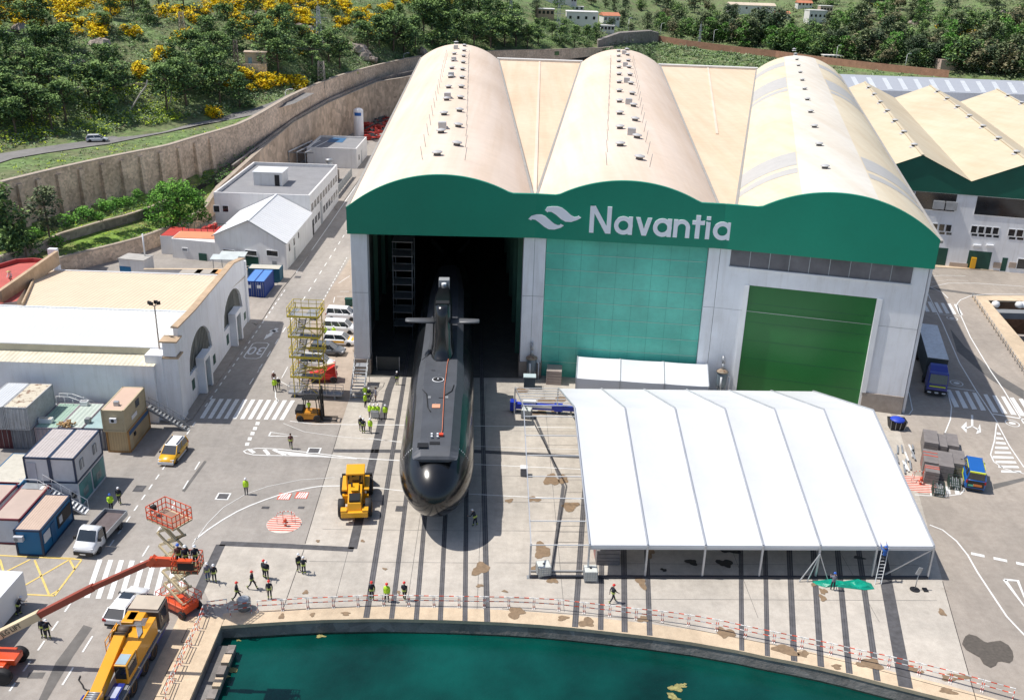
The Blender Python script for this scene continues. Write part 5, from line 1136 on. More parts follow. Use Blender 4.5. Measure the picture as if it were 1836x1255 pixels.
def fwin(f, x0, y0, x1, y1, par, name='window', m=glass, d=.03, frame=True):
    a0, z1 = f.sz(x0, y0); a1, _ = f.sz(x1, y0); _, z0 = f.sz(x0, y1); z0 = max(z0, 0.02)
    mb = MB(); f.box(mb, a0, a1, z0, z1, -.05, d, m); o = mb.obj(name, par)
    if frame:
        mb = MB(); e = .09
        for q_ in ((a0-e, a0, z0-e, z1+e), (a1, a1+e, z0-e, z1+e), (a0, a1, z0-e, z0), (a0, a1, z1, z1+e)): f.box(mb, *q_, -.05, d+.06, whitem)
        mb.obj('frame', o)
    return o
for q_ in ((400.5,447,420.6,456.5), (440,448.5,460,457), (478,448.5,498,458)): fwin(FWp, *q_, t)
fwin(FWp, 440, 459, 463, 478, t, 'door', dgreen, frame=False); fwin(FWp, 488, 468, 496, 475, t, frame=False, m=greym)
FS = Plane((Wb.x, Wb.y), radians(90)); 
for a, z, w, h in ((2, 2.7, .8, 1.2), (5.5, 2.7, .9, 1.2), (5.5, .1, 1.0, 2.2), (9, 3.0, .8, 1.0), (11, 3.2, .8, 1.2), (11, .8, .8, 1.2), (14.2, 3.4, .8, 1.2), (14.2, .9, .8, 1.2)):
    mb = MB(); FS.box(mb, a, a+w, z, z+h, -.02, .05, glass if z > .5 else steel); mb.obj('window' if z > .5 else 'door', t)
t = thing('annex', 'low white annex with an orange roof left of the gabled workshop', 'building'); Aa = G(310, 462)
mb = MB(); mb.hexa([(Aa.x, Aa.y, 0), (Wa.x-.01, Wa.y+.1, 0), (Wa.x-.01, Wa.y+6.5, 0), (Aa.x, Aa.y+6.5, 0)], [(Aa.x, Aa.y, 3.4), (Wa.x-.01, Wa.y+.1, 3.4), (Wa.x-.01, Wa.y+6.5, 3.4), (Aa.x, Aa.y+6.5, 3.4)], wt_m); mb.hexa([(Aa.x-2.6, Aa.y+2, 0), (Aa.x-.01, Aa.y+2, 0), (Aa.x-.01, Aa.y+8, 0), (Aa.x-2.6, Aa.y+8, 0)], [(Aa.x-2.6, Aa.y+2, 3.2), (Aa.x-.01, Aa.y+2, 3.2), (Aa.x-.01, Aa.y+8, 3.2), (Aa.x-2.6, Aa.y+8, 3.2)], wt_m); mb.obj('wall', t, fix=False)
om = mat('orange_terrace', (.68, .27, .14), .8, var=.06); rm = mat('red_floor', (.48, .05, .04), .7, var=.1)
mb = MB(); mb.box(Aa.x+.2, Wa.x-.2, Aa.y+.3, Aa.y+4.6, 3.41, 3.5, om); mb.box(Aa.x-2.5, Aa.x, Aa.y+2.1, Aa.y+7.9, 3.21, 3.3, rm); mb.box(Aa.x, Wa.x-.1, Aa.y+4.7, Aa.y+6.4, 3.41, 3.46, rm); mb.obj('roof', t)
FN = Plane((Aa.x, Aa.y), atan2(Wa.y-Aa.y, Wa.x-Aa.x)); fwin(FN, 356, 454, 370, 474, t, 'door', dgreen, frame=False); fwin(FN, 327, 445, 336, 450, t, m=greym)
mb = MB()
for k in range(9): mb.cyl((Aa.x+.5+k*1.1, Aa.y+4.6, 3.4), (Aa.x+.5+k*1.1, Aa.y+4.6, 5.0), .05, dgreen, n=5)
mb.beam((Aa.x+.5, Aa.y+4.6, 5.0), (Aa.x+9.3, Aa.y+4.6, 5.0), .06, .06, dgreen); mb.obj('railing', t)
t = thing('timber_pile', 'stack of dark red benches on the terrace behind the annex', 'benches', (Aa.x+5.5, Aa.y+9.5, 0)); mb = MB(); 
for k in range(6): mb.box(-3+k*.9, -2.4+k*.9, -.8-(k % 2)*.4, .9, 2.3+(k % 3)*.2, 3.0+(k % 3)*.3, rm)
mb.box(-4, 5, -2.5, 3, 0, 2.2, wt_m); mb.obj('bench', t)
# canopies, skip and cabin in the back yard
t = thing('small_cabin', 'small white and blue cabin behind the cream ribbed roof', 'cabin', G(246, 487), radians(-10)); mb = MB(); mb.box(-2.2, 2.2, -1.4, 1.6, 0, 2.4, wt_m); mb.obj('body', t); mb = MB(); mb.box(-2.3, 2.3, -1.5, 1.7, 2.4, 2.5, mat('grey_cabin_roof', (.45, .43, .4), .7)); mb.obj('roof', t); mb = MB(); mb.box(-2.21, -.2, -1.42, -1.38, .1, 1.2, bluep); mb.obj('door', t); mb = MB(); mb.cyl((1.1, 1, 2.4), (1.1, 1, 6.2), .13, whitem, n=8); mb.obj('chimney', t)
for k, (px, w, m_) in enumerate(((345, 3.2, steel), (372, 3.2, steel), (396, 2.4, om))):
    t = thing('open_skip', ['grey covered skip behind the cream ribbed roof', 'second grey covered skip behind the cream ribbed roof', 'orange skip behind the cream ribbed roof'][k], 'skip', G(px, 499), 0, 'skips in the back yard'); mb = MB(); mb.box(-w/2, w/2, -1.4, 1.2, 0, 1.2, greym); mb.obj('body', t); mb = MB(); mb.box(-w/2-.05, w/2+.05, -1.45, 1.25, 1.2, 1.26, mat('skip_lid', (.42, .38, .33), .8) if k < 2 else mat('orange_lid', (.65, .33, .13), .7)); mb.obj('lid', t)
for px, py, lab in ((420, 480, 'pale canopy roof in front of the workshop windows'), (405, 486, 'pale blue canopy lower in front of the workshop')):
    t = thing('canopy', lab, 'canopy', G(px, py), 0, 'canopies'); mb = MB(); mb.hexa([(-2.2, -1, 2.2), (2.2, -1, 2.2), (2.2, 1, 2.5), (-2.2, 1, 2.5)], [(-2.2, -1, 2.26), (2.2, -1, 2.26), (2.2, 1, 2.56), (-2.2, 1, 2.56)], mat('pale_blue_sheet', (.55, .6, .6), .5)); mb.obj('roof', t)
    for x in (-2, 2): mb = MB(); mb.beam((x, 0, 0), (x, 0, 2.3), .1, .1, steel); mb.obj('post', t)
t = thing('yard_wall', 'low pale wall with white coping along the back yard', 'wall'); mb = MB(); A, Bq = G(300, 497), G(515, 489)
mb.beam((-60, 150.5, .6), (-39.5, 152.5, .6), .3, 1.2, wt_m); mb.beam((-60, 150.5, 1.24), (-39.5, 152.5, 1.24), .5, .08, kerbm); mb.obj('wall', t)
# ------------------------------------------------------------------ two storey flat roofed building
t = thing('flat_roofed_offices', 'long white two storey building with grey flat roof and stair hut', 'building'); fx0, fx1, fy0, fy1, fz = -56.0, -38.25, 177.0, 205.6, 7.2
grr = mat('grey_bitumen_roof', (.27, .27, .28), .9, var=.08, scale=.4, dirt=.2)
mb = MB(); mb.box(fx0, fx1, fy0, fy1, 0, fz, wt_m); mb.obj('wall', t)
mb = MB(); mb.box(fx0+.4, fx1-.4, fy0+.4, fy1-.4, fz+.002, fz+.06, grr); mb.obj('roof', t)
mb = MB()
for q_ in ((fx0, fx1, fy0, fy0+.35), (fx0, fx1, fy1-.35, fy1), (fx0, fx0+.35, fy0+.352, fy1-.352), (fx1-.35, fx1, fy0+.352, fy1-.352)): mb.box(*q_, fz+.003, fz+.7, wt_m)
mb.obj('parapet', t); c = G(490, 333, fz)
mb = MB(); mb.box(c.x-3.6, c.x+1.9, c.y-.6, c.y+4.5, fz+.06, fz+2.6, wt_m); mb.box(c.x-3.8, c.x+2.1, c.y-.8, c.y+4.7, fz+2.6, fz+2.72, wrf); mb.box(c.x+.5, c.x+1.4, c.y-.66, c.y-.58, fz+.1, fz+2.2, dark); mb.obj('stair_hut', t)
FF = Plane((fx1, fy0), radians(90))
for row, z in enumerate((4.6, 1.5)):
    for k in range(10):
        if row == 1 and k in (3,): continue
        a = 1.0+k*2.75
        for o_ in (0, 1.05): mb = MB(); FF.box(mb, a+o_, a+o_+.75, z, z+1.35, -.02, .035, glass); mb.obj('window', t)
mb = MB(); FF.box(mb, 9.2, 10.6, .05, 4.4, -.02, .12, steel); mb.obj('door', t); mb = MB(); FF.box(mb, 1.2, 2.1, .05, 2.2, -.02, .1, dark); mb.obj('door', t)
F0 = Plane((fx0, fy0), 0.0); fwin(F0, 383, 369, 393, 380, t); fwin(F0, 399, 369, 409, 380, t)
# ------------------------------------------------------------------ rear building, steel rack, tank, plant
t = thing('rear_building', 'grey flat roofed building with white side behind the offices', 'building'); mb = MB(); mb.box(-52, -39.8, 240, 257, 0, 4.4, wt_m); mb.obj('wall', t); mb = MB(); mb.box(-51.6, -40.2, 240.4, 256.6, 4.402, 4.45, grr); mb.box(-49, -45, 250, 256.5, 4.451, 4.5, mat('blue_roof_patch', (.05, .15, .3), .5)); mb.obj('roof', t); mb = MB()
for q_ in ((-52, -39.8, 240, 240.3), (-52, -39.8, 256.7, 257), (-52, -51.7, 240.302, 256.698), (-40.1, -39.8, 240.302, 256.698)): mb.box(*q_, 4.402, 4.9, wt_m)
mb.obj('parapet', t); mb = MB(); mb.box(-39.81, -39.75, 243, 244.3, 1.5, 2.8, glass); mb.obj('window', t); mb = MB(); mb.box(-39.81, -39.75, 247, 248.2, 0, 3.2, steel); mb.obj('door', t)
t = thing('steel_rack', 'open white steel frame standing beside the rear building', 'steel frame', (-56.0, 236, 0)); mb = MB()
for k in range(4): mb.beam((-1.6+k*2.0, 0, 4.4), (1.0+k*2.0, 16, 4.4), .2, .25, whitem)
for k in range(4): mb.beam((-1+k*.7, k*4+1, 4.1), (6.2+k*.7, k*4+1, 4.1), .18, .2, greym)
for k in range(4):
    for y in (0, 15.5): mb.beam((-1.6+k*2+y*.16, y, 0), (-1.6+k*2+y*.16, y, 4.3), .2, .2, greym)
mb.obj('beam', t)
t = thing('storage_tank', 'tall white cylindrical tank with a blue label near the stone wall', 'tank', (-45.8, 281.5, 0)); mb = MB(); mb.lathe([(1.35, .4), (1.4, .6), (1.4, 7.9), (1.2, 8.3), (.6, 8.6), (.1, 8.65)], mat('tank_white', (.8, .8, .82), .4, var=.02), n=22); mb.obj('vessel', t); mb = MB()
mb.loft([[(1.415*sin(a), -1.415*cos(a), z) for a in [radians(-42+84*i/12) for i in range(13)]] for z in (6.6, 7.5)], mat('label_blue', (.01, .12, .45), .5), closed=False, caps=False); mb.obj('label', t, fix=False)
mb = MB(); [mb.box(x-.1, x+.1, y-.1, y+.1, 0, .6, steel) for x in (-.9, .9) for y in (-.9, .9)]; mb.obj('leg', t)
rd = random.Random(4)
t = thing('plant_unit', 'cooling plant with pipes and a vessel in front of the rear building', 'plant', (-41.5, 226, 0)); mb = MB(); mb.box(-3.6, -.5, -3, 2, 0, 2.2, plinth); mb.obj('base', t); mb = MB(); mb.lathe([(.5, 2.2), (.7, 2.5), (.7, 4.0), (.5, 4.3), (.9, 4.4), (.9, 4.7), (.1, 4.9)], steel, c=(-2.6, 1, 0), n=12); mb.obj('vessel', t); mb = MB(); mb.tube([(-3, -2, 2.3), (-3, -2, 3.2), (-1.2, -2, 3.2), (-1.2, 0, 2.6)], .15, steel); mb.cyl((-2, -2.4, 2.6), (-.6, -2.4, 2.6), .4, whitem, n=10); mb.obj('pipe', t)
t = thing('fence', 'grey panel fence along the pavement by the plant', 'fence', (-39.4, 208, 0)); [MB().beam((0, k*2.2, 0), (0, k*2.2, 2.2), .1, .1, steel).obj('post', t) for k in range(11)]; mb = MB(); mb.box(-.03, .03, 0, 22, .3, 2.1, mat('fence_sheet', (.3, .32, .32), .6)); mb.obj('panel', t)
for k, (px, py, s) in enumerate(((660, 243, 1.2), (667, 236, 1.4), (676, 230, 1.2), (684, 224, 1.0), (672, 250, 1.1), (690, 216, .9), (655, 230, 1.0))):
    t = thing('scrap_heap', 'red scrap heap '+['nearest the white tank', 'left of the middle of the scrap yard', 'in the middle of the scrap yard', 'upper right in the scrap yard', 'lowest beside the hall roof edge', 'farthest up in the scrap yard', 'behind the white tank'][k], 'scrap', G(px, py), 0, 'red scrap heaps by the stone wall'); mb = MB()
    for j in range(16): mb.cbox((rd.uniform(-2, 2)*s, rd.uniform(-3, 3)*s, rd.uniform(.2, 1.2)*s), (rd.uniform(.6, 2)*s, rd.uniform(.3, 1.2), rd.uniform(.3, 1)), (mat('scrap_red', (.42, .04, .03), .6, var=.3), mat('scrap_grey', (.12, .13, .13), .7, var=.3))[(j+k) % 3 == 0], rz=rd.uniform(0, 3))
    mb.obj('scrap', t)
# ================================================================== GREEN GABLED WORKS ON THE RIGHT
gb = thing('gabled_works', 'long white works with dark green sawtooth gables behind the right hall', 'building'); GA = Plane((78.8, 170.9), radians(-13.24))
p1 = GA.sz(1654, 278); v1 = GA.sz(1741, 325); v0 = GA.sz(1602, 297); bz = GA.sz(1741, 350)[1]; HWd = v1[0]-p1[0]; hgt = p1[1]-v1[1]
dg = mat('deep_green_gable', (.0, .10, .065), .55, var=.1, scale=.3); ghd = Vector((sin(radians(13.24)), cos(radians(13.24)), 0))
LenG = 118; roofC = mat('pale_straw_roof', (.60, .53, .40), .85, var=.03, kind='roof')
pk_ = [p1[0]+2*HWd*k for k in range(4)]; zp, zv = p1[1], v1[1]
mb = MB(); GA.box(mb, v0[0]-8, pk_[3], 0, bz, -.5, 0, white); mb.obj('wall', gb)
mb = MB()
for a in pk_: GA.extr(mb, [(a-HWd, bz+.002), (a+HWd, bz+.002), (a+HWd, zv), (a, zp), (a-HWd, zv)], -.6, .2, dg)
mb.obj('gable', gb, fix=False)
for i, a in enumerate(pk_):
    mb = MB()
    for s_ in (-1, 1):
        A = Vector(GA.P(a, zp+.05, .5)); Bq = Vector(GA.P(a+s_*HWd, zv+.05, .5)); mb.poly([A, Bq, Bq+ghd*LenG, A+ghd*LenG], roofC)
    mb.beam(Vector(GA.P(a, zp+.1, .5)), Vector(GA.P(a, zp+.1, .5))+ghd*LenG, .5, .12, roofC); o = mb.obj('roof', gb, fix=False)
    for k in range(7):
        p = Vector(GA.P(a-.3, zp-.02, 0))+ghd*(9+k*15.5); v = bpy.data.objects.new('ventilator', vm); COL.objects.link(v); v.parent = o; v.location = p; v.scale = (.9,)*3
for q_ in ((1629,343,1640,362), (1642,343,1718,374), (1753,352,1850,385)): fwin(GA, *q_, gb)
mb = MB(); a0, z1 = GA.sz(1673, 359); a1, z0 = GA.sz(1715, 377); 
for k in range(2): GA.box(mb, a0+(a1-a0)*k/2+.1, a0+(a1-a0)*(k+1)/2-.1, z0, z1, .05, .6, steel)
mb.obj('louvre_unit', gb)
for x0, y0, x1, n in ((1671,401,1708,3), (1741,405,1793,4), (1808,411,1866,4)):
    for k in range(n):
        xa = x0+(x1-x0)*k/n+1.5; xb = x0+(x1-x0)*(k+1)/n-1.5; yy = y0+(k*1.0); fwin(GA, xa, yy, xb, yy+12, gb); fwin(GA, xa, yy+14, xb, yy+18, gb, frame=False)
fwin(GA, 1671, 443, 1701, 476, gb, 'door', dgreen, frame=False); fwin(GA, 1738, 449, 1780, 482, gb, 'door', dgreen, frame=False); fwin(GA, 1798, 462, 1808, 486, gb, 'door', dgreen, frame=False); fwin(GA, 1742, 461, 1751, 480, gb, 'yellow_box', yellow, .5, frame=False)
fwin(GA, 1826, 464, 1850, 482, gb)
for x in (1745, 1768): fwin(GA, x, 438, x+14, 441, gb, 'lamp', whitem, .4, frame=False)
for x0, x1 in ((1703,1736), (1782,1796), (1810,1823)): fwin(GA, x0, 470, x1, 480, gb, 'plinth', mat('tan_plinth', (.45, .36, .29), .9), .1, frame=False)
t = thing('long_shed', 'long low blue grey shed with pale skylight strips behind the cream gables', 'building'); zl = 9.0
P = [G(p[0], p[1], zl) for p in ((1495,160),(1496,133),(1900,148),(1900,172))]; mb = MB(); mb.prism([(p.x, p.y) for p in P[::-1]], 0, zl, white, mat('blue_grey_roof', (.40, .42, .46), .6, var=.05)); mb.obj('wall', t, fix=False); 
for k in range(15):
    x = 1508+k*28; mb = MB(); mb.poly([G(x, 158+(x-1500)*.03, zl+.05), G(x+9, 158+(x-1500)*.03, zl+.05), G(x-3, 137+(x-1500)*.035, zl+.05), G(x-11, 137+(x-1500)*.035, zl+.05)], mat('skylight_strip', (.66, .68, .7), .4)); mb.obj('skylight', t, fix=False)
t = thing('stone_block_building', 'pale pink blocky building beyond the long shed', 'building'); mb = MB(); 
for x0, x1, y0 in ((1684,1735,133), (1738,1768,136), (1766,1784,139)):
    a, b = G(x0, y0, 4), G(x1, y0, 4); mb.box(a.x, b.x, a.y, a.y+14, 0, 10.5-(x0 == 1766)*2, mat('pink_render', (.52, .39, .33), .85, var=.06))
mb.obj('wall', t)
# dry dock pit at the right edge
pw = mat('rusty_dock_wall', (.30, .18, .11), .9, var=.35, kind='stone', p=.5, dirt=.5); mb = MB(); Pp = [Vector((x, y, 0)) for x, y in PIT]; D_ = Vector((0, 0, -5.5))
for i in range(4): a, b = Pp[i], Pp[(i+1) % 4]; mb.poly([a, b, b+D_, a+D_], pw)
mb.poly([p+D_ for p in Pp], mat('dock_floor', (.06, .055, .05), .6, var=.4, scale=.3)); struct(mb.obj('dock_pit', fix=False))
mb = MB(); cop_ = [G2(p) for p in ((1743,533),(1990,533),(1990,546),(1771,541),(1960,762),(1925,790))]
mb.prism([cop_[0], cop_[5], cop_[4], cop_[3], cop_[2], cop_[1]], .0, .25, kerbm); struct(mb.obj('dock_coping', fix=False))
t = thing('dock_gate', 'grey caisson beam across the dock pit', 'dock beam'); mb = MB(); a, b = G(1776, 556), G(1990, 562); mb.beam((a.x, a.y, -.6), (b.x, b.y, -.6), 1.8, 1.0, greym); mb.obj('beam', t); mb = MB(); a, b = G(1800, 595), G(1990, 605); mb.beam((a.x, a.y, -.8), (b.x, b.y, -.8), .8, .8, plinth); mb.obj('strut', t); mb = MB(); a, b = G(1830, 620), G(1990, 650); mb.beam((a.x, a.y, -1.2), (b.x, b.y, -1.2), .8, .8, mat('rust_beam', (.3, .13, .06), .8)); mb.obj('strut', t)
for k, (px, py) in enumerate(((1784, 551), (1826, 552), (1834, 552))):
    o = MB().lathe([(.05, 1.1), (.5, .9), (.65, .5), (.5, .1), (.1, 0)], whitem, n=12).obj('mooring_buoy'); o.location = G(px, py); tag(o, ['white buoy at the left end of the dock beam', 'white buoy left of the pair on the dock beam', 'white buoy right of the pair on the dock beam'][k], 'buoy', 'white buoys on the dock')
t = thing('railing', 'grey chain railing running along the dock road edge', 'railing'); pts = [G(1743+ (1836-1743)*k/22, 534+(672-534)*k/22+(0)) for k in range(26)]; [MB().cyl((p.x, p.y, 0), (p.x, p.y, .9), .05, greym, n=5).obj('post', t) for p in pts]; mb = MB(); [mb.cyl((a.x, a.y, z), (b.x, b.y, z), .03, steel, n=4) for a, b in zip(pts[:-1], pts[1:]) for z in (.45, .85)]; mb.obj('rail', t)
# ================================================================== TERRAIN BEYOND THE WALLS
BND = [(-420,400,13),(-120,362,13),(0,335,13),(130,303,13),(300,268,13),(400,238,13.2),(438,226,13.6),(480,202,14.8),(520,178,16),(601,143,16),(689,118,16),(756,104,16),(830,98,15.5),(900,94,15),(1000,92,14),(1076,89,12),(1130,84,10),(1180,76,8),(1280,92,6),(1380,104,5),(1500,120,4.5),(1650,137,4),(1836,154,4),(2000,170,4),(2300,200,4)]
FLAT = [(-420,38),(0,36),(175,27),(330,22),(460,17),(560,8),(640,4),(900,4),(1076,4),(1180,14),(1836,10),(2300,10)]
SLO = [(-420,.26),(0,.24),(150,.215),(300,.20),(450,.17),(600,.135),(760,.105),(860,.075),(960,.055),(1100,.045),(1250,.05),(1400,.06),(1600,.085),(1836,.11),(2300,.13)]
def az(px, py): r = ray(px, py); return atan2(r.x, r.y)
BP = [(az(p[0], p[1]), G(*p)) for p in BND]
def lerp(tab, x):
    if x <= tab[0][0]: return tab[0][1]
    for (a, u), (b, v) in zip(tab[:-1], tab[1:]):
        if x <= b: return u+(v-u)*(x-a)/(b-a)
    return tab[-1][1]
FT = [(az(x, 200), d) for x, d in FLAT]; ST = [(az(x, 100), d) for x, d in SLO]
BD_ = [(a, hypot(p.x, p.y)) for a, p in BP]; BZ_ = [(a, p.z) for a, p in BP]
def terr(a, D):
    D0 = lerp(BD_, a); z0 = lerp(BZ_, a); d = D-D0; fl = lerp(FT, a); k = lerp(ST, a)
    z = z0-.25
    if d > fl:
        e = d-fl; z += k*e + (4.5 if a < .05 else 2.0)*(1-math.exp(-e/14))*min(1, e/20)
        x, y = D*sin(a), D*cos(a); w = min(1, e/25)
        z += w*(noise.noise(Vector((x*.018, y*.018, 0)))*5+noise.noise(Vector((x*.07, y*.07, 3)))*1.6)
        if d > 420: z += (d-420)*.03
    return z
def hill(px, py):
    r = ray(px, py); a = atan2(r.x, r.y); hyp = hypot(r.x, r.y); D = lerp(BD_, a)+.5
    while D < 1500:
        z = H+r.z*D/hyp
        if z < terr(a, D): break
        D += max(1.0, D*.004)
    return Vector((D*sin(a), D*cos(a), terr(a, D)))
grassm = mat('hillside_scrub_ground', (.15, .23, .08), .95, var=.3, scale=.2, kind='hill', col2=(.16, .18, .09), bump=.6, bscale=.8)
mb = MB(); A0, A1 = BP[0][0], BP[-1][0]; NA = 170
ds = [0, 2, 5, 9, 14, 20, 27, 35, 44, 54, 66, 80, 96, 114, 135, 160, 190, 225, 265, 310, 360, 420, 500, 600, 740, 900, 1100]
rings = []; AR = az(1090, 86)
for d in [-45, -.5]+ds:
    ring = []
    for i in range(NA+1):
        a = A0+(A1-A0)*i/NA; dd = d if a > AR else max(d, .75); D = lerp(BD_, a)+dd; ring.append((D*sin(a), D*cos(a), (-.3 if dd < -1 else (terr(a, D+.6)-(.1 if a > AR else 1.5))) if d < 0 else terr(a, D)))
    rings.append(ring)
mb.loft(rings, grassm, closed=False, caps=False); struct(mb.obj('hillside', fix=False))
def solid_wall(name, label, pts_top, zb, th, m, cap=None, buttress=None, out=1):
    t = thing(name, label, 'wall'); mb = MB(); cp = MB()
    for i in range(len(pts_top)-1):
        a, b = pts_top[i], pts_top[i+1]; d = (b-a); d.z = 0; d.normalize(); n = Vector((-d.y, d.x, 0))*out
        A = [(a.x, a.y, zb[i]), (b.x, b.y, zb[i+1]), (b.x+n.x*th, b.y+n.y*th, zb[i+1]), (a.x+n.x*th, a.y+n.y*th, zb[i])]
        T = [(a.x, a.y, a.z), (b.x, b.y, b.z), (b.x+n.x*th, b.y+n.y*th, b.z), (a.x+n.x*th, a.y+n.y*th, a.z)]
        mb.hexa(A, T, m)
        if cap:
            c0 = [(p[0], p[1], p[2]+.01) for p in T]; e = n*-.12
            cp.hexa([(c0[0][0]+e.x, c0[0][1]+e.y, c0[0][2]), (c0[1][0]+e.x, c0[1][1]+e.y, c0[1][2]), c0[2], c0[3]], [(c0[0][0]+e.x, c0[0][1]+e.y, c0[0][2]+.22), (c0[1][0]+e.x, c0[1][1]+e.y, c0[1][2]+.22), (c0[2][0], c0[2][1], c0[2][2]+.22), (c0[3][0], c0[3][1], c0[3][2]+.22)], cap)
    mb.obj('masonry', t, fix=False)
    if cap: cp.obj('coping', t, fix=False)
    return t
capm2 = mat('pale_stone_coping', (.44, .37, .30), .9, var=.1, dirt=.3)
# upper wall
NT = 60; up = []; zb = []
ZBT = [(az(-420,400),5.4),(az(300,268),5.6),(az(400,238),6.4),(az(460,220),8.2),(az(520,178),10.5),(az(581,150),11.2),(az(651,128),12),(az(756,104),13),(az(1076,89),10),(az(1130,84),7)]
for i in range(NT+1):
    a = BP[0][0]+(az(1100,87)-BP[0][0])*i/NT; D = lerp(BD_, a); up.append(Vector((D*sin(a), D*cos(a), lerp(BZ_, a)+.5))); zb.append(lerp(ZBT, a)-.6)
uw = solid_wall('retaining_wall', 'long tall stone retaining wall with buttresses below the hill road', up, zb, .9, stone, capm2, out=1)
for px in (-42,0,32,66,103,142,181,217,251,286,318,348,375):
    a = az(px, lerp([(p[0], p[1]) for p in BND], px)); D = lerp(BD_, a); p = Vector((D*sin(a), D*cos(a), 0)); a2 = a+.004; zt_ = lerp(BZ_, a)-.3; D2 = lerp(BD_, a2); q_ = Vector((D2*sin(a2), D2*cos(a2), 0)); d = (q_-p).normalized(); n = Vector((d.y, -d.x, 0))
    mb = MB(); zb_ = lerp(ZBT, a)-.6
    mb.hexa([p-d*.6+n*1.0, p+d*.6+n*1.0, p+d*.6, p-d*.6], [(*(p-d*.5+n*.45).xy, zt_), (*(p+d*.5+n*.45).xy, zt_), (*(p+d*.5).xy, zt_), (*(p-d*.5).xy, zt_)], stone)
    for v in range(-8, -4): mb.v[v] = (mb.v[v][0], mb.v[v][1], zb_)
    mb.obj('buttress', uw, fix=False)
# lower wall and the terrace between
LW = [(370,372,2.6),(384,350,3.8),(395,335,4.8),(418,315,6.2),(470,268,8.4),(525,221,10.3),(588,186,11),(676,148,12),(746,137,12),(800,131,12)]
lw = [G(*p) for p in LW]
solid_wall('retaining_wall', 'lower stone retaining wall with pale ledge behind the white tank', lw, [-.5]*len(lw), .8, mat('tan_stone_masonry', (.60, .48, .37), .95, var=.12, kind='stone', p=.7, bump=.4, bscale=2), capm2, out=1)
led_m = mat('terrace_ground', (.15, .125, .10), .95, var=.2, kind='ground')
L2B = [(340,320,8),(385,302,8),(400,296,8),(450,276,9),(515,208,10.5),(581,181,11.2),(651,148,12),(749,125,13),(800,120,13)]
mb = MB(); lb2 = []
for p in LW[2:]:
    a = az(p[0], p[1]); D = lerp(BD_, a); g_ = G(*p); DD = max(D-.2, hypot(g_.x, g_.y)+2); lb2.append(Vector((DD*sin(a), DD*cos(a), lerp(ZBT, a)-.35)))
mb.loft([[tuple(G(*p)-Vector((0, 0, .1))) for p in LW[2:]], [tuple(v) for v in lb2]], led_m, closed=False, caps=False, smooth=False); struct(mb.obj('wall_terrace', fix=False))
rc = MB(); fl_ = [(G(*p)+(v-G(*p))*.45)+Vector((0, 0, 1.0)) for p, v in zip(LW[3:], lb2[1:])]
for a, b in zip(fl_[:-1], fl_[1:]): rc.beam(a-Vector((0, 0, 1)), b-Vector((0, 0, 1)), .4, 2.0, stoned)
tag(rc.obj('parapet_wall'), 'narrow dark stone parapet running on the terrace between the two big walls', 'wall')
pp_ = MB(); pp_.tube([tuple(G(*p)) for p in ((727,205,3.5),(700,212,3),(672,222,2.6),(653,232,2.2))], .18, dark, n=6); tag(pp_.obj('pipe'), 'dark pipe fixed along the foot of the tan wall by the scrap yard', 'pipe')
dp = MB(); dp.tube([tuple(G(*p)) for p in ((575,186,11.2),(580,205,8),(585,225,4.5),(588,246,.5))], .22, greym, n=6); tag(dp.obj('pipe'), 'dark drainpipe running down the tan wall left of the white tank', 'pipe')
dp = MB(); dp.tube([tuple(G(*p)) for p in ((524,208,11.0),(527,218,10.2),(529,240,5),)], .18, mat('rust_pipe', (.35, .15, .08), .7), n=6); tag(dp.obj('pipe'), 'rusty bent pipe over the ledge of the tan wall', 'pipe')
# garden terraces at the left
grass = mat('garden_grass', (.18, .30, .05), .95, var=.25, scale=.6, kind='hill', col2=(.22, .22, .09), bump=.6, bscale=2)
A_top = [(-120,520,4.6),(0,462,4.6),(83,434,4.6),(108,421,4.6),(186,398,4.6),(226,388,4.6),(266,375,4.7),(300,360,4.8),(345,338,5.1),(384,312,5.9)]
B_top = [(-120,545,2.6),(0,492,2.6),(110,463,2.6),(206,440,2.6),(251,428,2.6),(286,415,2.6),(320,403,2.6),(350,385,2.6),(370,372,2.6),(384,350,3.8)]
foot = []
for p in A_top:
    a = az(p[0], p[1]-40); D = lerp(BD_, a)-.3; foot.append((D*sin(a), D*cos(a), lerp(ZBT, a)+.3))
Av = [G(*p) for p in A_top]; Bv = [G(*p) for p in B_top]
mb = MB(); mb.loft([foot, [tuple((Vector(f)+v)/2-Vector((0, 0, .5))) for f, v in zip(foot, Av)], [tuple(v-Vector((0, 0, .25))) for v in Av]], grass, closed=False, caps=False)
mb.loft([[tuple(v-Vector((0, 0, 1.4))) for v in Av], [tuple(v-Vector((0, 0, .2))) for v in Bv]], grass, closed=False, caps=False); struct(mb.obj('garden_terrace', fix=False))
solid_wall('garden_wall', 'low grey rubble wall crossing the garden above the lower lawn', Av[:8], [v.z-2.2 for v in Av[:8]], .5, stoned, capm2, out=1)
solid_wall('garden_wall', 'crumbling stone wall at the bottom of the garden lawn', Bv[:9], [-.2]*9, .6, stone, capm2, out=1)
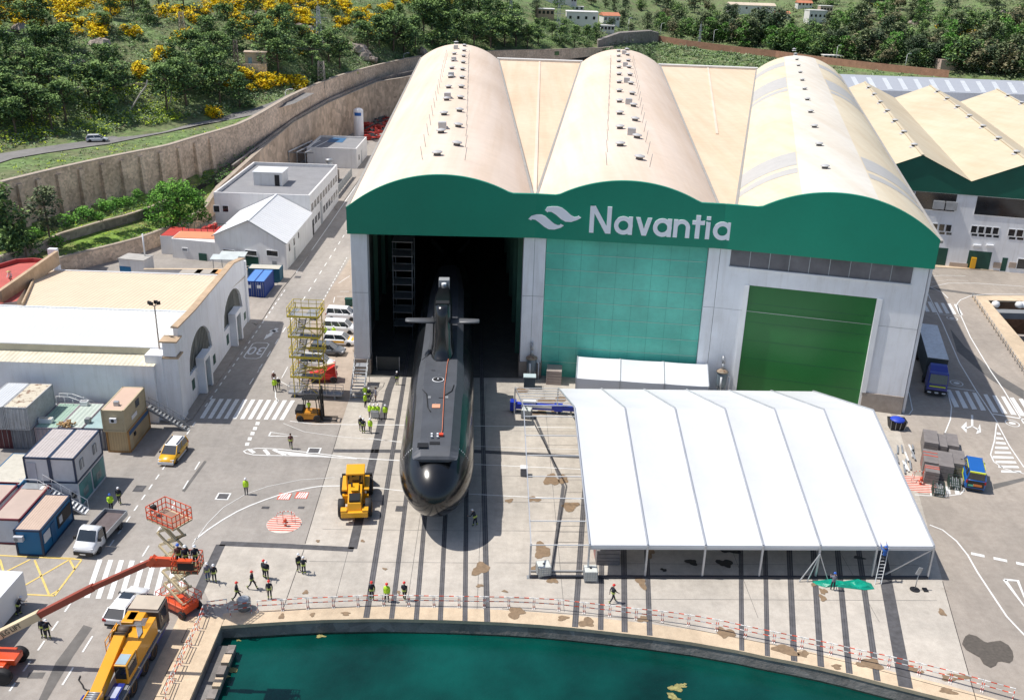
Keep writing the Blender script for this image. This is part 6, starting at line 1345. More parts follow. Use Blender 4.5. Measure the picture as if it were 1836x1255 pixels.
# hill road
RDP = [(-60,303),(0,285),(63,273.5),(140,262),(175,257.5),(226,248),(276,238.5),(339,225.5),(401,213.5),(459,201.5),(510,190),(545,182)]
def onh(px, py, off=.12):
    p = hill(px, py); p.z += off; return p
rdm = mat('hill_road_asphalt', (.23, .225, .22), .9, var=.1, kind='ground'); rp = [onh(*p) for p in RDP]; L_, R_ = [], []
for i, p in enumerate(rp):
    t_ = (rp[min(i+1, len(rp)-1)]-rp[max(i-1, 0)]); t_.z = 0; t_.normalize(); n = Vector((-t_.y, t_.x, 0))*2.9; L_.append(tuple(p+n+Vector((0, 0, .04)))); R_.append(tuple(p-n+Vector((0, 0, .04))))
mb = MB(); mb.loft([L_, R_], rdm, closed=False, caps=False, smooth=False); struct(mb.obj('hill_road', fix=False))
# dirt path and pale curb higher up
mb = MB(); pv_ = [hill(*p) for p in ((40,166),(70,165),(123,163),(150,163))]; 
for a, b in zip(pv_[:-1], pv_[1:]): mb.beam(a+Vector((0, 0, .3)), b+Vector((0, 0, .3)), .4, .6, wht)
pv_ = [hill(*p) for p in ((222,160),(250,158),(285,158))]
for a, b in zip(pv_[:-1], pv_[1:]): mb.beam(a+Vector((0, 0, .3)), b+Vector((0, 0, .3)), .4, .6, stone)
tag(mb.obj('kerb_wall'), 'pale low kerb wall on the hillside among the pines', 'wall')
# ------------------------------------------------------------------ foliage
LEAF = {}; 
def leafmat(n, c): 
    m = mat(n, c, .75, var=.35, scale=1.2, kind='leaf', spec=.25); b = m.node_tree.nodes['Principled BSDF']; return m
pine1 = leafmat('pine_needles', (.105, .185, .066)); pine2 = leafmat('pine_needles_lit', (.21, .32, .10)); pine3 = leafmat('pine_needles_shaded', (.050, .105, .052))
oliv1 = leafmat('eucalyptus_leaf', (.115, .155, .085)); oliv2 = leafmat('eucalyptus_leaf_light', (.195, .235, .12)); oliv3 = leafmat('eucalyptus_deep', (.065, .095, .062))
fig1 = leafmat('broad_leaf', (.09, .24, .035)); fig2 = leafmat('broad_leaf_light', (.17, .38, .055)); fig3 = leafmat('broad_leaf_shaded', (.045, .13, .028))
yel1 = leafmat('broom_flower', (1.0, .62, .015)); yel2 = leafmat('broom_flower_shaded', (.80, .46, .014)); brn = leafmat('broom_stem_green', (.09, .11, .02))
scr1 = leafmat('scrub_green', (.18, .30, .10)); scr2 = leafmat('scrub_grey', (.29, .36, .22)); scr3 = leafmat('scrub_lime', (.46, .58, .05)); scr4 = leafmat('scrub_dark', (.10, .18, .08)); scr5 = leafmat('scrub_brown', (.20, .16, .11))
olb1 = leafmat('brownish_leaf', (.16, .15, .085)); olb2 = leafmat('brownish_leaf_lit', (.24, .22, .13))
bark = mat('bark', (.13, .10, .075), .9, var=.25, scale=2)
def leaf(mb, c, s, m, r, up=1.0):
    n = Vector((r.gauss(0, 1), r.gauss(0, 1), abs(r.gauss(0, 1))+up)).normalized(); t = n.orthogonal().normalized(); t = Matrix.Rotation(r.uniform(0, 6.28), 3, n) @ t; b = n.cross(t)
    s1 = s*r.uniform(.6, 1.2); s2 = s*r.uniform(.35, .7)
    mb.add([c-t*s1-b*s2*.3, c+b*-s2, c+t*s1+b*s2*.2, c+b*s2], [(0, 1, 2, 3)], m)
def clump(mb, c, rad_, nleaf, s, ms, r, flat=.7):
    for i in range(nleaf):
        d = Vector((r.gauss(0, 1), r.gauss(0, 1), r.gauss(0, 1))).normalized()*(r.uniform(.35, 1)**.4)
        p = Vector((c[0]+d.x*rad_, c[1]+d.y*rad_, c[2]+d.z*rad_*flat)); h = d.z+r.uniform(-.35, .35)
        leaf(mb, p, s, ms[1] if h > .35 else (ms[2] if h < -.25 else ms[0]), r)  # sunlit top and shaded underside painted in by leaf colour
def tree_kind(kind, seed):
    r = random.Random(seed); cr = MB(); tk = MB()
    pal = [(oliv1, oliv2, oliv3), (pine1, pine2, pine3), (olb1, olb2, oliv3), (oliv3, oliv1, pine3), (scr1, fig1, pine1)][seed//13 % 5]
    if kind == 'pine':
        Ht = r.uniform(7, 9.5); W_ = r.uniform(3.2, 4.6); lean = Vector((r.uniform(-.8, .8), r.uniform(-.6, .6), 0)); tk.tube([(0, 0, -1), tuple(lean*.3+Vector((0, 0, Ht*.35))), tuple(lean+Vector((0, 0, Ht*.8)))], .2, bark, n=6)
        for i in range(24):
            z = Ht*r.uniform(.38, 1.0); rr = W_*(1.05-abs(z/Ht-.58)*1.5)*r.uniform(.25, 1.0); a = r.uniform(0, 6.28); c = lean*(z/Ht)+Vector((rr*cos(a), rr*sin(a), z))
            tk.cyl(tuple(lean*(z/Ht)*.8+Vector((0, 0, z*.75))), tuple(c), .08, bark, r1=.03, n=4); clump(cr, c, r.uniform(1.0, 1.8), 75, .30, (pine1, pine2, pine3), r, .6)
    elif kind == 'dark_pine':
        Ht = r.uniform(6.5, 8.5); tk.cyl((0, 0, -1), (0, 0, Ht*.7), .2, bark, r1=.08, n=6)
        for i in range(24):
            z = Ht*r.uniform(.12, .98); rr = 3.1*(1.05-z/Ht)**.6*r.uniform(.3, 1.0); a = r.uniform(0, 6.28); clump(cr, (rr*cos(a), rr*sin(a), z), r.uniform(1.0, 1.6), 58, .32, (pine1, pine2, pine3), r, .7)
    elif kind == 'gum':
        Ht = r.uniform(8, 12); W_ = r.uniform(4, 5.5); tk.tube([(0, 0, -1), (.3, 0, Ht*.4), (0, .3, Ht*.8)], .25, bark, n=6)
        for i in range(24):
            z = Ht*r.uniform(.12, .98); rr = W_*(1.1-abs(z/Ht-.45)*1.3)*r.uniform(.2, 1.0); a = r.uniform(0, 6.28); clump(cr, (rr*cos(a), rr*sin(a), z), r.uniform(1.4, 2.3), 60, .48, pal, r, .8)
    elif kind == 'fig':
        Ht = 6.2; tk.tube([(0, 0, -1), (.2, 0, 2), (0, .2, 4)], .3, bark, n=6)
        for i in range(70):
            a = r.uniform(0, 6.28); u_ = r.uniform(0, 1)**.5; z = r.uniform(.4, .7+5.2*(1-u_*u_)**.5) if i % 2 else .6+5.2*(1-u_*u_)**.5; rr = 3.8*u_; clump(cr, (rr*cos(a), rr*sin(a), z), r.uniform(.9, 1.3), 95, .20, (fig1, fig2, fig3), r, .8)
    elif kind == 'bush':
        for i in range(7):
            a = r.uniform(0, 6.28); rr = r.uniform(0, 1.2); clump(cr, (rr*cos(a), rr*sin(a), r.uniform(.3, 1.3)), r.uniform(.7, 1.2), 60, .22, (fig1, fig2, fig3), r, .8)
        tk.cyl((0, 0, -.3), (0, 0, .8), .08, bark, n=5)
    elif kind == 'broom':
        for i in range(8):
            a = r.uniform(0, 6.28); rr = r.uniform(0, 1.5); clump(cr, (rr*cos(a), rr*sin(a)*.8, r.uniform(.3, 1.3)), r.uniform(.5, .95), 40, .24, (yel1, yel1, yel2) if i % 5 else (brn, yel1, brn), r, .7)
        tk.cyl((0, 0, -.3), (0, 0, .8), .06, brn, n=4)
    elif kind == 'palm':
        tk.cyl((0, 0, -1), (0, 0, 5), .28, bark, n=7)
        for i in range(26):
            a = r.uniform(0, 6.28); e = r.uniform(-.3, 1.0)
            for j in range(8): f = j/8*2.8; leaf(cr, Vector((f*cos(a), f*sin(a), 5+e*f-.35*f*f*.6)), .32, oliv1 if j % 2 else oliv2, r)
    return cr, tk
PROTO = {}
def protos(kind, n):
    L = []
    for i in range(n):
        cr, tk = tree_kind(kind, hash(kind) % 97+i*13 if False else sum(map(ord, kind))+i*13)
        c = cr.obj('crown', fix=False); k = tk.obj('trunk', fix=False); L.append((c.data, k.data)); bpy.data.objects.remove(c); bpy.data.objects.remove(k)
    PROTO[kind] = L
for k_, n_ in (('pine', 5), ('dark_pine', 4), ('gum', 5), ('fig', 1), ('bush', 3), ('broom', 5), ('palm', 1)): protos(k_, n_)
rt = random.Random(11)
def plant(kind, p, s, name, label, cat, group, crown='crown', trunk='trunk'):
    t = thing(name, label, cat, p, rt.uniform(0, 6.28), group); c, k = rt.choice(PROTO[kind]); t.scale = (s, s, s*rt.uniform(.9, 1.1))
    for nm, d in ((crown, c), (trunk, k)): o = bpy.data.objects.new(nm, d); COL.objects.link(o); o.parent = t
    return t
# pines: base pixel, size
PINES = [(22,215,1.0),(70,180,1.05),(90,168,1.0),(45,140,.9),(15,120,.95),(68,110,.9),(100,112,.9),(120,90,.7),(180,200,1.25),(160,178,1.0),(205,178,1.0),(190,140,.8),(215,135,.7),(300,200,1.1),(335,195,1.25),(365,160,1.15),(320,150,1.05),(345,120,1.0),(390,125,1.0),(400,150,.9),(420,90,.9),(375,85,.9),(412,60,.85),(395,190,1.0),(430,195,.9),(460,80,1.0),(505,75,1.15),(480,110,1.1),(520,105,1.1),(500,135,1.2),(560,125,1.1),(590,115,1.15),(570,150,.9),(610,125,1.1),(545,95,.9),(660,95,1.2),(680,90,1.3),(705,95,1.4),(725,100,1.3),(690,65,1.1),(715,50,1.0),(640,60,.8),(60,225,1.0),(5,195,1.1),(-15,150,1.1),(-5,230,1.0),(30,245,.9),(240,30,.8),(265,45,.7),(235,12,.9),(300,10,.9),(330,15,1.0),(285,8,.8),(0,60,.9),(20,30,.8),(60,60,.9),(75,50,1.0),(200,35,.7),(190,60,.6),(455,40,.8),(600,30,.7),(0,20,.8),(120,225,.9),(95,240,.8)]
plab = ['umbrella shaped pine with dense dark crown on the hillside above the road', 'loose green pine standing among yellow broom on the hillside']
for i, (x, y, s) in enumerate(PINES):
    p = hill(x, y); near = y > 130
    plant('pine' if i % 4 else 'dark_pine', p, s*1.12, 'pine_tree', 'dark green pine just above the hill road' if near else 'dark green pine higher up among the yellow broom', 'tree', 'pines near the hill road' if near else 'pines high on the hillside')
DARK = [(745,98,1.2),(760,70,1.2),(775,85,1.3),(800,90,1.2),(820,80,1.2),(850,92,1.2),(870,70,1.2),(880,88,1.2),(905,88,1.2),(925,86,1.3),(945,90,1.2),(965,84,1.1),(990,72,.9),(1005,84,1.3),(1030,86,1.3),(1052,84,1.3),(1068,78,1.2),(770,45,1.2),(800,50,1.2),(830,45,1.1),(860,40,1.1),(890,50,1.2),(920,58,1.0),(960,62,1.0),(790,20,1.2),(830,15,1.1),(870,18,1.1),(750,30,1.1),(910,22,1.0),(1010,60,.9)]
for x, y, s in DARK: plant('pine' if rt.random() < .45 else 'dark_pine', hill(x, y), s*(1.4 if x < 930 else .95), 'pine_tree', 'dense dark pine in the wood behind the left and middle halls', 'tree', 'pines in the wood behind the halls')
gum = []
for row, (y0, y1, n, s) in enumerate(((118,140,19,1.25),(98,118,20,1.2),(78,98,20,1.2),(60,80,19,1.15),(44,60,17,1.1),(28,44,16,1.1),(12,28,15,1.1),(2,10,14,1.1))):
    for k in range(n):
        f = (k+rt.uniform(.1, .9))/n; x = 1170+f*690; y = y0+(y1-y0)*rt.random()+(f-.5)*14*(row < 3)
        bound = lerp([(p[0], p[1]) for p in BND], x)-13
        if y > bound: continue
        if 1285 < x < 1420 and y < 34: continue
        if 1420 < x < 1500 and 10 < y < 62: continue
        if x > 1660 and y < 52 and rt.random() < .6: continue
        gum.append((x, y, s))
for k in range(62):
    x = 1186+k*10.6; gum.append((x, lerp([(p[0], p[1]) for p in BND], x)-13-rt.random()*9, 1.0))
for x, y, s in gum: plant('gum' if rt.random() < .8 else 'dark_pine', hill(x, y), s*rt.uniform(.95, 1.4)*(.8 if x < 1500 and y < 70 else 1), 'eucalyptus_tree', 'grey green bushy tree in the wood right of the right hall' if x > 1440 else 'grey green bushy tree in the wood behind the long brick wall', 'tree', 'grey green trees right of the halls' if x > 1440 else 'grey green trees behind the brick wall')
for x, y, s in ((1115,48,1.0),(1095,62,.9),(1100,22,.9),(1120,30,1.1),(1150,20,1.2),(1180,10,1.2),(1205,22,1.2),(1240,15,1.1),(1160,55,1.1),(1130,66,.8),(1000,12,1.0),(1060,8,1.1),(1085,14,1.1),(960,30,.9),(975,52,.8),(1180,52,1.1)): plant('gum', hill(x, y), s*.7, 'eucalyptus_tree', 'grey green tree standing between the far white houses', 'tree', 'trees between the far houses')
plant('palm', hill(962, 36), 1.4, 'palm_tree', 'single palm tree left of the far white houses', 'tree', None)
# yellow broom
rb_ = random.Random(21)
CL = [(15,45,45,16,10),(60,8,40,10,9),(110,18,35,14,10),(150,50,30,16,10),(175,68,10,6,3),(140,10,25,10,6),(205,28,14,6,4),(235,62,12,6,3),(290,110,12,8,4),(255,130,14,10,4),(395,15,30,20,12),(430,35,22,16,9),(455,8,30,10,8),(450,65,22,14,8),(335,35,14,8,4),(325,72,8,6,3),(510,25,26,20,12),(540,38,20,12,9),(555,10,22,10,7),(600,12,28,10,9),(640,25,24,12,9),(660,45,18,10,8),(690,15,22,12,8),(620,50,18,8,5),(535,105,10,10,4),(460,158,20,8,8),(500,155,26,6,8),(540,160,14,5,5),(440,142,10,6,3),(410,150,14,8,5),(385,205,10,6,3),(20,32,20,8,4),(560,70,12,6,3),(670,60,14,8,5),(645,38,8,8,3),(800,5,30,5,4),(770,25,14,8,2),(730,5,20,5,4)]
n_y = 0; CL += [(90,6,60,6,12),(200,12,30,8,8),(420,8,60,8,14),(560,8,60,8,12),(480,52,30,14,10),(30,18,30,10,8),(300,26,20,6,4)]
for cx_, cy_, rx_, ry_, n in CL:
    for k in range(n):
        x, y = cx_+rb_.uniform(-1, 1)*rx_, cy_+rb_.uniform(-1, 1)*ry_
        if y < -3: continue
        plant('broom', hill(x, y), rb_.uniform(.9, 1.8), 'broom_shrub', 'yellow flowering broom shrub on the hillside left of the pylon' if x < 560 else 'yellow flowering broom shrub on the hillside right of the pylon', 'shrub', 'yellow broom left of the pylon' if x < 560 else 'yellow broom right of the pylon', 'flowers', 'stem'); n_y += 1
for cx_, cy_, rx_, ry_, n in ((1720,55,50,6,9),(1700,65,20,4,4),(1560,15,20,6,4)):
    for k in range(n): plant('broom', hill(cx_+rb_.uniform(-1, 1)*rx_, cy_+rb_.uniform(-1, 1)*ry_), 1.3, 'broom_shrub', 'ochre flowering shrub on the slope at the upper right', 'shrub', 'ochre shrubs at the upper right', 'flowers', 'stem')
# scrub as one uncountable mass
rs = random.Random(33); sc = MB()
def scrub(px, py, ms, s, n=16, ls=.25):
    p = hill(px, py); clump(sc, (p.x, p.y, p.z+s*.25), s, n, ls, ms, rs, .6)
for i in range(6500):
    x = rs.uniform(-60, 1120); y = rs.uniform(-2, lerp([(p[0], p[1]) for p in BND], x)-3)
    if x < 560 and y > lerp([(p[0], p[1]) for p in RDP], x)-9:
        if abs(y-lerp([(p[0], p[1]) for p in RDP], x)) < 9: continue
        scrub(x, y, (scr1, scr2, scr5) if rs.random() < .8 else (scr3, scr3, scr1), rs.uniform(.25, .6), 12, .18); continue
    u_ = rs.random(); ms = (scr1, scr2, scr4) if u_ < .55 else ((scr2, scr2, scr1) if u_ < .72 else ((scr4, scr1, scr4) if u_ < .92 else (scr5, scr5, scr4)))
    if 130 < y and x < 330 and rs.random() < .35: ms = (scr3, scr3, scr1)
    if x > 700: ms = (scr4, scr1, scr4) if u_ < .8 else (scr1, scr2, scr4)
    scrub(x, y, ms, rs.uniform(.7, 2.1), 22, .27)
for i in range(1700):
    x = rs.uniform(1080, 1880); y = rs.uniform(0, lerp([(p[0], p[1]) for p in BND], x)-2)
    if 1080 < x < 1420 and y < 30: continue
    scrub(x, y, (oliv1, oliv2, oliv3), rs.uniform(1.6, 3.6), 22, .55)
for cx_, cy_, rx_, ry_, n in ((300,215,30,7,60),(75,205,25,10,50),(235,170,15,10,30),(260,200,25,8,40),(110,245,30,5,30),(640,132,8,6,12)):
    for k in range(n): scrub(cx_+rs.gauss(0, .5)*rx_, cy_+rs.gauss(0, .5)*ry_, (scr3, scr3, fig2), rs.uniform(.3, .8), 14, .2)
for i in range(900):
    x = rs.uniform(1076, 1420) if i % 4 else rs.uniform(1076, 1700); y = lerp([(p[0], p[1]) for p in BND], x)+rs.uniform(-1, 13); a_ = az(x, y); d_ = rs.uniform(0, 1)**1.4; D_ = lerp(BD_, a_)-45*d_; p = Vector((D_*sin(a_), D_*cos(a_), lerp(BZ_, a_)*(1-d_)-.3*d_)); clump(sc, (p.x, p.y, p.z), rs.uniform(1.0, 2.6), 22, .5, (scr1, scr2, scr4) if i % 3 else (scr4, oliv1, oliv3), rs, .5)
for i in range(700): scrub(rs.uniform(1230, 1850), rs.uniform(0, 75), ((scr5, scr2, oliv1), (scr4, oliv1, oliv3), (oliv1, oliv2, oliv3))[i % 3], rs.uniform(1.5, 3.2), 20, .55)
o = sc.obj('scrub', fix=False); o['label'] = 'mixed grey green scrub and grass covering the hillsides'; o['category'] = 'scrub'; o['kind'] = 'stuff'
# garden plants
def gz(px, py, z): return G(px, py, z)
plant('fig', gz(320, 402, 2.4), 1.3, 'broadleaf_tree', 'big round bright green tree beside the white offices', 'tree', None)
for x, y, z, s, k_, lab in ((22,455,4,1.25,'dark_pine','large dark pine at the left edge below the long wall'), (-12,440,4,1.3,'dark_pine','dark pine cut by the left picture edge below the long wall'), (48,462,3.5,.8,'dark_pine','smaller dark pine right of the large garden pine'), (88,418,6,.62,'gum','slim grey green tree against the long stone wall')): plant(k_, gz(x, y, z), s, 'garden_tree', lab, 'tree', None)
for i, (x, y, z, s) in enumerate(((158,393,6.4,1.3),(120,405,6.2,1.2),(190,378,7,1.1),(212,372,7,1.0),(232,366,7.2,.9),(60,430,5,1.2),(100,440,4,.9),(250,352,7.2,.8),(180,395,6.2,.7))): plant('bush', gz(x, y, z), s, 'garden_bush', 'green bush in the garden strip under the long stone wall', 'shrub', 'bushes under the long wall')
gs = MB()
for i in range(700):
    j = rs.randrange(len(Av)-1); f = rs.random(); q_ = rs.random()
    if rs.random() < .5: a = Av[j].lerp(Av[j+1], f)-Vector((0, 0, 1.6)); b = Bv[j].lerp(Bv[j+1], f)
    else: a = Vector(foot[j]).lerp(Vector(foot[j+1]), f); b = Av[j].lerp(Av[j+1], f)
    p = a.lerp(b, q_); clump(gs, (p.x, p.y, p.z+.1), rs.uniform(.25, .6), 10, .16, (scr1, scr3 if rs.random() < .4 else fig2, scr2), rs, .5)
for i in range(260):
    f = rs.random(); j = rs.randrange(3); a = G(*LW[2+j]); b = G(*LW[3+j]); p = a.lerp(b, f)+Vector((-rs.uniform(.8, 6), rs.uniform(0, 3), .2)); clump(gs, tuple(p), rs.uniform(.25, .6), 9, .18, (scr1, fig1, scr2), rs, .5)
o = gs.obj('grass', fix=False); o['label'] = 'rough green grass and weeds on the garden terraces'; o['category'] = 'grass'; o['kind'] = 'stuff'
# bare pale trunks, rocks
rk = mat('pale_rock', (.40, .35, .31), .95, var=.2, scale=1.5, kind='stone', p=.4, bump=.8, bscale=1.5)
rlab = 'pale rock outcrop on the hillside '
for i, (x, y, s, w_) in enumerate(((638,92,2.2,'nearest the stone wall'),(652,103,2.4,'just above the upper stone wall'),(662,112,1.6,'lowest by the upper stone wall'),(545,55,2.0,'beside the lattice pylon'),(555,62,1.6,'just right of the lattice pylon foot'),(450,32,2.0,'in the broom left of the pylon'),(130,118,1.6,'above the pines at the left'),(122,130,1.4,'between two pines at the left'),(38,58,2.0,'near the top left corner'),(18,66,1.6,'at the left edge near the top'),(745,95,2.2,'beside the left hall roof'),(1690,50,3.0,'on the upper right slope'),(1800,30,4.0,'at the top right corner'),(1815,60,3.5,'right edge of the wooded slope'),(1640,45,2.6,'in the middle of the right slope'),(175,82,2.0,'below the broom at upper left'))):
    rr = random.Random(i); p = hill(x, y); mb = MB()
    for q_ in range(4):
        c = Vector((rr.uniform(-1, 1)*s, rr.uniform(-1, 1)*s, rr.uniform(0, .4)*s)); rings = []
        for la in range(5):
            ph = -pi/2+pi*(la+.001)/4; rings.append([tuple(c+Vector((cos(ph)*cos(2*pi*k/7)*s*rr.uniform(.6, 1.1), cos(ph)*sin(2*pi*k/7)*s*rr.uniform(.5, .9), sin(ph)*s*rr.uniform(.5, .8)))) for k in range(7)])
        mb.loft(rings, rk, smooth=False)
    o = mb.obj('rock', fix=False); o.location = p; tag(o, rlab+w_, 'rock', 'rock outcrops')
for i, (x0, y0, pts) in enumerate(((230,202,((230,202),(240,188),(252,168),(262,155),(264,144))), (303,178,((303,190),(307,172),(308,158))))):
    mb = MB(); b = hill(*pts[0]); P = [b+Vector((0, 0, 0))]
    for (x, y) in pts[1:]:
        P.append(G(x, y, 0)); r = ray(x, y); t = b.y/r.y; P[-1] = CAM+r*t
    mb.tube([tuple(p) for p in P], .16, mat('dead_wood', (.42, .38, .36), .8), n=5); tag(mb.obj('dead_tree', fix=False), ['leaning pale dead trunk on the hillside above the road', 'short pale dead trunk between the pines'][i], 'dead tree')
# ------------------------------------------------------------------ pylons, posts, hut, houses, lamps
def lattice(name, label, base, Ht, w0, w1, n, arms=True, m=steel):
    t = thing(name, label, 'pylon', base); mb = MB(); c = lambda z: w0+(w1-w0)*z/Ht
    for sx in (-1, 1):
        for sy in (-1, 1): mb.beam((sx*w0, sy*w0, -1), (sx*w1, sy*w1, Ht), .14, .14, m)
    for k in range(n):
        z0, z1 = Ht*k/n, Ht*(k+1)/n; a, b = c(z0), c(z1)
        for s_ in (-1, 1):
            mb.beam((-a, s_*a, z0), (b, s_*b, z1), .09, .09, m); mb.beam((a, s_*a, z0), (-b, s_*b, z1), .09, .09, m); mb.beam((s_*a, -a, z0), (s_*b, b, z1), .09, .09, m)
        mb.beam((-b, -b, z1), (b, -b, z1), .08, .08, m)
    mb.obj('mast', t)
    if arms:
        mb = MB(); mb.beam((-w0*2.2, 0, Ht*.72), (w0*2.6, 0, Ht*.72), .16, .16, m); mb.beam((0, 0, Ht*.42), (w0*2.6, 0, Ht*.42), .16, .16, m); mb.beam((-w0*2.2, 0, Ht*.44), (0, 0, Ht*.44), .12, .12, m); mb.beam((0, 0, Ht), (0, 0, Ht*1.12), .1, .1, m); mb.obj('cross_arm', t)
    return t
def hpost(px, py, topy): b = hill(px, py); lo, hi = 0, 60; 
def hgt_at(b, topy):
    lo, hi = 0.0, 60.0
    for _ in range(30):
        m = (lo+hi)/2
        if proj(Vector((b.x, b.y, b.z+m)))[1] > topy: lo = m
        else: hi = m
    return lo
pm_ = mat('pale_pylon_steel', (.55, .56, .57), .5, .3)
b = hill(573, 83); lattice('pylon', 'tall pale steel lattice pylon in the middle of the broom hillside', b, hgt_at(b, 12), 1.0, .3, 8, m=pm_)
b = hill(328, 66); lattice('pylon', 'narrow lattice mast above the pines left of the hut', b, hgt_at(b, 22), .7, .5, 6, arms=False, m=mat('tan_mast', (.42, .36, .28), .7))
b = hill(425, 125); lattice('pylon', 'slim dark lattice mast with a flat head beside the small hut', b, hgt_at(b, 72), .5, .4, 6, arms=False, m=mat('brown_mast', (.2, .17, .14), .7))
b = hill(577, 152); t = lattice('pylon', 'short concrete lattice mast standing behind the upper stone wall', b, hgt_at(b, 110), .9, .7, 5, arms=False, m=mat('concrete_mast', (.42, .37, .32), .8)); b2 = b
b = hill(485, 60); lattice('pylon', 'small post in the broom between the hut and the pylon', b, hgt_at(b, 32), .3, .2, 3, m=mat('brown_mast', (.2, .17, .14)))
b = hill(915, 58); lattice('pylon', 'white lattice pylon rising from the wood behind the halls', b, max(10, hgt_at(b, 2)), 1.1, .4, 7, m=pm_)
b = hill(1000, 70); lattice('pylon', 'white lattice pylon right beside the far white house', b, max(10, hgt_at(b, 8)), .9, .4, 6, m=pm_)
b = hill(1253, 86); lattice('pylon', 'thin lattice pylon behind the brick wall between the halls', b, hgt_at(b, 44), .5, .3, 6, m=pm_)
b = hill(460, 122); t = thing('hut', 'small tan flat roofed hut with a blue door on the hillside', 'hut', b, radians(10)); mb = MB(); mb.box(-2.6, 2.6, -1.8, 1.8, -1, 3.4, mat('tan_render', (.50, .42, .31), .85, var=.05)); mb.obj('wall', t); mb = MB(); mb.box(-2.9, 2.9, -2.1, 2.1, 3.4, 3.65, mat('pink_slab', (.58, .46, .36), .8)); mb.obj('roof', t); mb = MB(); mb.box(-1.8, -.9, -1.86, -1.78, 0, 2.2, mat('pale_blue_door', (.25, .38, .42), .6)); mb.obj('door', t); mb = MB(); mb.box(1.0, 1.8, -1.86, -1.78, 1.2, 2.4, glass); mb.obj('window', t)
t = thing('yard_wall', 'low pale wall around the small hillside hut', 'wall', b, radians(8)); mb = MB(); mb.box(-9, 3, -3.6, -3.2, -1.2, .8, stone); mb.obj('wall', t)
def lamp(px, py, ty, lab, b=None, double=False):
    b = b or hill(px, py); h_ = hgt_at(b, ty); t = thing('street_lamp', lab, 'lamp', b, 0, 'street lamps along the outer road'); mb = MB(); mb.cyl((0, 0, -.5), (0, 0, h_), .13, whitem, r1=.08, n=6); mb.obj('pole', t); mb = MB(); mb.tube([(0, 0, h_), (.4, 0, h_+.5), (1.3, 0, h_+.7)], .08, whitem, n=5); mb.box(1.0, 1.9, -.18, .18, h_+.6, h_+.8, whitem); mb.obj('head', t)
for x, y, ty, lab in ((1184,67,44,'lamp at the left end of the brick wall'),(1278,84,56,'lamp behind the brick wall right of the middle hall'),(1385,97,70,'lamp close to the left edge of the right hall roof'),(1498,112,84,'lamp just right of the right hall crest'),(1622,126,99,'lamp in front of the grey green wood at right'),(1126,64,35,'lamp beside the far white houses'),(512,175,165,'small lamp on the upper stone wall above its bend'),(1785,135,108,'lamp near the right picture edge behind the shed'),(724,106,99,'small lamp on the upper stone wall by the left hall roof')): lamp(x, y, ty, lab)
# brick boundary wall
bk = mat('brick_red_wall', (.40, .215, .145), .9, var=.15, scale=.5, dirt=.4); BW = [(1172,77),(1230,87),(1310,97),(1390,106),(1460,116),(1560,128),(1650,138),(1700,143)]
t = thing('brick_wall', 'long low brick red wall curving behind the halls', 'wall'); mb = MB()
pts = [hill(x, y-2.5) for x, y in BW]
for a, b_ in zip(pts[:-1], pts[1:]): mb.hexa([(a.x, a.y, a.z-2), (b_.x, b_.y, b_.z-2), (b_.x, b_.y+.6, b_.z-2), (a.x, a.y+.6, a.z-2)], [(a.x, a.y, a.z+3.3), (b_.x, b_.y, b_.z+3.3), (b_.x, b_.y+.6, b_.z+3.3), (a.x, a.y+.6, a.z+3.3)], bk)
mb.obj('wall', t, fix=False)
t = thing('stone_bastion', 'dark old stone bastion wall between the left and middle hall crests', 'wall'); mb = MB(); pts = [(hill(1072,88), 3.5), (hill(1110,80), 5.0), (hill(1165,77), 6.0), (hill(1180,80), 5.0)]
for (a, h0), (b_, h1_) in zip(pts[:-1], pts[1:]): mb.hexa([(a.x, a.y, a.z-5), (b_.x, b_.y, b_.z-5), (b_.x, b_.y+8, b_.z-5), (a.x, a.y+8, a.z-5)], [(a.x, a.y, a.z+h0), (b_.x, b_.y, b_.z+h1_), (b_.x, b_.y+8, b_.z+h1_), (a.x, a.y+8, a.z+h0)], stoned)
mb.obj('masonry', t, fix=False)
# far houses
hw_ = mat('white_house_wall', (.72, .70, .68), .85, var=.05); trf = mat('terracotta_roof', (.52, .20, .11), .85, var=.12)
def house(px, py, w, l, h_, lab, roof=None, rz=0.0, col=hw_, nwin=4, pitch=1.6):
    b = hill(px, py); t = thing('house', lab, 'house', b, rz, 'far houses'); mb = MB(); mb.box(-w/2, w/2, -l/2, l/2, -3, h_, col); mb.obj('wall', t); mb = MB()
    if roof: mb.loft([[(x, -l/2-.4, h_), (x, 0, h_+pitch), (x, l/2+.4, h_)] for x in (-w/2-.4, w/2+.4)], roof, closed=False, caps=True, smooth=False)
    else: mb.box(-w/2-.2, w/2+.2, -l/2-.2, l/2+.2, h_, h_+.35, hw_)
    mb.obj('roof', t)
    for k in range(nwin):
        x = -w/2+w*(k+.5)/nwin; mb = MB(); mb.box(x-.6, x+.6, -l/2-.06, -l/2+.02, h_*.5, h_*.5+1.4, glass); mb.obj('window', t)
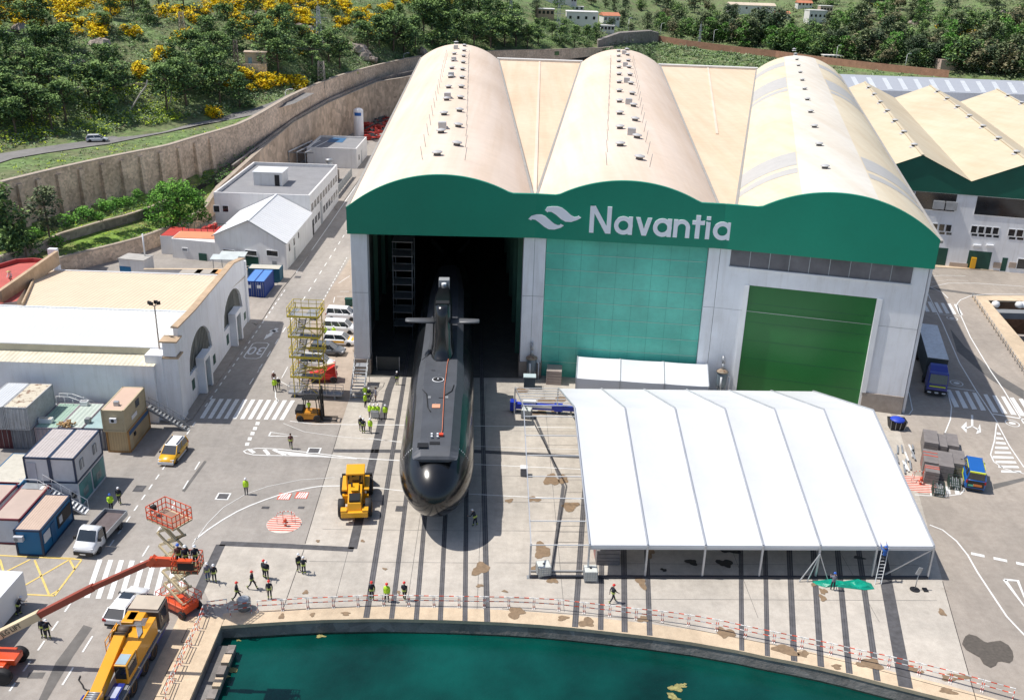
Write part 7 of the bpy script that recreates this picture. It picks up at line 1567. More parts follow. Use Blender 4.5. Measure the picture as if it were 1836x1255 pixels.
for a in ((1042,46,16,12,6.5,'white flat roofed house with a long terrace above the middle hall'),(1092,44,9,9,4.5,'white house with a bright terracotta roof right of the flat roofed house',trf,.2),(995,6,18,12,5,'white house at the top picture edge above the wood'),(1030,22,10,5,2.5,'small flat pale annex above the flat roofed house'),(1022,10,7,6,4,'white cube house beside the top edge'),(978,34,8,7,4,'tan house left of the white flat roofed house',None,0,mat('tan_house', (.42,.31,.22), .9)),(1088,60,7,5,3.5,'small white outbuilding below the terracotta roofed house'),(1460,42,11,9,7,'white two storey villa with a balcony above the right hall',None,.1),(1478,26,8,7,5,'pale pink house behind the two storey villa',None,0,mat('pink_render', (.5,.4,.35), .9)),(1345,24,32,11,5,'long cream house with white gable at the top above the right hall',mat('cream_house_roof', (.62,.52,.40), .8),.0),(1400,36,10,8,4,'low house with a terracotta porch right of the long cream house',trf),(1440,16,10,8,3,'small terracotta roofed house between the villa and the long house',trf),(1490,108,9,5,2.0,'low pale store beside the right hall crest',None,0,mat('tan_house', (.42,.31,.22)))):
    house(*a)
# fine wires from the concrete mast
wr = MB(); top_ = b2+Vector((0, 0, 9)); e_ = hill(425, 125)+Vector((0, 0, 9))
for o_ in (-.8, 0, .8): wr.tube([tuple(top_.lerp(e_, f)+Vector((0, o_, -4*f*(1-f)))) for f in [k/8 for k in range(9)]], .03, dark, n=4)
tag(wr.obj('power_line', fix=False), 'thin overhead cables between the hut mast and the wall mast', 'cable')
# ================================================================== VEHICLES (local +X forward)
def paintm(n, c, **k): return mat(n, c, .32, var=.03, coat=.5, **k)
cw = paintm('car_white', (.78, .79, .80)); cgrey = paintm('car_slate_grey', (.10, .11, .125)); cyel = paintm('car_yellow', (.80, .42, .01)); cblue = paintm('van_blue', (.005, .11, .42)); csil = paintm('car_silver', (.62, .64, .67)); cnavy = paintm('truck_blue', (.01, .03, .28))
lampm = mat('headlamp_glass', (.75, .76, .78), .15, var=.05); tailm = mat('tail_lamp_red', (.40, .01, .01), .3, var=.1); wsg = mat('windscreen_glass', (.025, .032, .038), .05, var=.2, spec=1.0, coat=.5); platem = mat('plate_white', (.7, .7, .68), .5); trim = mat('black_trim', (.02, .02, .022), .6, var=.2)
def wheel(par, x, y, r, w, rim=steel, name='wheel'):
    s_ = 1 if y > 0 else -1
    mb = MB(); mb.lathe([(r*.55, -w/2), (r*.92, -w/2), (r, -w/2+.04), (r, w/2-.04), (r*.92, w/2), (r*.55, w/2)], blackm, c=(x, y, r), n=16, axis='y'); o = mb.obj(name, par)
    mb = MB(); mb.lathe([(.02, s_*(w/2-.01)), (r*.25, s_*(w/2)), (r*.56, s_*(w/2-.03)), (r*.58, s_*(w/2+.012)), (r*.6, s_*(w/2-.02))], rim, c=(x, y, r), n=12, axis='y'); mb.obj('rim', o, fix=False)
def veh(name, label, cat, rear, front, group=None, z=0.0, pos=None, rz=None):
    if pos is None: A, B = G(*rear, z), G(*front, z); pos = (A+B)/2; rz = atan2(B.y-A.y, B.x-A.x)
    return thing(name, label, cat, pos, rz, group)
def car(t, L, W_, H_, body, hood=1.0, rearh=.35, belt=None, roofc=None, ws=.75, bs=.5, nwin=2, clear=.2, wheels=(.33, .21), hoodc=None, sidec=None, ax=(.19, .81)):
    w = W_/2; belt = belt or H_*.58; zb = clear; zh = belt*.93
    st = [(-L/2, zb+.25, belt*.86, w*.86), (-L/2+.12, zb+.05, belt*.97, w*.95), (-L/2+.5, zb, belt, w), (L/2-hood-.1, zb, belt, w), (L/2-hood*.6, zb, zh, w*.99), (L/2-.35, zb+.02, zh*.88, w*.93), (L/2-.1, zb+.08, zh*.76, w*.84), (L/2, zb+.15, zh*.6, w*.74)]
    mb = MB(); mb.loft([[(x, -v*.9, a), (x, v*.9, a), (x, v, a+.22), (x, v, b-.14), (x, v*.9, b), (x, -v*.9, b), (x, -v, b-.14), (x, -v, a+.22)] for x, a, b, v in st], body); mb.obj('body', t, bevel=0)
    x0, x1, x2, x3 = -L/2+.1, -L/2+.1+rearh*bs*1.4, L/2-hood-ws+.05, L/2-hood+.12; wi, wt = w*.9, w*.74
    B_ = [(x0, -wi, belt-.02), (x3, -wi, belt-.02), (x3, wi, belt-.02), (x0, wi, belt-.02)]; T_ = [(x1, -wt, H_-.06), (x2, -wt, H_-.06), (x2, wt, H_-.06), (x1, wt, H_-.06)]
    mb = MB(); mb.hexa(B_, T_, wsg); mb.obj('window', t, bevel=0)
    mb = MB(); mb.hexa([(x1-.04, -wt-.02, H_-.075), (x2+.04, -wt-.02, H_-.075), (x2+.04, wt+.02, H_-.075), (x1-.04, wt+.02, H_-.075)], [(x1+.1, -wt+.1, H_), (x2-.1, -wt+.1, H_), (x2-.1, wt-.1, H_), (x1+.1, wt-.1, H_)], roofc or body); mb.obj('roof', t)
    mb = MB()
    for s_ in (-1, 1):
        mb.beam((x0, s_*wi, belt), (x1, s_*wt, H_-.05), .09, .12, body); mb.beam((x3, s_*wi, belt-.02), (x2, s_*wt, H_-.05), .07, .08, body)
        for k in range(1, nwin+1): f = k/(nwin+1); mb.beam((x0+(x3-x0)*f, s_*wi, belt-.03), (x1+(x2-x1)*f, s_*wt, H_-.05), .06, .09, body)
    mb.obj('pillar', t)
    for s_ in (-1, 1):
        mb = MB(); mb.box(L/2-.42, L/2-.1, min(s_*w*.9, s_*w*.52), max(s_*w*.9, s_*w*.52), zh*.66, zh*.8, lampm); mb.obj('headlight', t); mb = MB(); mb.box(-L/2-.01, -L/2+.16, min(s_*w*.95, s_*w*.62), max(s_*w*.95, s_*w*.62), belt*.72, belt*.92, tailm); mb.obj('tail_light', t)
        mb = MB(); mb.box(x3-.45, x3-.25, min(s_*(w+.02), s_*(w+.2)), max(s_*(w+.02), s_*(w+.2)), belt-.02, belt+.13, trim); mb.obj('mirror', t)
        if sidec: mb = MB(); mb.box(-L*.28, L*.18, min(s_*w*.97, s_*(w+.012)), max(s_*w*.97, s_*(w+.012)), zb+.3, belt-.16, sidec); mb.obj('door', t)
    if hoodc: mb = MB(); mb.hexa([(L/2-hood-.05, -w*.8, belt-.03), (L/2-.25, -w*.68, zh*.84), (L/2-.25, w*.68, zh*.84), (L/2-hood-.05, w*.8, belt-.03)], [(L/2-hood-.05, -w*.8, belt+.02), (L/2-.28, -w*.68, zh*.9), (L/2-.28, w*.68, zh*.9), (L/2-hood-.05, w*.8, belt+.02)], hoodc); mb.obj('bonnet', t)
    mb = MB(); mb.box(L/2-.08, L/2+.015, -w*.5, w*.5, zb+.12, zh*.62, trim); mb.box(-L/2-.02, -L/2+.1, -w*.8, w*.8, zb+.05, zb+.22, trim); mb.obj('grille', t); mb = MB(); mb.box(L/2+.016, L/2+.03, -.26, .26, zb+.2, zb+.32, platem); mb.box(-L/2-.03, -L/2-.021, -.26, .26, belt*.6, belt*.6+.12, platem); mb.obj('number_plate', t)
    for fx in ax:
        for s_ in (-1, 1): wheel(t, -L/2+L*fx, s_*(w-.1), *wheels)
    return t
t = veh('car', 'white and yellow suv driving on the road near the tan cabins', 'car', (325,803), (298,836)); car(t, 4.3, 1.8, 1.68, cyel, hood=1.05, rearh=.4, nwin=1, roofc=cw)
mb = MB(); mb.box(1.95, 2.2, -.8, .8, .25, .55, cw); mb.box(-2.2, -1.95, -.8, .8, .3, .8, cw); [mb.box(-1.2, 1.2, s_*.9-.03, s_*.9+.03, .25, .42, cw) for s_ in (-1, 1)]; mb.obj('bumper', t)
mb = MB(); [mb.beam((-1.5, y, 1.73), (.35, y, 1.73), .05, .05, trim) for y in (-.55, .55)]; mb.obj('roof_rail', t)
t = veh('car', 'white saloon car seen from behind on the lower crosswalk beside the crane', 'car', (207,1124), (252,1066), 'x'); del t['group']; car(t, 4.75, 1.85, 1.42, cw, hood=1.25, rearh=.75, belt=.92, ws=.9, bs=.7, nwin=1)
mb = MB(); mb.box(-.35, .45, -.5, .5, 1.405, 1.43, wsg); mb.obj('sunroof', t)
t = veh('car', 'small white hatchback on the hill road above the stone wall', 'car', (162,259), (190,254), pos=onh(175,257,.15), rz=radians(20)); car(t, 4.2, 1.8, 1.46, csil, hood=1.0, rearh=.5, nwin=1)
pg = 'vehicles parked beside the hall'
def parked(name, lab, cat, y, xc, L, *a, rz=-.04, **k):
    t = thing(name, lab, cat, (xc, y, 0), rz, pg); car(t, L, *a, **k); return t
parked('van', 'white passenger van farthest up in the parked row', 'van', 133.8, -24.9, 4.7, 1.85, 1.85, cw, hood=.95, rearh=.2)
parked('van', 'second white passenger van in the parked row', 'van', 128.5, -24.3, 4.7, 1.85, 1.85, cw, hood=.95, rearh=.2)
parked('car', 'white and yellow suv parked between the vans and the slate grey car', 'car', 123.9, -23.6, 4.4, 1.8, 1.65, cw, hood=1.1, rearh=.4, nwin=1, hoodc=cyel, sidec=cyel)
parked('car', 'slate grey suv parked beside the stair tower', 'car', 120.3, -24.6, 4.7, 1.9, 1.62, cgrey, hood=1.25, rearh=.5)
parked('van', 'white van mostly hidden by the yellow stair tower', 'van', 115.6, -25.0, 4.4, 1.8, 1.8, cw, hood=.95, rearh=.2)
t = parked('car', 'light blue car parked by the hall edge below the green container', 'car', 153.5, -23.6, 4.3, 1.8, 1.5, paintm('car_pale_blue', (.45, .55, .66)), hood=1.0)
gc = rib('leaf_green_container', (.03, .28, .04)); container('shipping_container', 'bright green container standing by the far hall wall', -25.9, 160, 2.6, 6.0, 0, 2.6, gc, gc, gc)
t = thing('fruit_stall', 'small pile of boxes with a pink cover beside the blue container', 'boxes', (-22.6, 147, 0)); mb = MB(); mb.box(-1.2, 1.0, -.9, .9, 0, 1.2, mat('pink_cover', (.6, .3, .25), .7)); mb.box(-2.2, -1.3, -.6, .6, 0, .9, dgreen); mb.obj('box', t, bevel=.04)
container('shipping_container', 'small blue container against the hall wall beyond the vans', -23.4, 138.8, 2.2, 4.5, 0, 2.5, rib('mid_blue_container', (.01, .09, .25)), None, rib('mid_blue_container', (.01, .09, .25)))
t = thing('litter_bin', 'dark green wheeled bins standing by the parked vans', 'bin', (-24.9, 139.5, 0)); mb = MB(); mb.box(-.6, .6, -.35, .35, .1, 1.1, dgreen); mb.obj('body', t, bevel=.04); mb = MB(); mb.box(-.65, .65, -.4, .4, 1.1, 1.2, dgreen); mb.obj('lid', t)
t = thing('street_lamp', 'dark lamp post by the bins at the hall side', 'lamp', (-24.1, 143, 0)); mb = MB(); mb.cyl((0, 0, 0), (0, 0, 4.4), .08, greym, n=6); mb.obj('pole', t); mb = MB(); mb.box(-.3, .3, -.1, .1, 4.3, 4.5, greym); mb.obj('head', t)
# blue van at the right
t = veh('van', 'blue van with yellow flashes parked beside the grey panel stacks', 'van', (1747,886), (1746,840), pos=Vector((49.0, 91.0, 0)), rz=radians(72)); car(t, 5.3, 2.0, 2.35, cblue, hood=.9, rearh=.12, belt=1.45, nwin=2, ws=.7, clear=.25, wheels=(.36, .24), roofc=cblue)
yf = mat('fluorescent_yellow', (.70, .78, .05), .5); mb = MB()
for s_ in (-1, 1):
    mb.box(-1.9, .9, s_*1.005-.004, s_*1.005+.004, .6, .85, yf); mb.box(-.4, .6, s_*1.006-.004, s_*1.006+.004, .85, 1.25, yf); mb.box(-1.6, .4, s_*.80-.02, s_*.80+.02, 2.18, 2.3, yf)
mb.box(-2.6, -2.45, -.75, .75, 2.2, 2.33, yf); mb.obj('stripe', t)
mb = MB(); mb.box(-2.68, -2.655, -.8, .8, .6, 1.35, trim); mb.box(-2.69, -2.66, -.6, .2, .75, 1.0, mat('orange_graphic', (.65, .2, .05), .5)); mb.box(-2.69, -2.66, .2, .7, .7, .9, mat('green_graphic', (.1, .45, .3), .5)); mb.obj('rear_door', t)
# articulated truck in the shade
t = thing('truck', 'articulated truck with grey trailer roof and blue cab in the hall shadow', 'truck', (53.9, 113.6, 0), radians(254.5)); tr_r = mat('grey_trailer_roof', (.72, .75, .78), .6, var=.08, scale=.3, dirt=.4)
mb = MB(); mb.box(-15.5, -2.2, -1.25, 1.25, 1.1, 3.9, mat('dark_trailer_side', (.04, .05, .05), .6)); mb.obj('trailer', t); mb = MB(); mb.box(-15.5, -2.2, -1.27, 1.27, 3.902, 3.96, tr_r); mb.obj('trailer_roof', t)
mb = MB(); mb.hexa([(-1.2, -1.22, .9), (1.2, -1.22, .6), (1.2, 1.22, .6), (-1.2, 1.22, .9)], [(-1.2, -1.15, 3.2), (.8, -1.15, 3.1), (.8, 1.15, 3.1), (-1.2, 1.15, 3.2)], cnavy); mb.hexa([(-1.1, -1.1, 3.2), (.3, -1.1, 3.1), (.3, 1.1, 3.1), (-1.1, 1.1, 3.2)], [(-1.1, -1.0, 3.7), (-.5, -1, 3.6), (-.5, 1, 3.6), (-1.1, 1.0, 3.7)], cnavy); mb.obj('cab', t, bevel=.06)
mb = MB(); mb.hexa([(1.13, -1.05, 1.8), (1.17, -1.05, 1.8), (1.17, 1.05, 1.8), (1.13, 1.05, 1.8)], [(.84, -1, 2.9), (.90, -1, 2.9), (.90, 1, 2.9), (.84, 1, 2.9)], wsg); mb.obj('windscreen', t); mb = MB(); mb.box(1.18, 1.26, -.95, .95, 1.35, 1.5, yf); mb.obj('stripe', t); mb = MB(); mb.box(1.15, 1.3, -1.2, 1.2, .4, .9, trim); mb.obj('bumper', t)
for y in (-.85, 0, .85): mb = MB(); mb.box(1.3, 1.33, y-.22, y+.22, .55, .72, lampm); mb.obj('headlight', t)
for x in (.2, -3.4, -11.5, -12.8, -14.1):
    for y in (-1.05, 1.05): wheel(t, x, y, .5, .35)
# white flatbed truck
t = veh('flatbed_truck', 'white flatbed truck with an empty dropside bed beside the blue cabin', 'truck', (208,938), (154,997)); L = 6.0
mb = MB(); w = 1.02
st = [(1.0, .35, 2.15, w), (1.35, .35, 2.22, w), (1.75, .35, 2.18, w), (2.35, .35, 1.35, w*.99), (2.85, .38, 1.15, w*.93), (3.08, .45, .85, w*.8)]
mb.loft([[(x, -v*.92, a), (x, v*.92, a), (x, v, a+.25), (x, v*(.97 if b < 1.6 else .86), b-.12), (x, v*.82, b), (x, -v*.82, b), (x, -v*(.97 if b < 1.6 else .86), b-.12), (x, -v, a+.25)] for x, a, b, v in st], cw); mb.obj('cab', t)
mb = MB(); mb.hexa([(2.33, -.85, 1.36), (2.42, -.85, 1.34), (2.42, .85, 1.34), (2.33, .85, 1.36)], [(1.80, -.74, 2.12), (1.86, -.74, 2.14), (1.86, .74, 2.14), (1.80, .74, 2.12)], wsg); mb.obj('windscreen', t)
for s_ in (-1, 1): mb = MB(); mb.hexa([(1.15, s_*.99-.02, 1.3), (2.2, s_*.99-.02, 1.3), (2.2, s_*.99+.03, 1.3), (1.15, s_*.99+.03, 1.3)], [(1.15, s_*.9-.02, 2.0), (1.75, s_*.9-.02, 2.0), (1.75, s_*.9+.03, 2.0), (1.15, s_*.9+.03, 2.0)], wsg); mb.obj('window', t); mb = MB(); mb.box(2.0, 2.2, min(s_*1.03, s_*1.25), max(s_*1.03, s_*1.25), 1.3, 1.6, trim); mb.obj('mirror', t); mb = MB(); mb.box(2.75, 3.02, min(s_*.9, s_*.55), max(s_*.9, s_*.55), .78, .98, lampm); mb.obj('headlight', t)
mb = MB(); mb.box(2.9, 3.14, -.85, .85, .32, .68, trim); mb.box(3.14, 3.16, -.26, .26, .4, .5, platem); mb.obj('bumper', t)
mb = MB(); mb.box(-3.0, .9, -1.05, 1.05, .85, .95, mat('worn_truck_bed', (.15, .12, .12), .8, var=.2, dirt=.4)); mb.obj('bed', t); mb = MB(); [mb.box(-3.0, .9, s_*1.08-.03, s_*1.08+.03, .8, 1.32, steel) for s_ in (-1, 1)]; mb.box(-3.03, -2.97, -1.08, 1.08, .8, 1.32, steel); mb.box(.88, .95, -1.08, 1.08, .8, 2.0, trim); mb.obj('side_board', t); mb = MB(); mb.box(-3, 1.1, -.45, .45, .45, .8, dark); mb.obj('chassis', t)
for x in (2.1, -1.8):
    for y in (-.9, .9): wheel(t, x, y, .36, .24)
# white box truck / trailer corner at the left edge
t = thing('box_truck', 'white box truck body cut by the left picture edge', 'truck', (-38.8, 62.5, 0), radians(88)); mb = MB(); mb.box(-3.5, 3.0, 0, 5.2, .55, 3.0, whitem); mb.obj('box_body', t, bevel=.03); mb = MB(); mb.box(-3.2, 2.7, .3, 4.9, .35, .54, dark); mb.obj('chassis', t)
for x in (-2.3, 1.8): wheel(t, x, .3, .4, .3)
# wheel loader
t = thing('wheel_loader', 'yellow wheel loader seen from behind left of the submarine bow', 'wheel loader', (-14.75, 82.7, 0), radians(97)); ly = mat('loader_yellow', (.82, .40, .015), .4, var=.05, coat=.2)
mb = MB(); mb.hexa([(-3.9, -.75, .9), (-.4, -.75, .9), (-.4, .75, .9), (-3.9, .75, .9)], [(-3.6, -.62, 2.05), (-.4, -.68, 2.3), (-.4, .68, 2.3), (-3.6, .62, 2.05)], ly); mb.box(-4.1, -3.6, -1.25, 1.25, .75, 1.3, ly); mb.obj('engine_hood', t, bevel=.05)
mb = MB(); mb.hexa([(-3.66, -.55, 1.4), (-2.1, -.55, 2.18), (-2.1, .55, 2.18), (-3.66, .55, 1.4)], [(-3.72, -.55, 1.5), (-2.12, -.55, 2.24), (-2.12, .55, 2.24), (-3.72, .55, 1.5)], dark); mb.box(-3.5, -2.2, -.5, .5, 2.1, 2.3, dark); mb.obj('radiator_grille', t)
mb = MB(); mb.box(-.3, 1.5, -.78, .78, 1.1, 3.2, wsg); mb.obj('cab', t, bevel=.03); mb = MB(); mb.box(-.4, 1.6, -.9, .9, 3.2, 3.38, ly); mb.obj('cab_roof', t, bevel=.05); mb = MB(); [mb.beam((x, y, 1.1), (x, y, 3.2), .12, .12, ly) for x in (-.3, 1.5) for y in (-.8, .8)]; mb.box(-.34, -.28, -.8, .8, 1.1, 1.9, ly); mb.obj('cab_pillar', t)
for s_ in (-1, 1):
    mb = MB(); mb.hexa([(-.9, s_*1.05-.25, 1.75), (1.9, s_*1.05-.25, 1.75), (1.9, s_*1.05+.25, 1.75), (-.9, s_*1.05+.25, 1.75)], [(-.9, s_*1.05-.25, 1.95), (1.8, s_*1.05-.25, 2.0), (1.8, s_*1.05+.25, 2.0), (-.9, s_*1.05+.25, 1.95)], ly); mb.obj('fender', t, bevel=.04)
    mb = MB(); mb.box(-4.05, -3.35, s_*1.0-.28, s_*1.0+.28, 1.3, 1.5, ly); mb.obj('rear_fender', t)
    mb = MB(); mb.beam((.9, s_*.6, 2.0), (3.4, s_*.6, .7), .2, .45, ly); mb.obj('lift_arm', t)
    mb = MB(); mb.box(-1.1, -.7, s_*1.0-.25, s_*1.0+.25, .5, 1.4, ly); mb.obj('step', t)
mb = MB(); mb.hexa([(3.0, -1.5, .1), (4.3, -1.5, .1), (4.3, 1.5, .1), (3.0, 1.5, .1)], [(3.0, -1.5, 1.4), (3.3, -1.5, 1.4), (3.3, 1.5, 1.4), (3.0, 1.5, 1.4)], dark); mb.obj('bucket', t); mb = MB(); mb.cyl((-1.3, .3, 2.3), (-1.3, .3, 2.9), .09, dark, n=8); mb.obj('exhaust', t); mb = MB(); mb.box(-2.0, -.6, -.35, .35, 2.3, 2.5, ly); mb.obj('filter_box', t, bevel=.03)
for x in (-2.4, 1.7):
    for y in (-1.28, 1.28): wheel(t, x, y, .88, .62, ly)
# forklift
t = thing('forklift', 'large black and orange forklift with its mast towards the hall', 'forklift', (-22.7, 100.6, 0), radians(1)); fo = mat('forklift_orange', (.62, .25, .02), .45, var=.1)
mb = MB(); mb.hexa([(-1.7, -.85, .35), (.9, -.85, .35), (.9, .85, .35), (-1.7, .85, .35)], [(-1.6, -.8, 1.15), (.8, -.8, 1.0), (.8, .8, 1.0), (-1.6, .8, 1.15)], fo); mb.box(-1.75, -.9, -.8, .8, .9, 1.5, dark); mb.obj('body', t, bevel=.06)
mb = MB(); [mb.beam((x, y, 1.0), (x*.8, y*.9, 2.7), .09, .09, dark) for x in (-.9, .8) for y in (-.7, .7)]; mb.box(-.9, .75, -.7, .7, 2.7, 2.78, dark); [mb.beam((-.9+.2*k, -.65, 2.8), (-.9+.2*k, .65, 2.8), .05, .05, dark) for k in range(9)]; mb.obj('guard', t)
mb = MB(); [mb.beam((1.25, y, .15), (1.15, y, 4.0), .2, .14, dark) for y in (-.5, .5)]; [mb.beam((1.2, -.5, z), (1.2, .5, z), .12, .14, dark) for z in (.6, 1.8, 3.0, 3.9)]; mb.obj('mast', t); mb = MB(); [mb.box(1.35, 2.9, y-.08, y+.08, .12, .2, dark) for y in (-.45, .45)]; mb.obj('fork', t)
for x, r_ in ((.75, .45), (-1.2, .4)):
    for y in (-.75, .75): wheel(t, x, y, r_, .3, fo)
# red telehandler / boom lift by the stair tower
t = thing('boom_lift', 'small red boom lift parked behind the yellow stair tower', 'boom lift', (-23.0, 111.6, 0), radians(8)); rl = mat('lift_red', (.66, .03, .02), .4, var=.06, coat=.3)
mb = MB(); mb.box(-2.2, 1.2, -.95, .95, .5, .9, rl); mb.obj('chassis', t, bevel=.04); mb = MB(); mb.hexa([(-1.5, -.9, .95), (1.1, -.9, .95), (1.1, .9, .95), (-1.5, .9, .95)], [(-.4, -.8, 1.4), (1.0, -.8, 2.3), (1.0, .8, 2.3), (-.4, .8, 1.4)], rl); mb.obj('turret', t, bevel=.06); mb = MB(); mb.beam((1.0, 0, 2.2), (-3.2, .0, 1.2), .35, .35, mat('lift_cream', (.62, .52, .34), .5)); mb.obj('boom', t)
for x in (-1.5, .8):
    for y in (-.85, .85): wheel(t, x, y, .45, .35)
# scissor lift
px0 = Vector((-26.3, 65.3, 0)); t = thing('scissor_lift', 'raised scissor lift with an orange platform and base beside the mobile crane', 'scissor lift', px0, radians(-30)); crm_ = mat('lift_cream', (.56, .52, .36), .5); og_ = orange
mb = MB(); mb.box(-1.4, 1.4, -.8, .8, .35, 1.0, og_); mb.obj('chassis', t, bevel=.05)
mb = MB()
for a, b in (((-1.5, -1), (1.5, -1)), ((1.5, -1), (1.5, 1)), ((1.5, 1), (-1.5, 1)), ((-1.5, 1), (-1.5, -1))):
    for z in (1.2, 1.7): mb.beam((*a, z), (*b, z), .04, .04, og_)
    for k in range(4): mb.beam((a[0]+(b[0]-a[0])*k/4, a[1]+(b[1]-a[1])*k/4, .9), (a[0]+(b[0]-a[0])*k/4, a[1]+(b[1]-a[1])*k/4, 1.7), .04, .04, og_)
mb.obj('lower_rail', t); PH = 8.35; nS = 6; z0 = 1.1; dz = (PH-z0)/nS
for k in range(nS):
    for s_ in (-1, 1):
        mb = MB()
        for y in (-.42, .42): mb.beam((-1.05*s_, y+s_*.07, z0+k*dz), (1.05*s_, y+s_*.07, z0+(k+1)*dz), .12, .2, crm_)
        mb.cyl((-1.05*s_, -.5, z0+k*dz), (-1.05*s_, .5, z0+k*dz), .05, crm_, n=6); mb.cyl((1.05*s_, -.5, z0+(k+1)*dz), (1.05*s_, .5, z0+(k+1)*dz), .05, crm_, n=6); mb.obj('scissor_arm', t)
mb = MB(); mb.box(-1.45, 1.45, -.95, .95, PH, PH+.14, crm_); mb.box(-1.3, 1.3, -.8, .8, PH+.141, PH+.16, mat('platform_brown', (.3, .2, .15), .7)); mb.obj('platform', t)
mb = MB()
for a, b in (((-1.45, -.95), (1.45, -.95)), ((1.45, -.95), (1.45, .95)), ((1.45, .95), (-1.45, .95)), ((-1.45, .95), (-1.45, -.95))):
    for z in (.25, .7, 1.2): mb.beam((*a, PH+z), (*b, PH+z), .055, .055, og_)
    for k in range(5): mb.beam((a[0]+(b[0]-a[0])*k/5, a[1]+(b[1]-a[1])*k/5, PH+.1), (a[0]+(b[0]-a[0])*k/5, a[1]+(b[1]-a[1])*k/5, PH+1.2), .055, .055, og_)
mb.obj('guard_rail', t); mb = MB(); mb.box(-1.4, -1.1, -.6, -.2, PH+.7, PH+1.1, dark); mb.obj('control_box', t)
for x in (-1.2, 1.2):
    for y in (-.85, .85): wheel(t, x, y, .38, .28, rl)
# telescopic boom lift reaching over the road
YB = 58.0; t = thing('boom_lift', 'large orange boom lift reaching over the road with three people in its basket', 'boom lift', (-38.6, YB-.6, 0), radians(0)); lc = mat('lift_cream', (.56, .52, .36)); bro = mat('boom_red', (.30, .055, .03), .45, var=.08)
def bl(px, py, dy=0.0): z = ZY(px, py, YB+dy); p = G(px, py, z); return Vector((p.x+38.6, dy+.6, z))
mb = MB(); mb.box(-2.6, 2.6, -1.1, 1.1, .7, 1.3, orange); mb.box(1.6, 3.2, -.6, .6, 1.0, 1.5, orange); mb.obj('chassis', t, bevel=.06)
mb = MB(); mb.hexa([(-3.2, -1.2, 1.35), (2.0, -1.2, 1.35), (2.0, .2, 1.35), (-3.2, .2, 1.35)], [(-3.0, -1.1, 2.6), (.6, -1.1, 2.4), (.6, .1, 2.4), (-3.0, .1, 2.6)], orange); mb.obj('turret', t, bevel=.1)
a0, a1, a2, a3 = bl(-70, 1172), bl(72, 1101), bl(168, 1052), bl(272, 1006)
def bm_(name, a, b, w, h, m): mb = MB(); mb.beam(a, b, w, h, m); return mb.obj(name, t)
bm_('boom', a0, a1, .56, .62, lc); bm_('boom_extension', a1-(a1-a0)*.05, a2, .42, .48, bro); bm_('boom_extension', a2-(a2-a1)*.05, a3, .34, .38, bro)
me = text_mesh('JLG LIFT', .52, .004); o = bpy.data.objects.new('lettering', me); COL.objects.link(o); o.parent = t; d_ = (a1-a0); me.materials.append(dark); o.location = (a0+d_*.66)+Vector((0, -.30, 0)); o.rotation_euler = (radians(90), -atan2(d_.z, d_.x), 0)
j1 = bl(319, 1006); bm_('jib', a3+Vector((-.1, 0, .1)), j1, .28, .5, orange); bm_('jib', a3+Vector((0, 0, -.35)), j1+Vector((0, 0, -.3)), .2, .2, orange); bm_('boom_joint', a3+Vector((-.2, 0, -.3)), a3+Vector((.3, 0, .35)), .45, .4, orange)
BZ = j1.z-.35; bx0 = j1.x-.15; mb = MB(); mb.box(bx0, bx0+1.85, -.4, .95, BZ, BZ+.08, mat('basket_floor', (.2, .16, .08), .7)); mb.obj('basket', t)
mb = MB()
for a, b in (((bx0, -.4), (bx0+1.85, -.4)), ((bx0+1.85, -.4), (bx0+1.85, .95)), ((bx0+1.85, .95), (bx0, .95)), ((bx0, .95), (bx0, -.4))):
    for z in (.3, .65, 1.1): mb.beam((*a, BZ+z), (*b, BZ+z), .05, .05, orange)
    for k in range(4): mb.beam((a[0]+(b[0]-a[0])*k/4, a[1]+(b[1]-a[1])*k/4, BZ), (a[0]+(b[0]-a[0])*k/4, a[1]+(b[1]-a[1])*k/4, BZ+1.1), .05, .05, orange)
mb.obj('basket_rail', t); mb = MB(); mb.box(bx0+.5, bx0+1.6, -.47, -.4, BZ+.35, BZ+.9, dark); mb.box(bx0+.5, bx0+1.5, -.5, -.1, BZ+.95, BZ+1.1, orange); mb.obj('control_panel', t)
BASKET = Vector((bx0-38.6, YB-.6, BZ))
for x in (-2.0, 2.6):
    for y in (-1.15, 1.35): wheel(t, x, y-.2, .62, .5, blackm)
# mobile crane
t = thing('mobile_crane', 'orange and blue four axle mobile crane on the road at the bottom left', 'crane', (-27.5, 57.3, 0), radians(-91)); cb_ = mat('crane_blue', (.015, .03, .24), .4, var=.08, coat=.3); co = mat('crane_orange', (.80, .35, .01), .4, var=.05, coat=.3)
mb = MB(); mb.box(-5.2, 5.6, -1.25, 1.25, .75, 1.35, cb_); mb.box(4.2, 5.7, -1.27, 1.27, 1.0, 1.9, cb_); mb.obj('chassis', t, bevel=.05); mb = MB(); mb.box(-5.1, 4.1, -1.22, 1.22, 1.352, 1.42, greym); mb.obj('deck', t)
mb = MB(); mb.box(-5.4, -3.6, -1.25, 1.25, .9, 3.0, mat('crane_cab_dark', (.12, .10, .09), .5)); mb.obj('driving_cab', t, bevel=.05); mb = MB(); mb.box(-5.5, -3.8, -1.15, 1.1, 3.0, 3.1, mat('beige_cab_roof', (.52, .45, .36), .7)); mb.obj('cab_roof', t); mb = MB(); mb.box(-5.42, -5.38, -1.1, 1.1, 1.9, 2.8, wsg); mb.box(-4.9, -3.9, 1.24, 1.28, 1.9, 2.8, wsg); mb.obj('window', t)
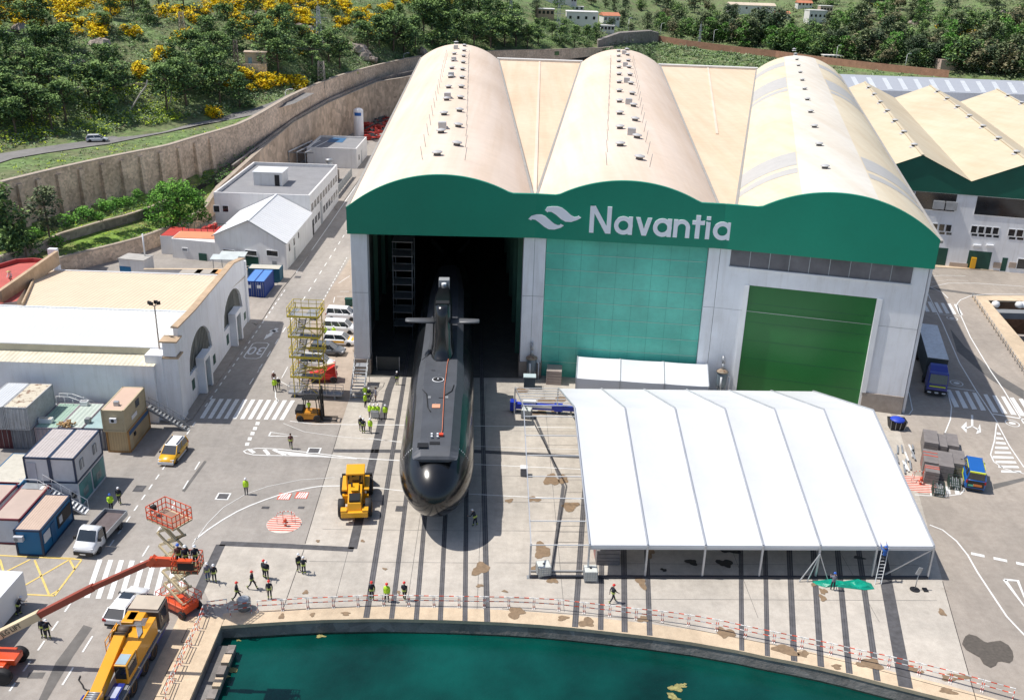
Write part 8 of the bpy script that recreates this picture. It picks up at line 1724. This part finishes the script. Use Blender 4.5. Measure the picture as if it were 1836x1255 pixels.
mb = MB(); mb.box(-3.2, .6, -.1, 1.2, 1.45, 2.9, co); mb.box(-3.3, -.9, -1.15, -.2, 1.45, 2.4, dark); mb.hexa([(-3.4, -.9, 2.5), (-2.2, -.9, 2.5), (-2.2, .6, 2.5), (-3.4, .6, 2.5)], [(-3.2, -.7, 3.3), (-2.2, -.7, 3.3), (-2.2, .5, 3.3), (-3.2, .5, 3.3)], co); mb.obj('superstructure', t, bevel=.05)
mb = MB(); mb.box(.7, 2.5, .3, 1.2, 1.45, 3.05, co); mb.obj('operator_cab', t, bevel=.05); mb = MB(); mb.box(2.47, 2.53, .33, 1.12, 1.9, 2.95, wsg); mb.box(.9, 2.3, 1.19, 1.23, 1.9, 2.9, wsg); mb.box(1.3, 2.4, .35, 1.1, 3.05, 3.08, mat('cab_skylight', (.35, .45, .5), .1)); mb.obj('window', t)
mb = MB(); mb.beam((-.5, -.45, 2.95), (5.2, .0, 2.3), .8, .8, co); mb.box(-3.3, -1.9, -.95, -.05, 2.4, 3.3, co); mb.obj('boom', t, bevel=.04); mb = MB(); mb.beam((2.0, -.24, 2.7), (5.9, .04, 2.25), .58, .58, co); mb.obj('boom_section', t)
mb = MB(); [mb.cyl((5.0+k*.2, -.4, 2.8), (5.0+k*.2, .45, 2.8), .07, steel, n=6) for k in range(5)]; mb.box(4.9, 6.0, -.48, -.4, 2.1, 2.9, co); mb.box(4.9, 6.0, .45, .53, 2.1, 2.9, co); mb.obj('boom_head', t)
for x in (-1.45, -.75): mb = MB(); mb.cyl((x, -1.0, 2.9), (x, -.15, 2.9), .34, mat('cable_drum', (.1, .07, .05), .6), n=14); mb.cyl((x, -1.1, 2.9), (x, -1.0, 2.9), .45, co, n=14); mb.obj('winch', t)
mb = MB(); [mb.beam((-2.4+k*.1, -1.2, 3.0), (-2.4+k*.1, .9, 3.35-.03*k), .04, .04, steel) for k in range(7)]; [mb.beam((-2.9+.12*k, .1, 3.0), (-1.2+.1*k, .9, 3.0), .035, .035, steel) for k in range(8)]; mb.obj('cable', t)
mb = MB(); [mb.beam((a, -1.25, 2.2), (a, -1.25, 3.2), .05, .05, co) for a in (-1.9, -1.2, -.5, .2)]; mb.beam((-1.9, -1.25, 3.2), (.2, -1.25, 3.2), .05, .05, co); mb.beam((-1.9, -1.25, 2.7), (.2, -1.25, 2.7), .05, .05, co); mb.obj('handrail', t)
mb = MB(); mb.box(3.0, 5.4, .45, 1.2, 1.9, 1.95, cb_); mb.box(4.6, 5.3, .5, .8, 1.4, 2.2, dark); mb.box(3.4, 4.5, .55, 1.1, 1.95, 1.99, mat('pale_deck_plate', (.45, .48, .62), .5)); mb.obj('front_deck', t)
for x in (-3.9, -2.0, .0, 1.9, 3.5)[:0] or (-2.0, -.3, 1.9, 3.4):
    for y in (-1.05, 1.05): wheel(t, x, y, .68, .45, fo)
for s_ in (-1, 1): mb = MB(); mb.box(-4.6, 5.2, s_*1.28-.03, s_*1.28+.03, 1.15, 1.36, greym); mb.obj('side_rail', t)
# tall floodlight mast in front of the arched building
b = G(299, 741); hm = height_at(299, 741, 548); t = thing('floodlight_mast', 'tall thin rusty floodlight mast in front of the arched workshop', 'lamp', b); mb = MB(); mb.cyl((0, 0, 0), (0, 0, hm), .12, mat('rusty_mast', (.3, .26, .22), .7, kind='rust'), r1=.07, n=8); mb.obj('pole', t)
for x, y in ((-.5, 0), (.1, .3), (.5, 0), (-.2, -.3)): mb = MB(); mb.beam((0, 0, hm-.1), (x, y, hm+.25), .06, .06, dark); mb.cbox((x, y-.1, hm+.35), (.4, .22, .35), dark, rz=x); mb.obj('floodlight', t)
# ================================================================== PEOPLE
skin = mat('skin', (.50, .30, .21), .6, var=.05); nvy = mat('navy_workwear', (.018, .022, .035), .8, var=.2); hiv = mat('hi_vis_yellow', (.55, .85, .04), .7, var=.06); band_ = mat('reflective_band', (.72, .88, .18), .5); jean = mat('blue_jeans', (.06, .11, .22), .8); brnj = mat('brown_jacket', (.13, .05, .04), .8); gryj = mat('grey_jacket', (.2, .2, .25), .8); boot = mat('black_boots', (.015, .015, .015), .7); whelm = mat('white_helmet', (.80, .81, .83), .3, var=.02, coat=.4); rhelm = mat('red_helmet', (.70, .03, .02), .3, var=.03, coat=.4); bhelm = mat('blue_helmet', (.03, .12, .5), .3, coat=.4); hairm = mat('dark_hair', (.03, .02, .015), .8); bluew = mat('bright_blue_workwear', (.02, .10, .38), .7)
def skin_mesh(pts, edges, mats_fn, root=0):
    me = bpy.data.meshes.new('body'); me.from_pydata([p[0] for p in pts], edges, []); o = bpy.data.objects.new('tmp', me); COL.objects.link(o)
    m = o.modifiers.new('s', 'SKIN'); m.use_smooth_shade = True
    sl = me.skin_vertices[0].data if me.skin_vertices else None
    for i, p in enumerate(pts): sl[i].radius = (p[1][0], p[1][1]) if isinstance(p[1], tuple) else (p[1], p[1]); sl[i].use_root = (i == root)
    sb = o.modifiers.new('sub', 'SUBSURF'); sb.levels = 1; sb.render_levels = 1
    bpy.context.view_layer.update(); nm = bpy.data.meshes.new_from_object(o.evaluated_get(bpy.context.evaluated_depsgraph_get())); bpy.data.objects.remove(o)
    return nm
def figure(pose):
    """one continuous skinned body; facing +X; returns mesh and key joints. pose: stride, arms, bend, twist"""
    st, la, ra, bend, crouch = pose.get('stride', 0), pose.get('la', (.05, -.1)), pose.get('ra', (.05, .1)), pose.get('bend', 0), pose.get('crouch', 0)
    hipz = .93-crouch*.38; P = []; E = []
    def v(p, r, par=None):
        P.append((tuple(p), r)); i = len(P)-1
        if par is not None: E.append((par, i))
        return i
    pel = v((0, 0, hipz), (.15, .12)); c_, s_ = cos(bend), sin(bend)
    def tor(h, x=0, y=0): return (s_*h+c_*x, y, hipz+c_*h-s_*x)
    wa = v(tor(.18), (.15, .115), pel); ch = v(tor(.38), (.18, .125), wa); nk = v(tor(.52), .075, ch); hb = v(tor(.60, .01), .06, nk); hd = v(tor(.72, .015), (.085, .10), hb); v(tor(.80, .01), .06, hd)
    hands = []
    for sy, arm in ((1, la), (-1, ra)):
        fw, elb = arm[0], arm[1] if len(arm) > 1 else .1
        sh = v(tor(.46, 0, sy*.19), .07, ch); a1 = fw; el = tor(.46-.29*cos(a1), .29*sin(a1), sy*.245); ei = v(el, .05, sh); a2 = a1+abs(elb); wr_ = (el[0]+.26*sin(a2)*c_, el[1]-sy*.02, el[2]-.26*cos(a2)); wi = v(wr_, .034, ei); hp = (wr_[0]+.08*sin(a2), wr_[1], wr_[2]-.08*cos(a2)); v(hp, (.026, .040), wi); hands.append((hp, a2, sy))
    feet = []
    for sy, dr in ((1, 1), (-1, -1)):
        sx = st*dr; hip = v((0, sy*.09, hipz-.06), .095, pel); kn = (sx*.22+.04+crouch*.42, sy*.105, .5-crouch*.10); ki = v(kn, .07, hip); ank = (sx*.42-(.12*abs(st) if sx < 0 else 0), sy*.11, .09+(.06 if sx < -.1 else 0)); ai = v(ank, .048, ki); v((ank[0]+.16, ank[1]+sy*.02, max(.035, ank[2]-.055)), .04, ai); feet.append(ank)
    me = skin_mesh(P, E, None)
    # fingers: five tapered, bent pieces joined to each palm
    bm = bmesh.new(); bm.from_mesh(me)
    fm = MB()
    for (h, a, sy) in hands:
        d = Vector((sin(a), 0, -cos(a))); sd = Vector((cos(a), 0, sin(a)))
        for k, ln in enumerate((.07, .08, .075, .06)):
            b = Vector(h)+sd*(-.028+.019*k)+d*.02; m1 = b+d*ln*.55; m2 = m1+d*ln*.4+Vector((0, -sy*.018, 0)); fm.cyl(b, m1, .0095, skin, r1=.009, n=5); fm.cyl(m1, m2, .009, skin, r1=.007, n=5)
        b = Vector(h)+sd*.03-d*.02; fm.cyl(b, b+sd*.03+d*.045, .011, skin, r1=.008, n=5)
    # nose
    hc = Vector(tor(.72, .015))
    fm.hexa([hc+Vector((.085, -.014, -.03)), hc+Vector((.12, -.010, -.025)), hc+Vector((.12, .010, -.025)), hc+Vector((.085, .014, -.03))], [hc+Vector((.085, -.008, .02)), hc+Vector((.09, -.006, .02)), hc+Vector((.09, .006, .02)), hc+Vector((.085, .008, .02))], skin)
    for sy in (-1, 1): fm.cbox(hc+Vector((.093, sy*.032, .022)), (.01, .022, .012), dark); fm.cbox(hc+Vector((0, sy*.088, 0)), (.03, .02, .05), skin)
    fm.cbox(hc+Vector((.092, 0, -.052)), (.008, .04, .009), mat('lips', (.3, .1, .08), .6))
    base = len(bm.verts); vs = [bm.verts.new(p) for p in fm.v]; bm.verts.ensure_lookup_table(); ff = []
    for f in fm.f:
        try: ff.append(bm.faces.new([vs[i] for i in f]))
        except ValueError: ff.append(None)
    for f, mi in zip(ff, fm.m):
        if f: f.material_index = 3+mi; f.smooth = True
    bm.to_mesh(me); bm.free()
    return me, dict(tor=tor, hd=tor(.72, .015), hands=hands, hipz=hipz, bend=bend, fmats=fm.mats, feet=feet)
def dress(me, K, jacket, trousers):
    me = me.copy(); me.materials.clear()
    for m in [jacket, trousers, boot]+K['fmats']: me.materials.append(m)
    hd = Vector(K['hd']); nk = Vector(K['tor'](.60)); up = (hd-Vector(K['tor'](.38))).normalized()
    for p in me.polygons:
        if p.material_index >= 3: continue
        c = p.center; 
        if (c-nk).dot(up) > -.035 and (c-hd).length < .24: p.material_index = 3
        elif min((c-Vector(h[0])).length for h in K['hands']) < .075: p.material_index = 3
        elif c.z < .12: p.material_index = 2
        elif c.z < K['hipz']-.02 and min((c-Vector(h[0])).length for h in K['hands']) > .3: p.material_index = 1
        elif c.z < K['hipz']-.02 and abs(c.y) < .2 and c.z < K['hipz']-.12: p.material_index = 1
        else: p.material_index = 0
    return me
POSES = {'stand': {}, 'walk': dict(stride=.75, la=(-.45, .3), ra=(.5, .4)), 'step': dict(stride=.4, la=(.3, .3), ra=(-.3, .3)), 'front': dict(la=(.5, 1.3), ra=(.4, 1.4), stride=.12), 'lean': dict(bend=.5, la=(.9, .4), ra=(.8, .5), stride=.3), 'kneel': dict(bend=.55, crouch=.9, la=(.8, .3), ra=(.9, .2)), 'reach': dict(la=(1.9, .3), ra=(2.2, .2), stride=.2)}
FIG = {k: figure(v) for k, v in POSES.items()}
CACHE = {}
def person(px, py, face, pose, jacket, trousers, helm, label, z=0.0, vest=None, bands=True, pos=None, s=1.04, group=None):
    me0, K = FIG[pose]; key = (pose, jacket.name, trousers.name)
    if key not in CACHE: CACHE[key] = dress(me0, K, jacket, trousers)
    t = thing('person', label, 'person', pos if pos is not None else G(px, py, z), radians(face), group); t.scale = (s,)*3
    o = bpy.data.objects.new('body', CACHE[key]); COL.objects.link(o); o.parent = t
    hk = (pose, 'h', helm.name if helm else 'hair')
    if hk not in CACHE:
        mb = MB(); c = Vector(K['hd'])+Vector((0, 0, .02)); mb.lathe([(.128, 0), (.135, .005), (.115, .02), (.108, .06), (.085, .10), (.045, .122), (.005, .13)] if helm else [(.10, -.02), (.105, .02), (.09, .06), (.05, .09), (.005, .10)], helm or hairm, c=tuple(c), n=14)
        if helm: mb.cbox(c+Vector((.12, 0, .012)), (.08, .14, .012), helm)
        ob = mb.obj('tmp'); CACHE[hk] = ob.data; bpy.data.objects.remove(ob)
    o = bpy.data.objects.new('helmet' if helm else 'hair', CACHE[hk]); COL.objects.link(o); o.parent = t
    tor = K['tor']
    if vest:
        vk = (pose, 'v', vest.name)
        if vk not in CACHE:
            mb = MB(); n = 16; rings = []
            for h, rx, ry in ((-.06, .165, .215), (.1, .155, .20), (.26, .165, .215), (.40, .165, .225), (.49, .12, .17)):
                rings.append([Vector(tor(h, rx*cos(2*pi*k/n), ry*sin(2*pi*k/n))) for k in range(n)])
            mb.loft(rings, vest, caps=False); ob = mb.obj('tmp', fix=False); CACHE[vk] = ob.data; bpy.data.objects.remove(ob)
        o = bpy.data.objects.new('vest', CACHE[vk]); COL.objects.link(o); o.parent = t
    if bands:
        bk_ = (pose, 'b')
        if bk_ not in CACHE:
            mb = MB(); n = 16
            for h, rx, ry in ((.12, .172, .215), (.04, .18, .222)):
                mb.loft([[Vector(tor(h+dh, rx*cos(2*pi*k/n), ry*sin(2*pi*k/n))) for k in range(n)] for dh in (-.025, .025)], band_, caps=False)
            for f in K['feet']:
                fz = f[2]+.14; mb.loft([[(f[0]+.01+.068*cos(2*pi*k/8), f[1]+.068*sin(2*pi*k/8), fz+dz) for k in range(8)] for dz in (-.03, .03)], band_, caps=False)
            ob = mb.obj('tmp', fix=False); CACHE[bk_] = ob.data; bpy.data.objects.remove(ob)
        o = bpy.data.objects.new('reflective_band', CACHE[bk_]); COL.objects.link(o); o.parent = t
    return t
N, J, Wh, Rh = nvy, jean, whelm, rhelm
for a in ((373,1041,-60,'stand',gryj,J,Wh,'person in grey top and jeans with white helmet, left of the drain band pair'),(385,1044,-70,'front',N,N,Wh,'person in navy gear with white helmet right of a pair on the dark drain band'),
    (426,1076,10,'walk',N,N,Rh,'firefighter with red helmet striding next to the grey bin'),(453,1056,-10,'walk',N,N,Rh,'firefighter with red helmet walking between the bin and the standing group'),(474,1036,60,'stand',N,N,Rh,'firefighter with red helmet hidden behind a white helmeted one'),(479,1038,-90,'front',N,N,Wh,'firefighter with white helmet in the group of three on the apron'),(484,1073,-80,'stand',N,N,Rh,'firefighter with red helmet nearest the quay in the group of three'),
    (536,1024,-40,'stand',N,N,Wh,'firefighter with white helmet left of the pair at the concrete joint'),(545,1030,100,'front',N,N,Wh,'firefighter with white helmet right of the pair at the concrete joint'),(667,1075,-80,'stand',N,N,Rh,'firefighter with red helmet on the first rail behind the quay barrier'),(725,1076,80,'step',N,N,Rh,'firefighter with red helmet right of the yellow vested one at the barrier'),
    (1098,1080,30,'walk',N,N,Rh,'firefighter with red helmet and rucksack walking below the tent'),(712,690,-90,'stand',N,N,Wh,'person with white helmet alone in the mouth of the open hall'),(215,903,-80,'step',N,N,Wh,'person with white helmet standing in front of the mural wall'),(34,1103,30,'lean',N,N,Wh,'firefighter with white helmet leaning against the white box truck'),(852,943,150,'lean',N,N,Wh,'person with white helmet bending in the submarine shadow'),
    (79,1142,-90,'stand',N,N,Wh,'firefighter with white helmet left of the pair on the road under the boom'),(87,1145,-40,'front',N,N,Wh,'firefighter with white helmet right of the pair on the road under the boom'),
    (662,720,-90,'stand',N,N,Wh,'person in navy with white helmet in the middle of the group near the steel stair'),(647,772,-60,'stand',N,N,Wh,'navy dressed person with white helmet at the left of the drain line trio'),(652,776,-90,'stand',N,N,Wh,'navy dressed person with white helmet in the middle of the drain line trio'),(500,698,-80,'lean',N,N,Wh,'navy dressed person bending in the trio beside the crosswalk')):
    person(*a)
def vestp(px, py, face, pose, label, helm=Wh, **k): return person(px, py, face, pose, hiv, N, helm, label, vest=hiv, bands=False, **k)
vestp(442,886,-85,'stand','person in yellow vest with white helmet alone in the middle of the left road'); vestp(694,1078,-90,'stand','firefighter in bright yellow jacket with red helmet at the quay barrier', Rh); vestp(200,915,-60,'front','person in yellow vest with dark helmet behind the flatbed truck', bhelm)
vestp(664,776,-90,'step','person in yellow vest with white helmet right of the trio on the drain line'); vestp(655,716,-90,'stand','yellow vested person at the top left of the group by the stair'); vestp(655,730,-30,'stand','person in yellow vest behind the cluster of yellow vests by the stair'); vestp(664,749,-90,'stand','leftmost of the three close yellow vests carrying a frame'); vestp(671,750,-90,'front','middle one of the three close yellow vests carrying a frame'); vestp(678,750,-90,'front','rightmost of the three close yellow vests carrying a frame'); vestp(691,751,-80,'stand','person in yellow vest standing apart to the right of the close group')
vestp(493,702,-60,'step','yellow vested person at the left of the trio beside the crosswalk'); vestp(584,606,-90,'stand','left one of two yellow vests behind the slate grey car'); vestp(599,606,-90,'stand','right one of two yellow vests behind the slate grey car')
person(492,690,-90,'stand',brnj,N,Wh,'person in brown jacket with white helmet at the top of the trio by the crosswalk', bands=False); person(674,719,200,'stand',gryj,brnj,None,'grey haired person in a grey jacket right of the group by the stair', bands=False); person(522,804,-80,'step',brnj,N,None,'bareheaded person in dark red top walking by the painted triangle', bands=True)
person(1492,1058,80,'front',gryj,N,bhelm,'worker with blue cap standing on the green tarpaulin', bands=False)
lp = G(1574, 1047)+Vector((.28, .5, 1.75)); person(0,0,95,'reach',bluew,N,bhelm,'worker with blue helmet standing high on the aluminium ladder', pos=lp, bands=False)
for dx_, dy_, jk, hl, lab in ((.3, .45, brnj, bhelm, 'leftmost of the three people in the boom lift basket'), (.85, .3, N, Wh, 'middle one of the three people in the boom lift basket'), (1.5, .35, N, Wh, 'rightmost of the three people in the boom lift basket')):
    person(0,0,-60,'front',jk,N,hl,lab, pos=BASKET+Vector((dx_, dy_, .08)))
person(21,503,-90,'kneel',whitem,brnj,None,'person in a straw hat crouching on the red terrace roof', z=7.2, bands=False, s=1.1)
sh_ = MB(); sh_.lathe([(.32, 0), (.15, .03), (.12, .12), (.02, .15)], mat('straw', (.62, .45, .2), .8), n=14); o = sh_.obj('straw_hat'); o.parent = bpy.data.objects[[x.name for x in bpy.data.objects if x.get('label', '').startswith('person in a straw hat')][0]]; o.location = Vector(FIG['kneel'][1]['hd'])+Vector((0, 0, .06))
hp = hill(105, 160); person(0,0,0,'walk',hiv,N,None,'tiny person in yellow on the path among the hillside pines', pos=hp, bands=False)
person(560,745,-90,'front',hiv,N,None,'forklift driver in yellow seated under the black guard', pos=Vector((-23.0, 100.6, .75)), bands=False, s=.9)
# carried frame, rucksack
mb = MB(); a, b = G(666, 752), G(680, 753); mb.beam((a.x, a.y-.35, .9), (b.x, b.y-.35, .9), .06, .9, steel); mb.beam((a.x, a.y-.35, 1.2), (b.x, b.y-.35, 1.2), .08, .08, whitem); tag(mb.obj('stretcher'), 'grey stretcher frame held by the three close yellow vests', 'stretcher')
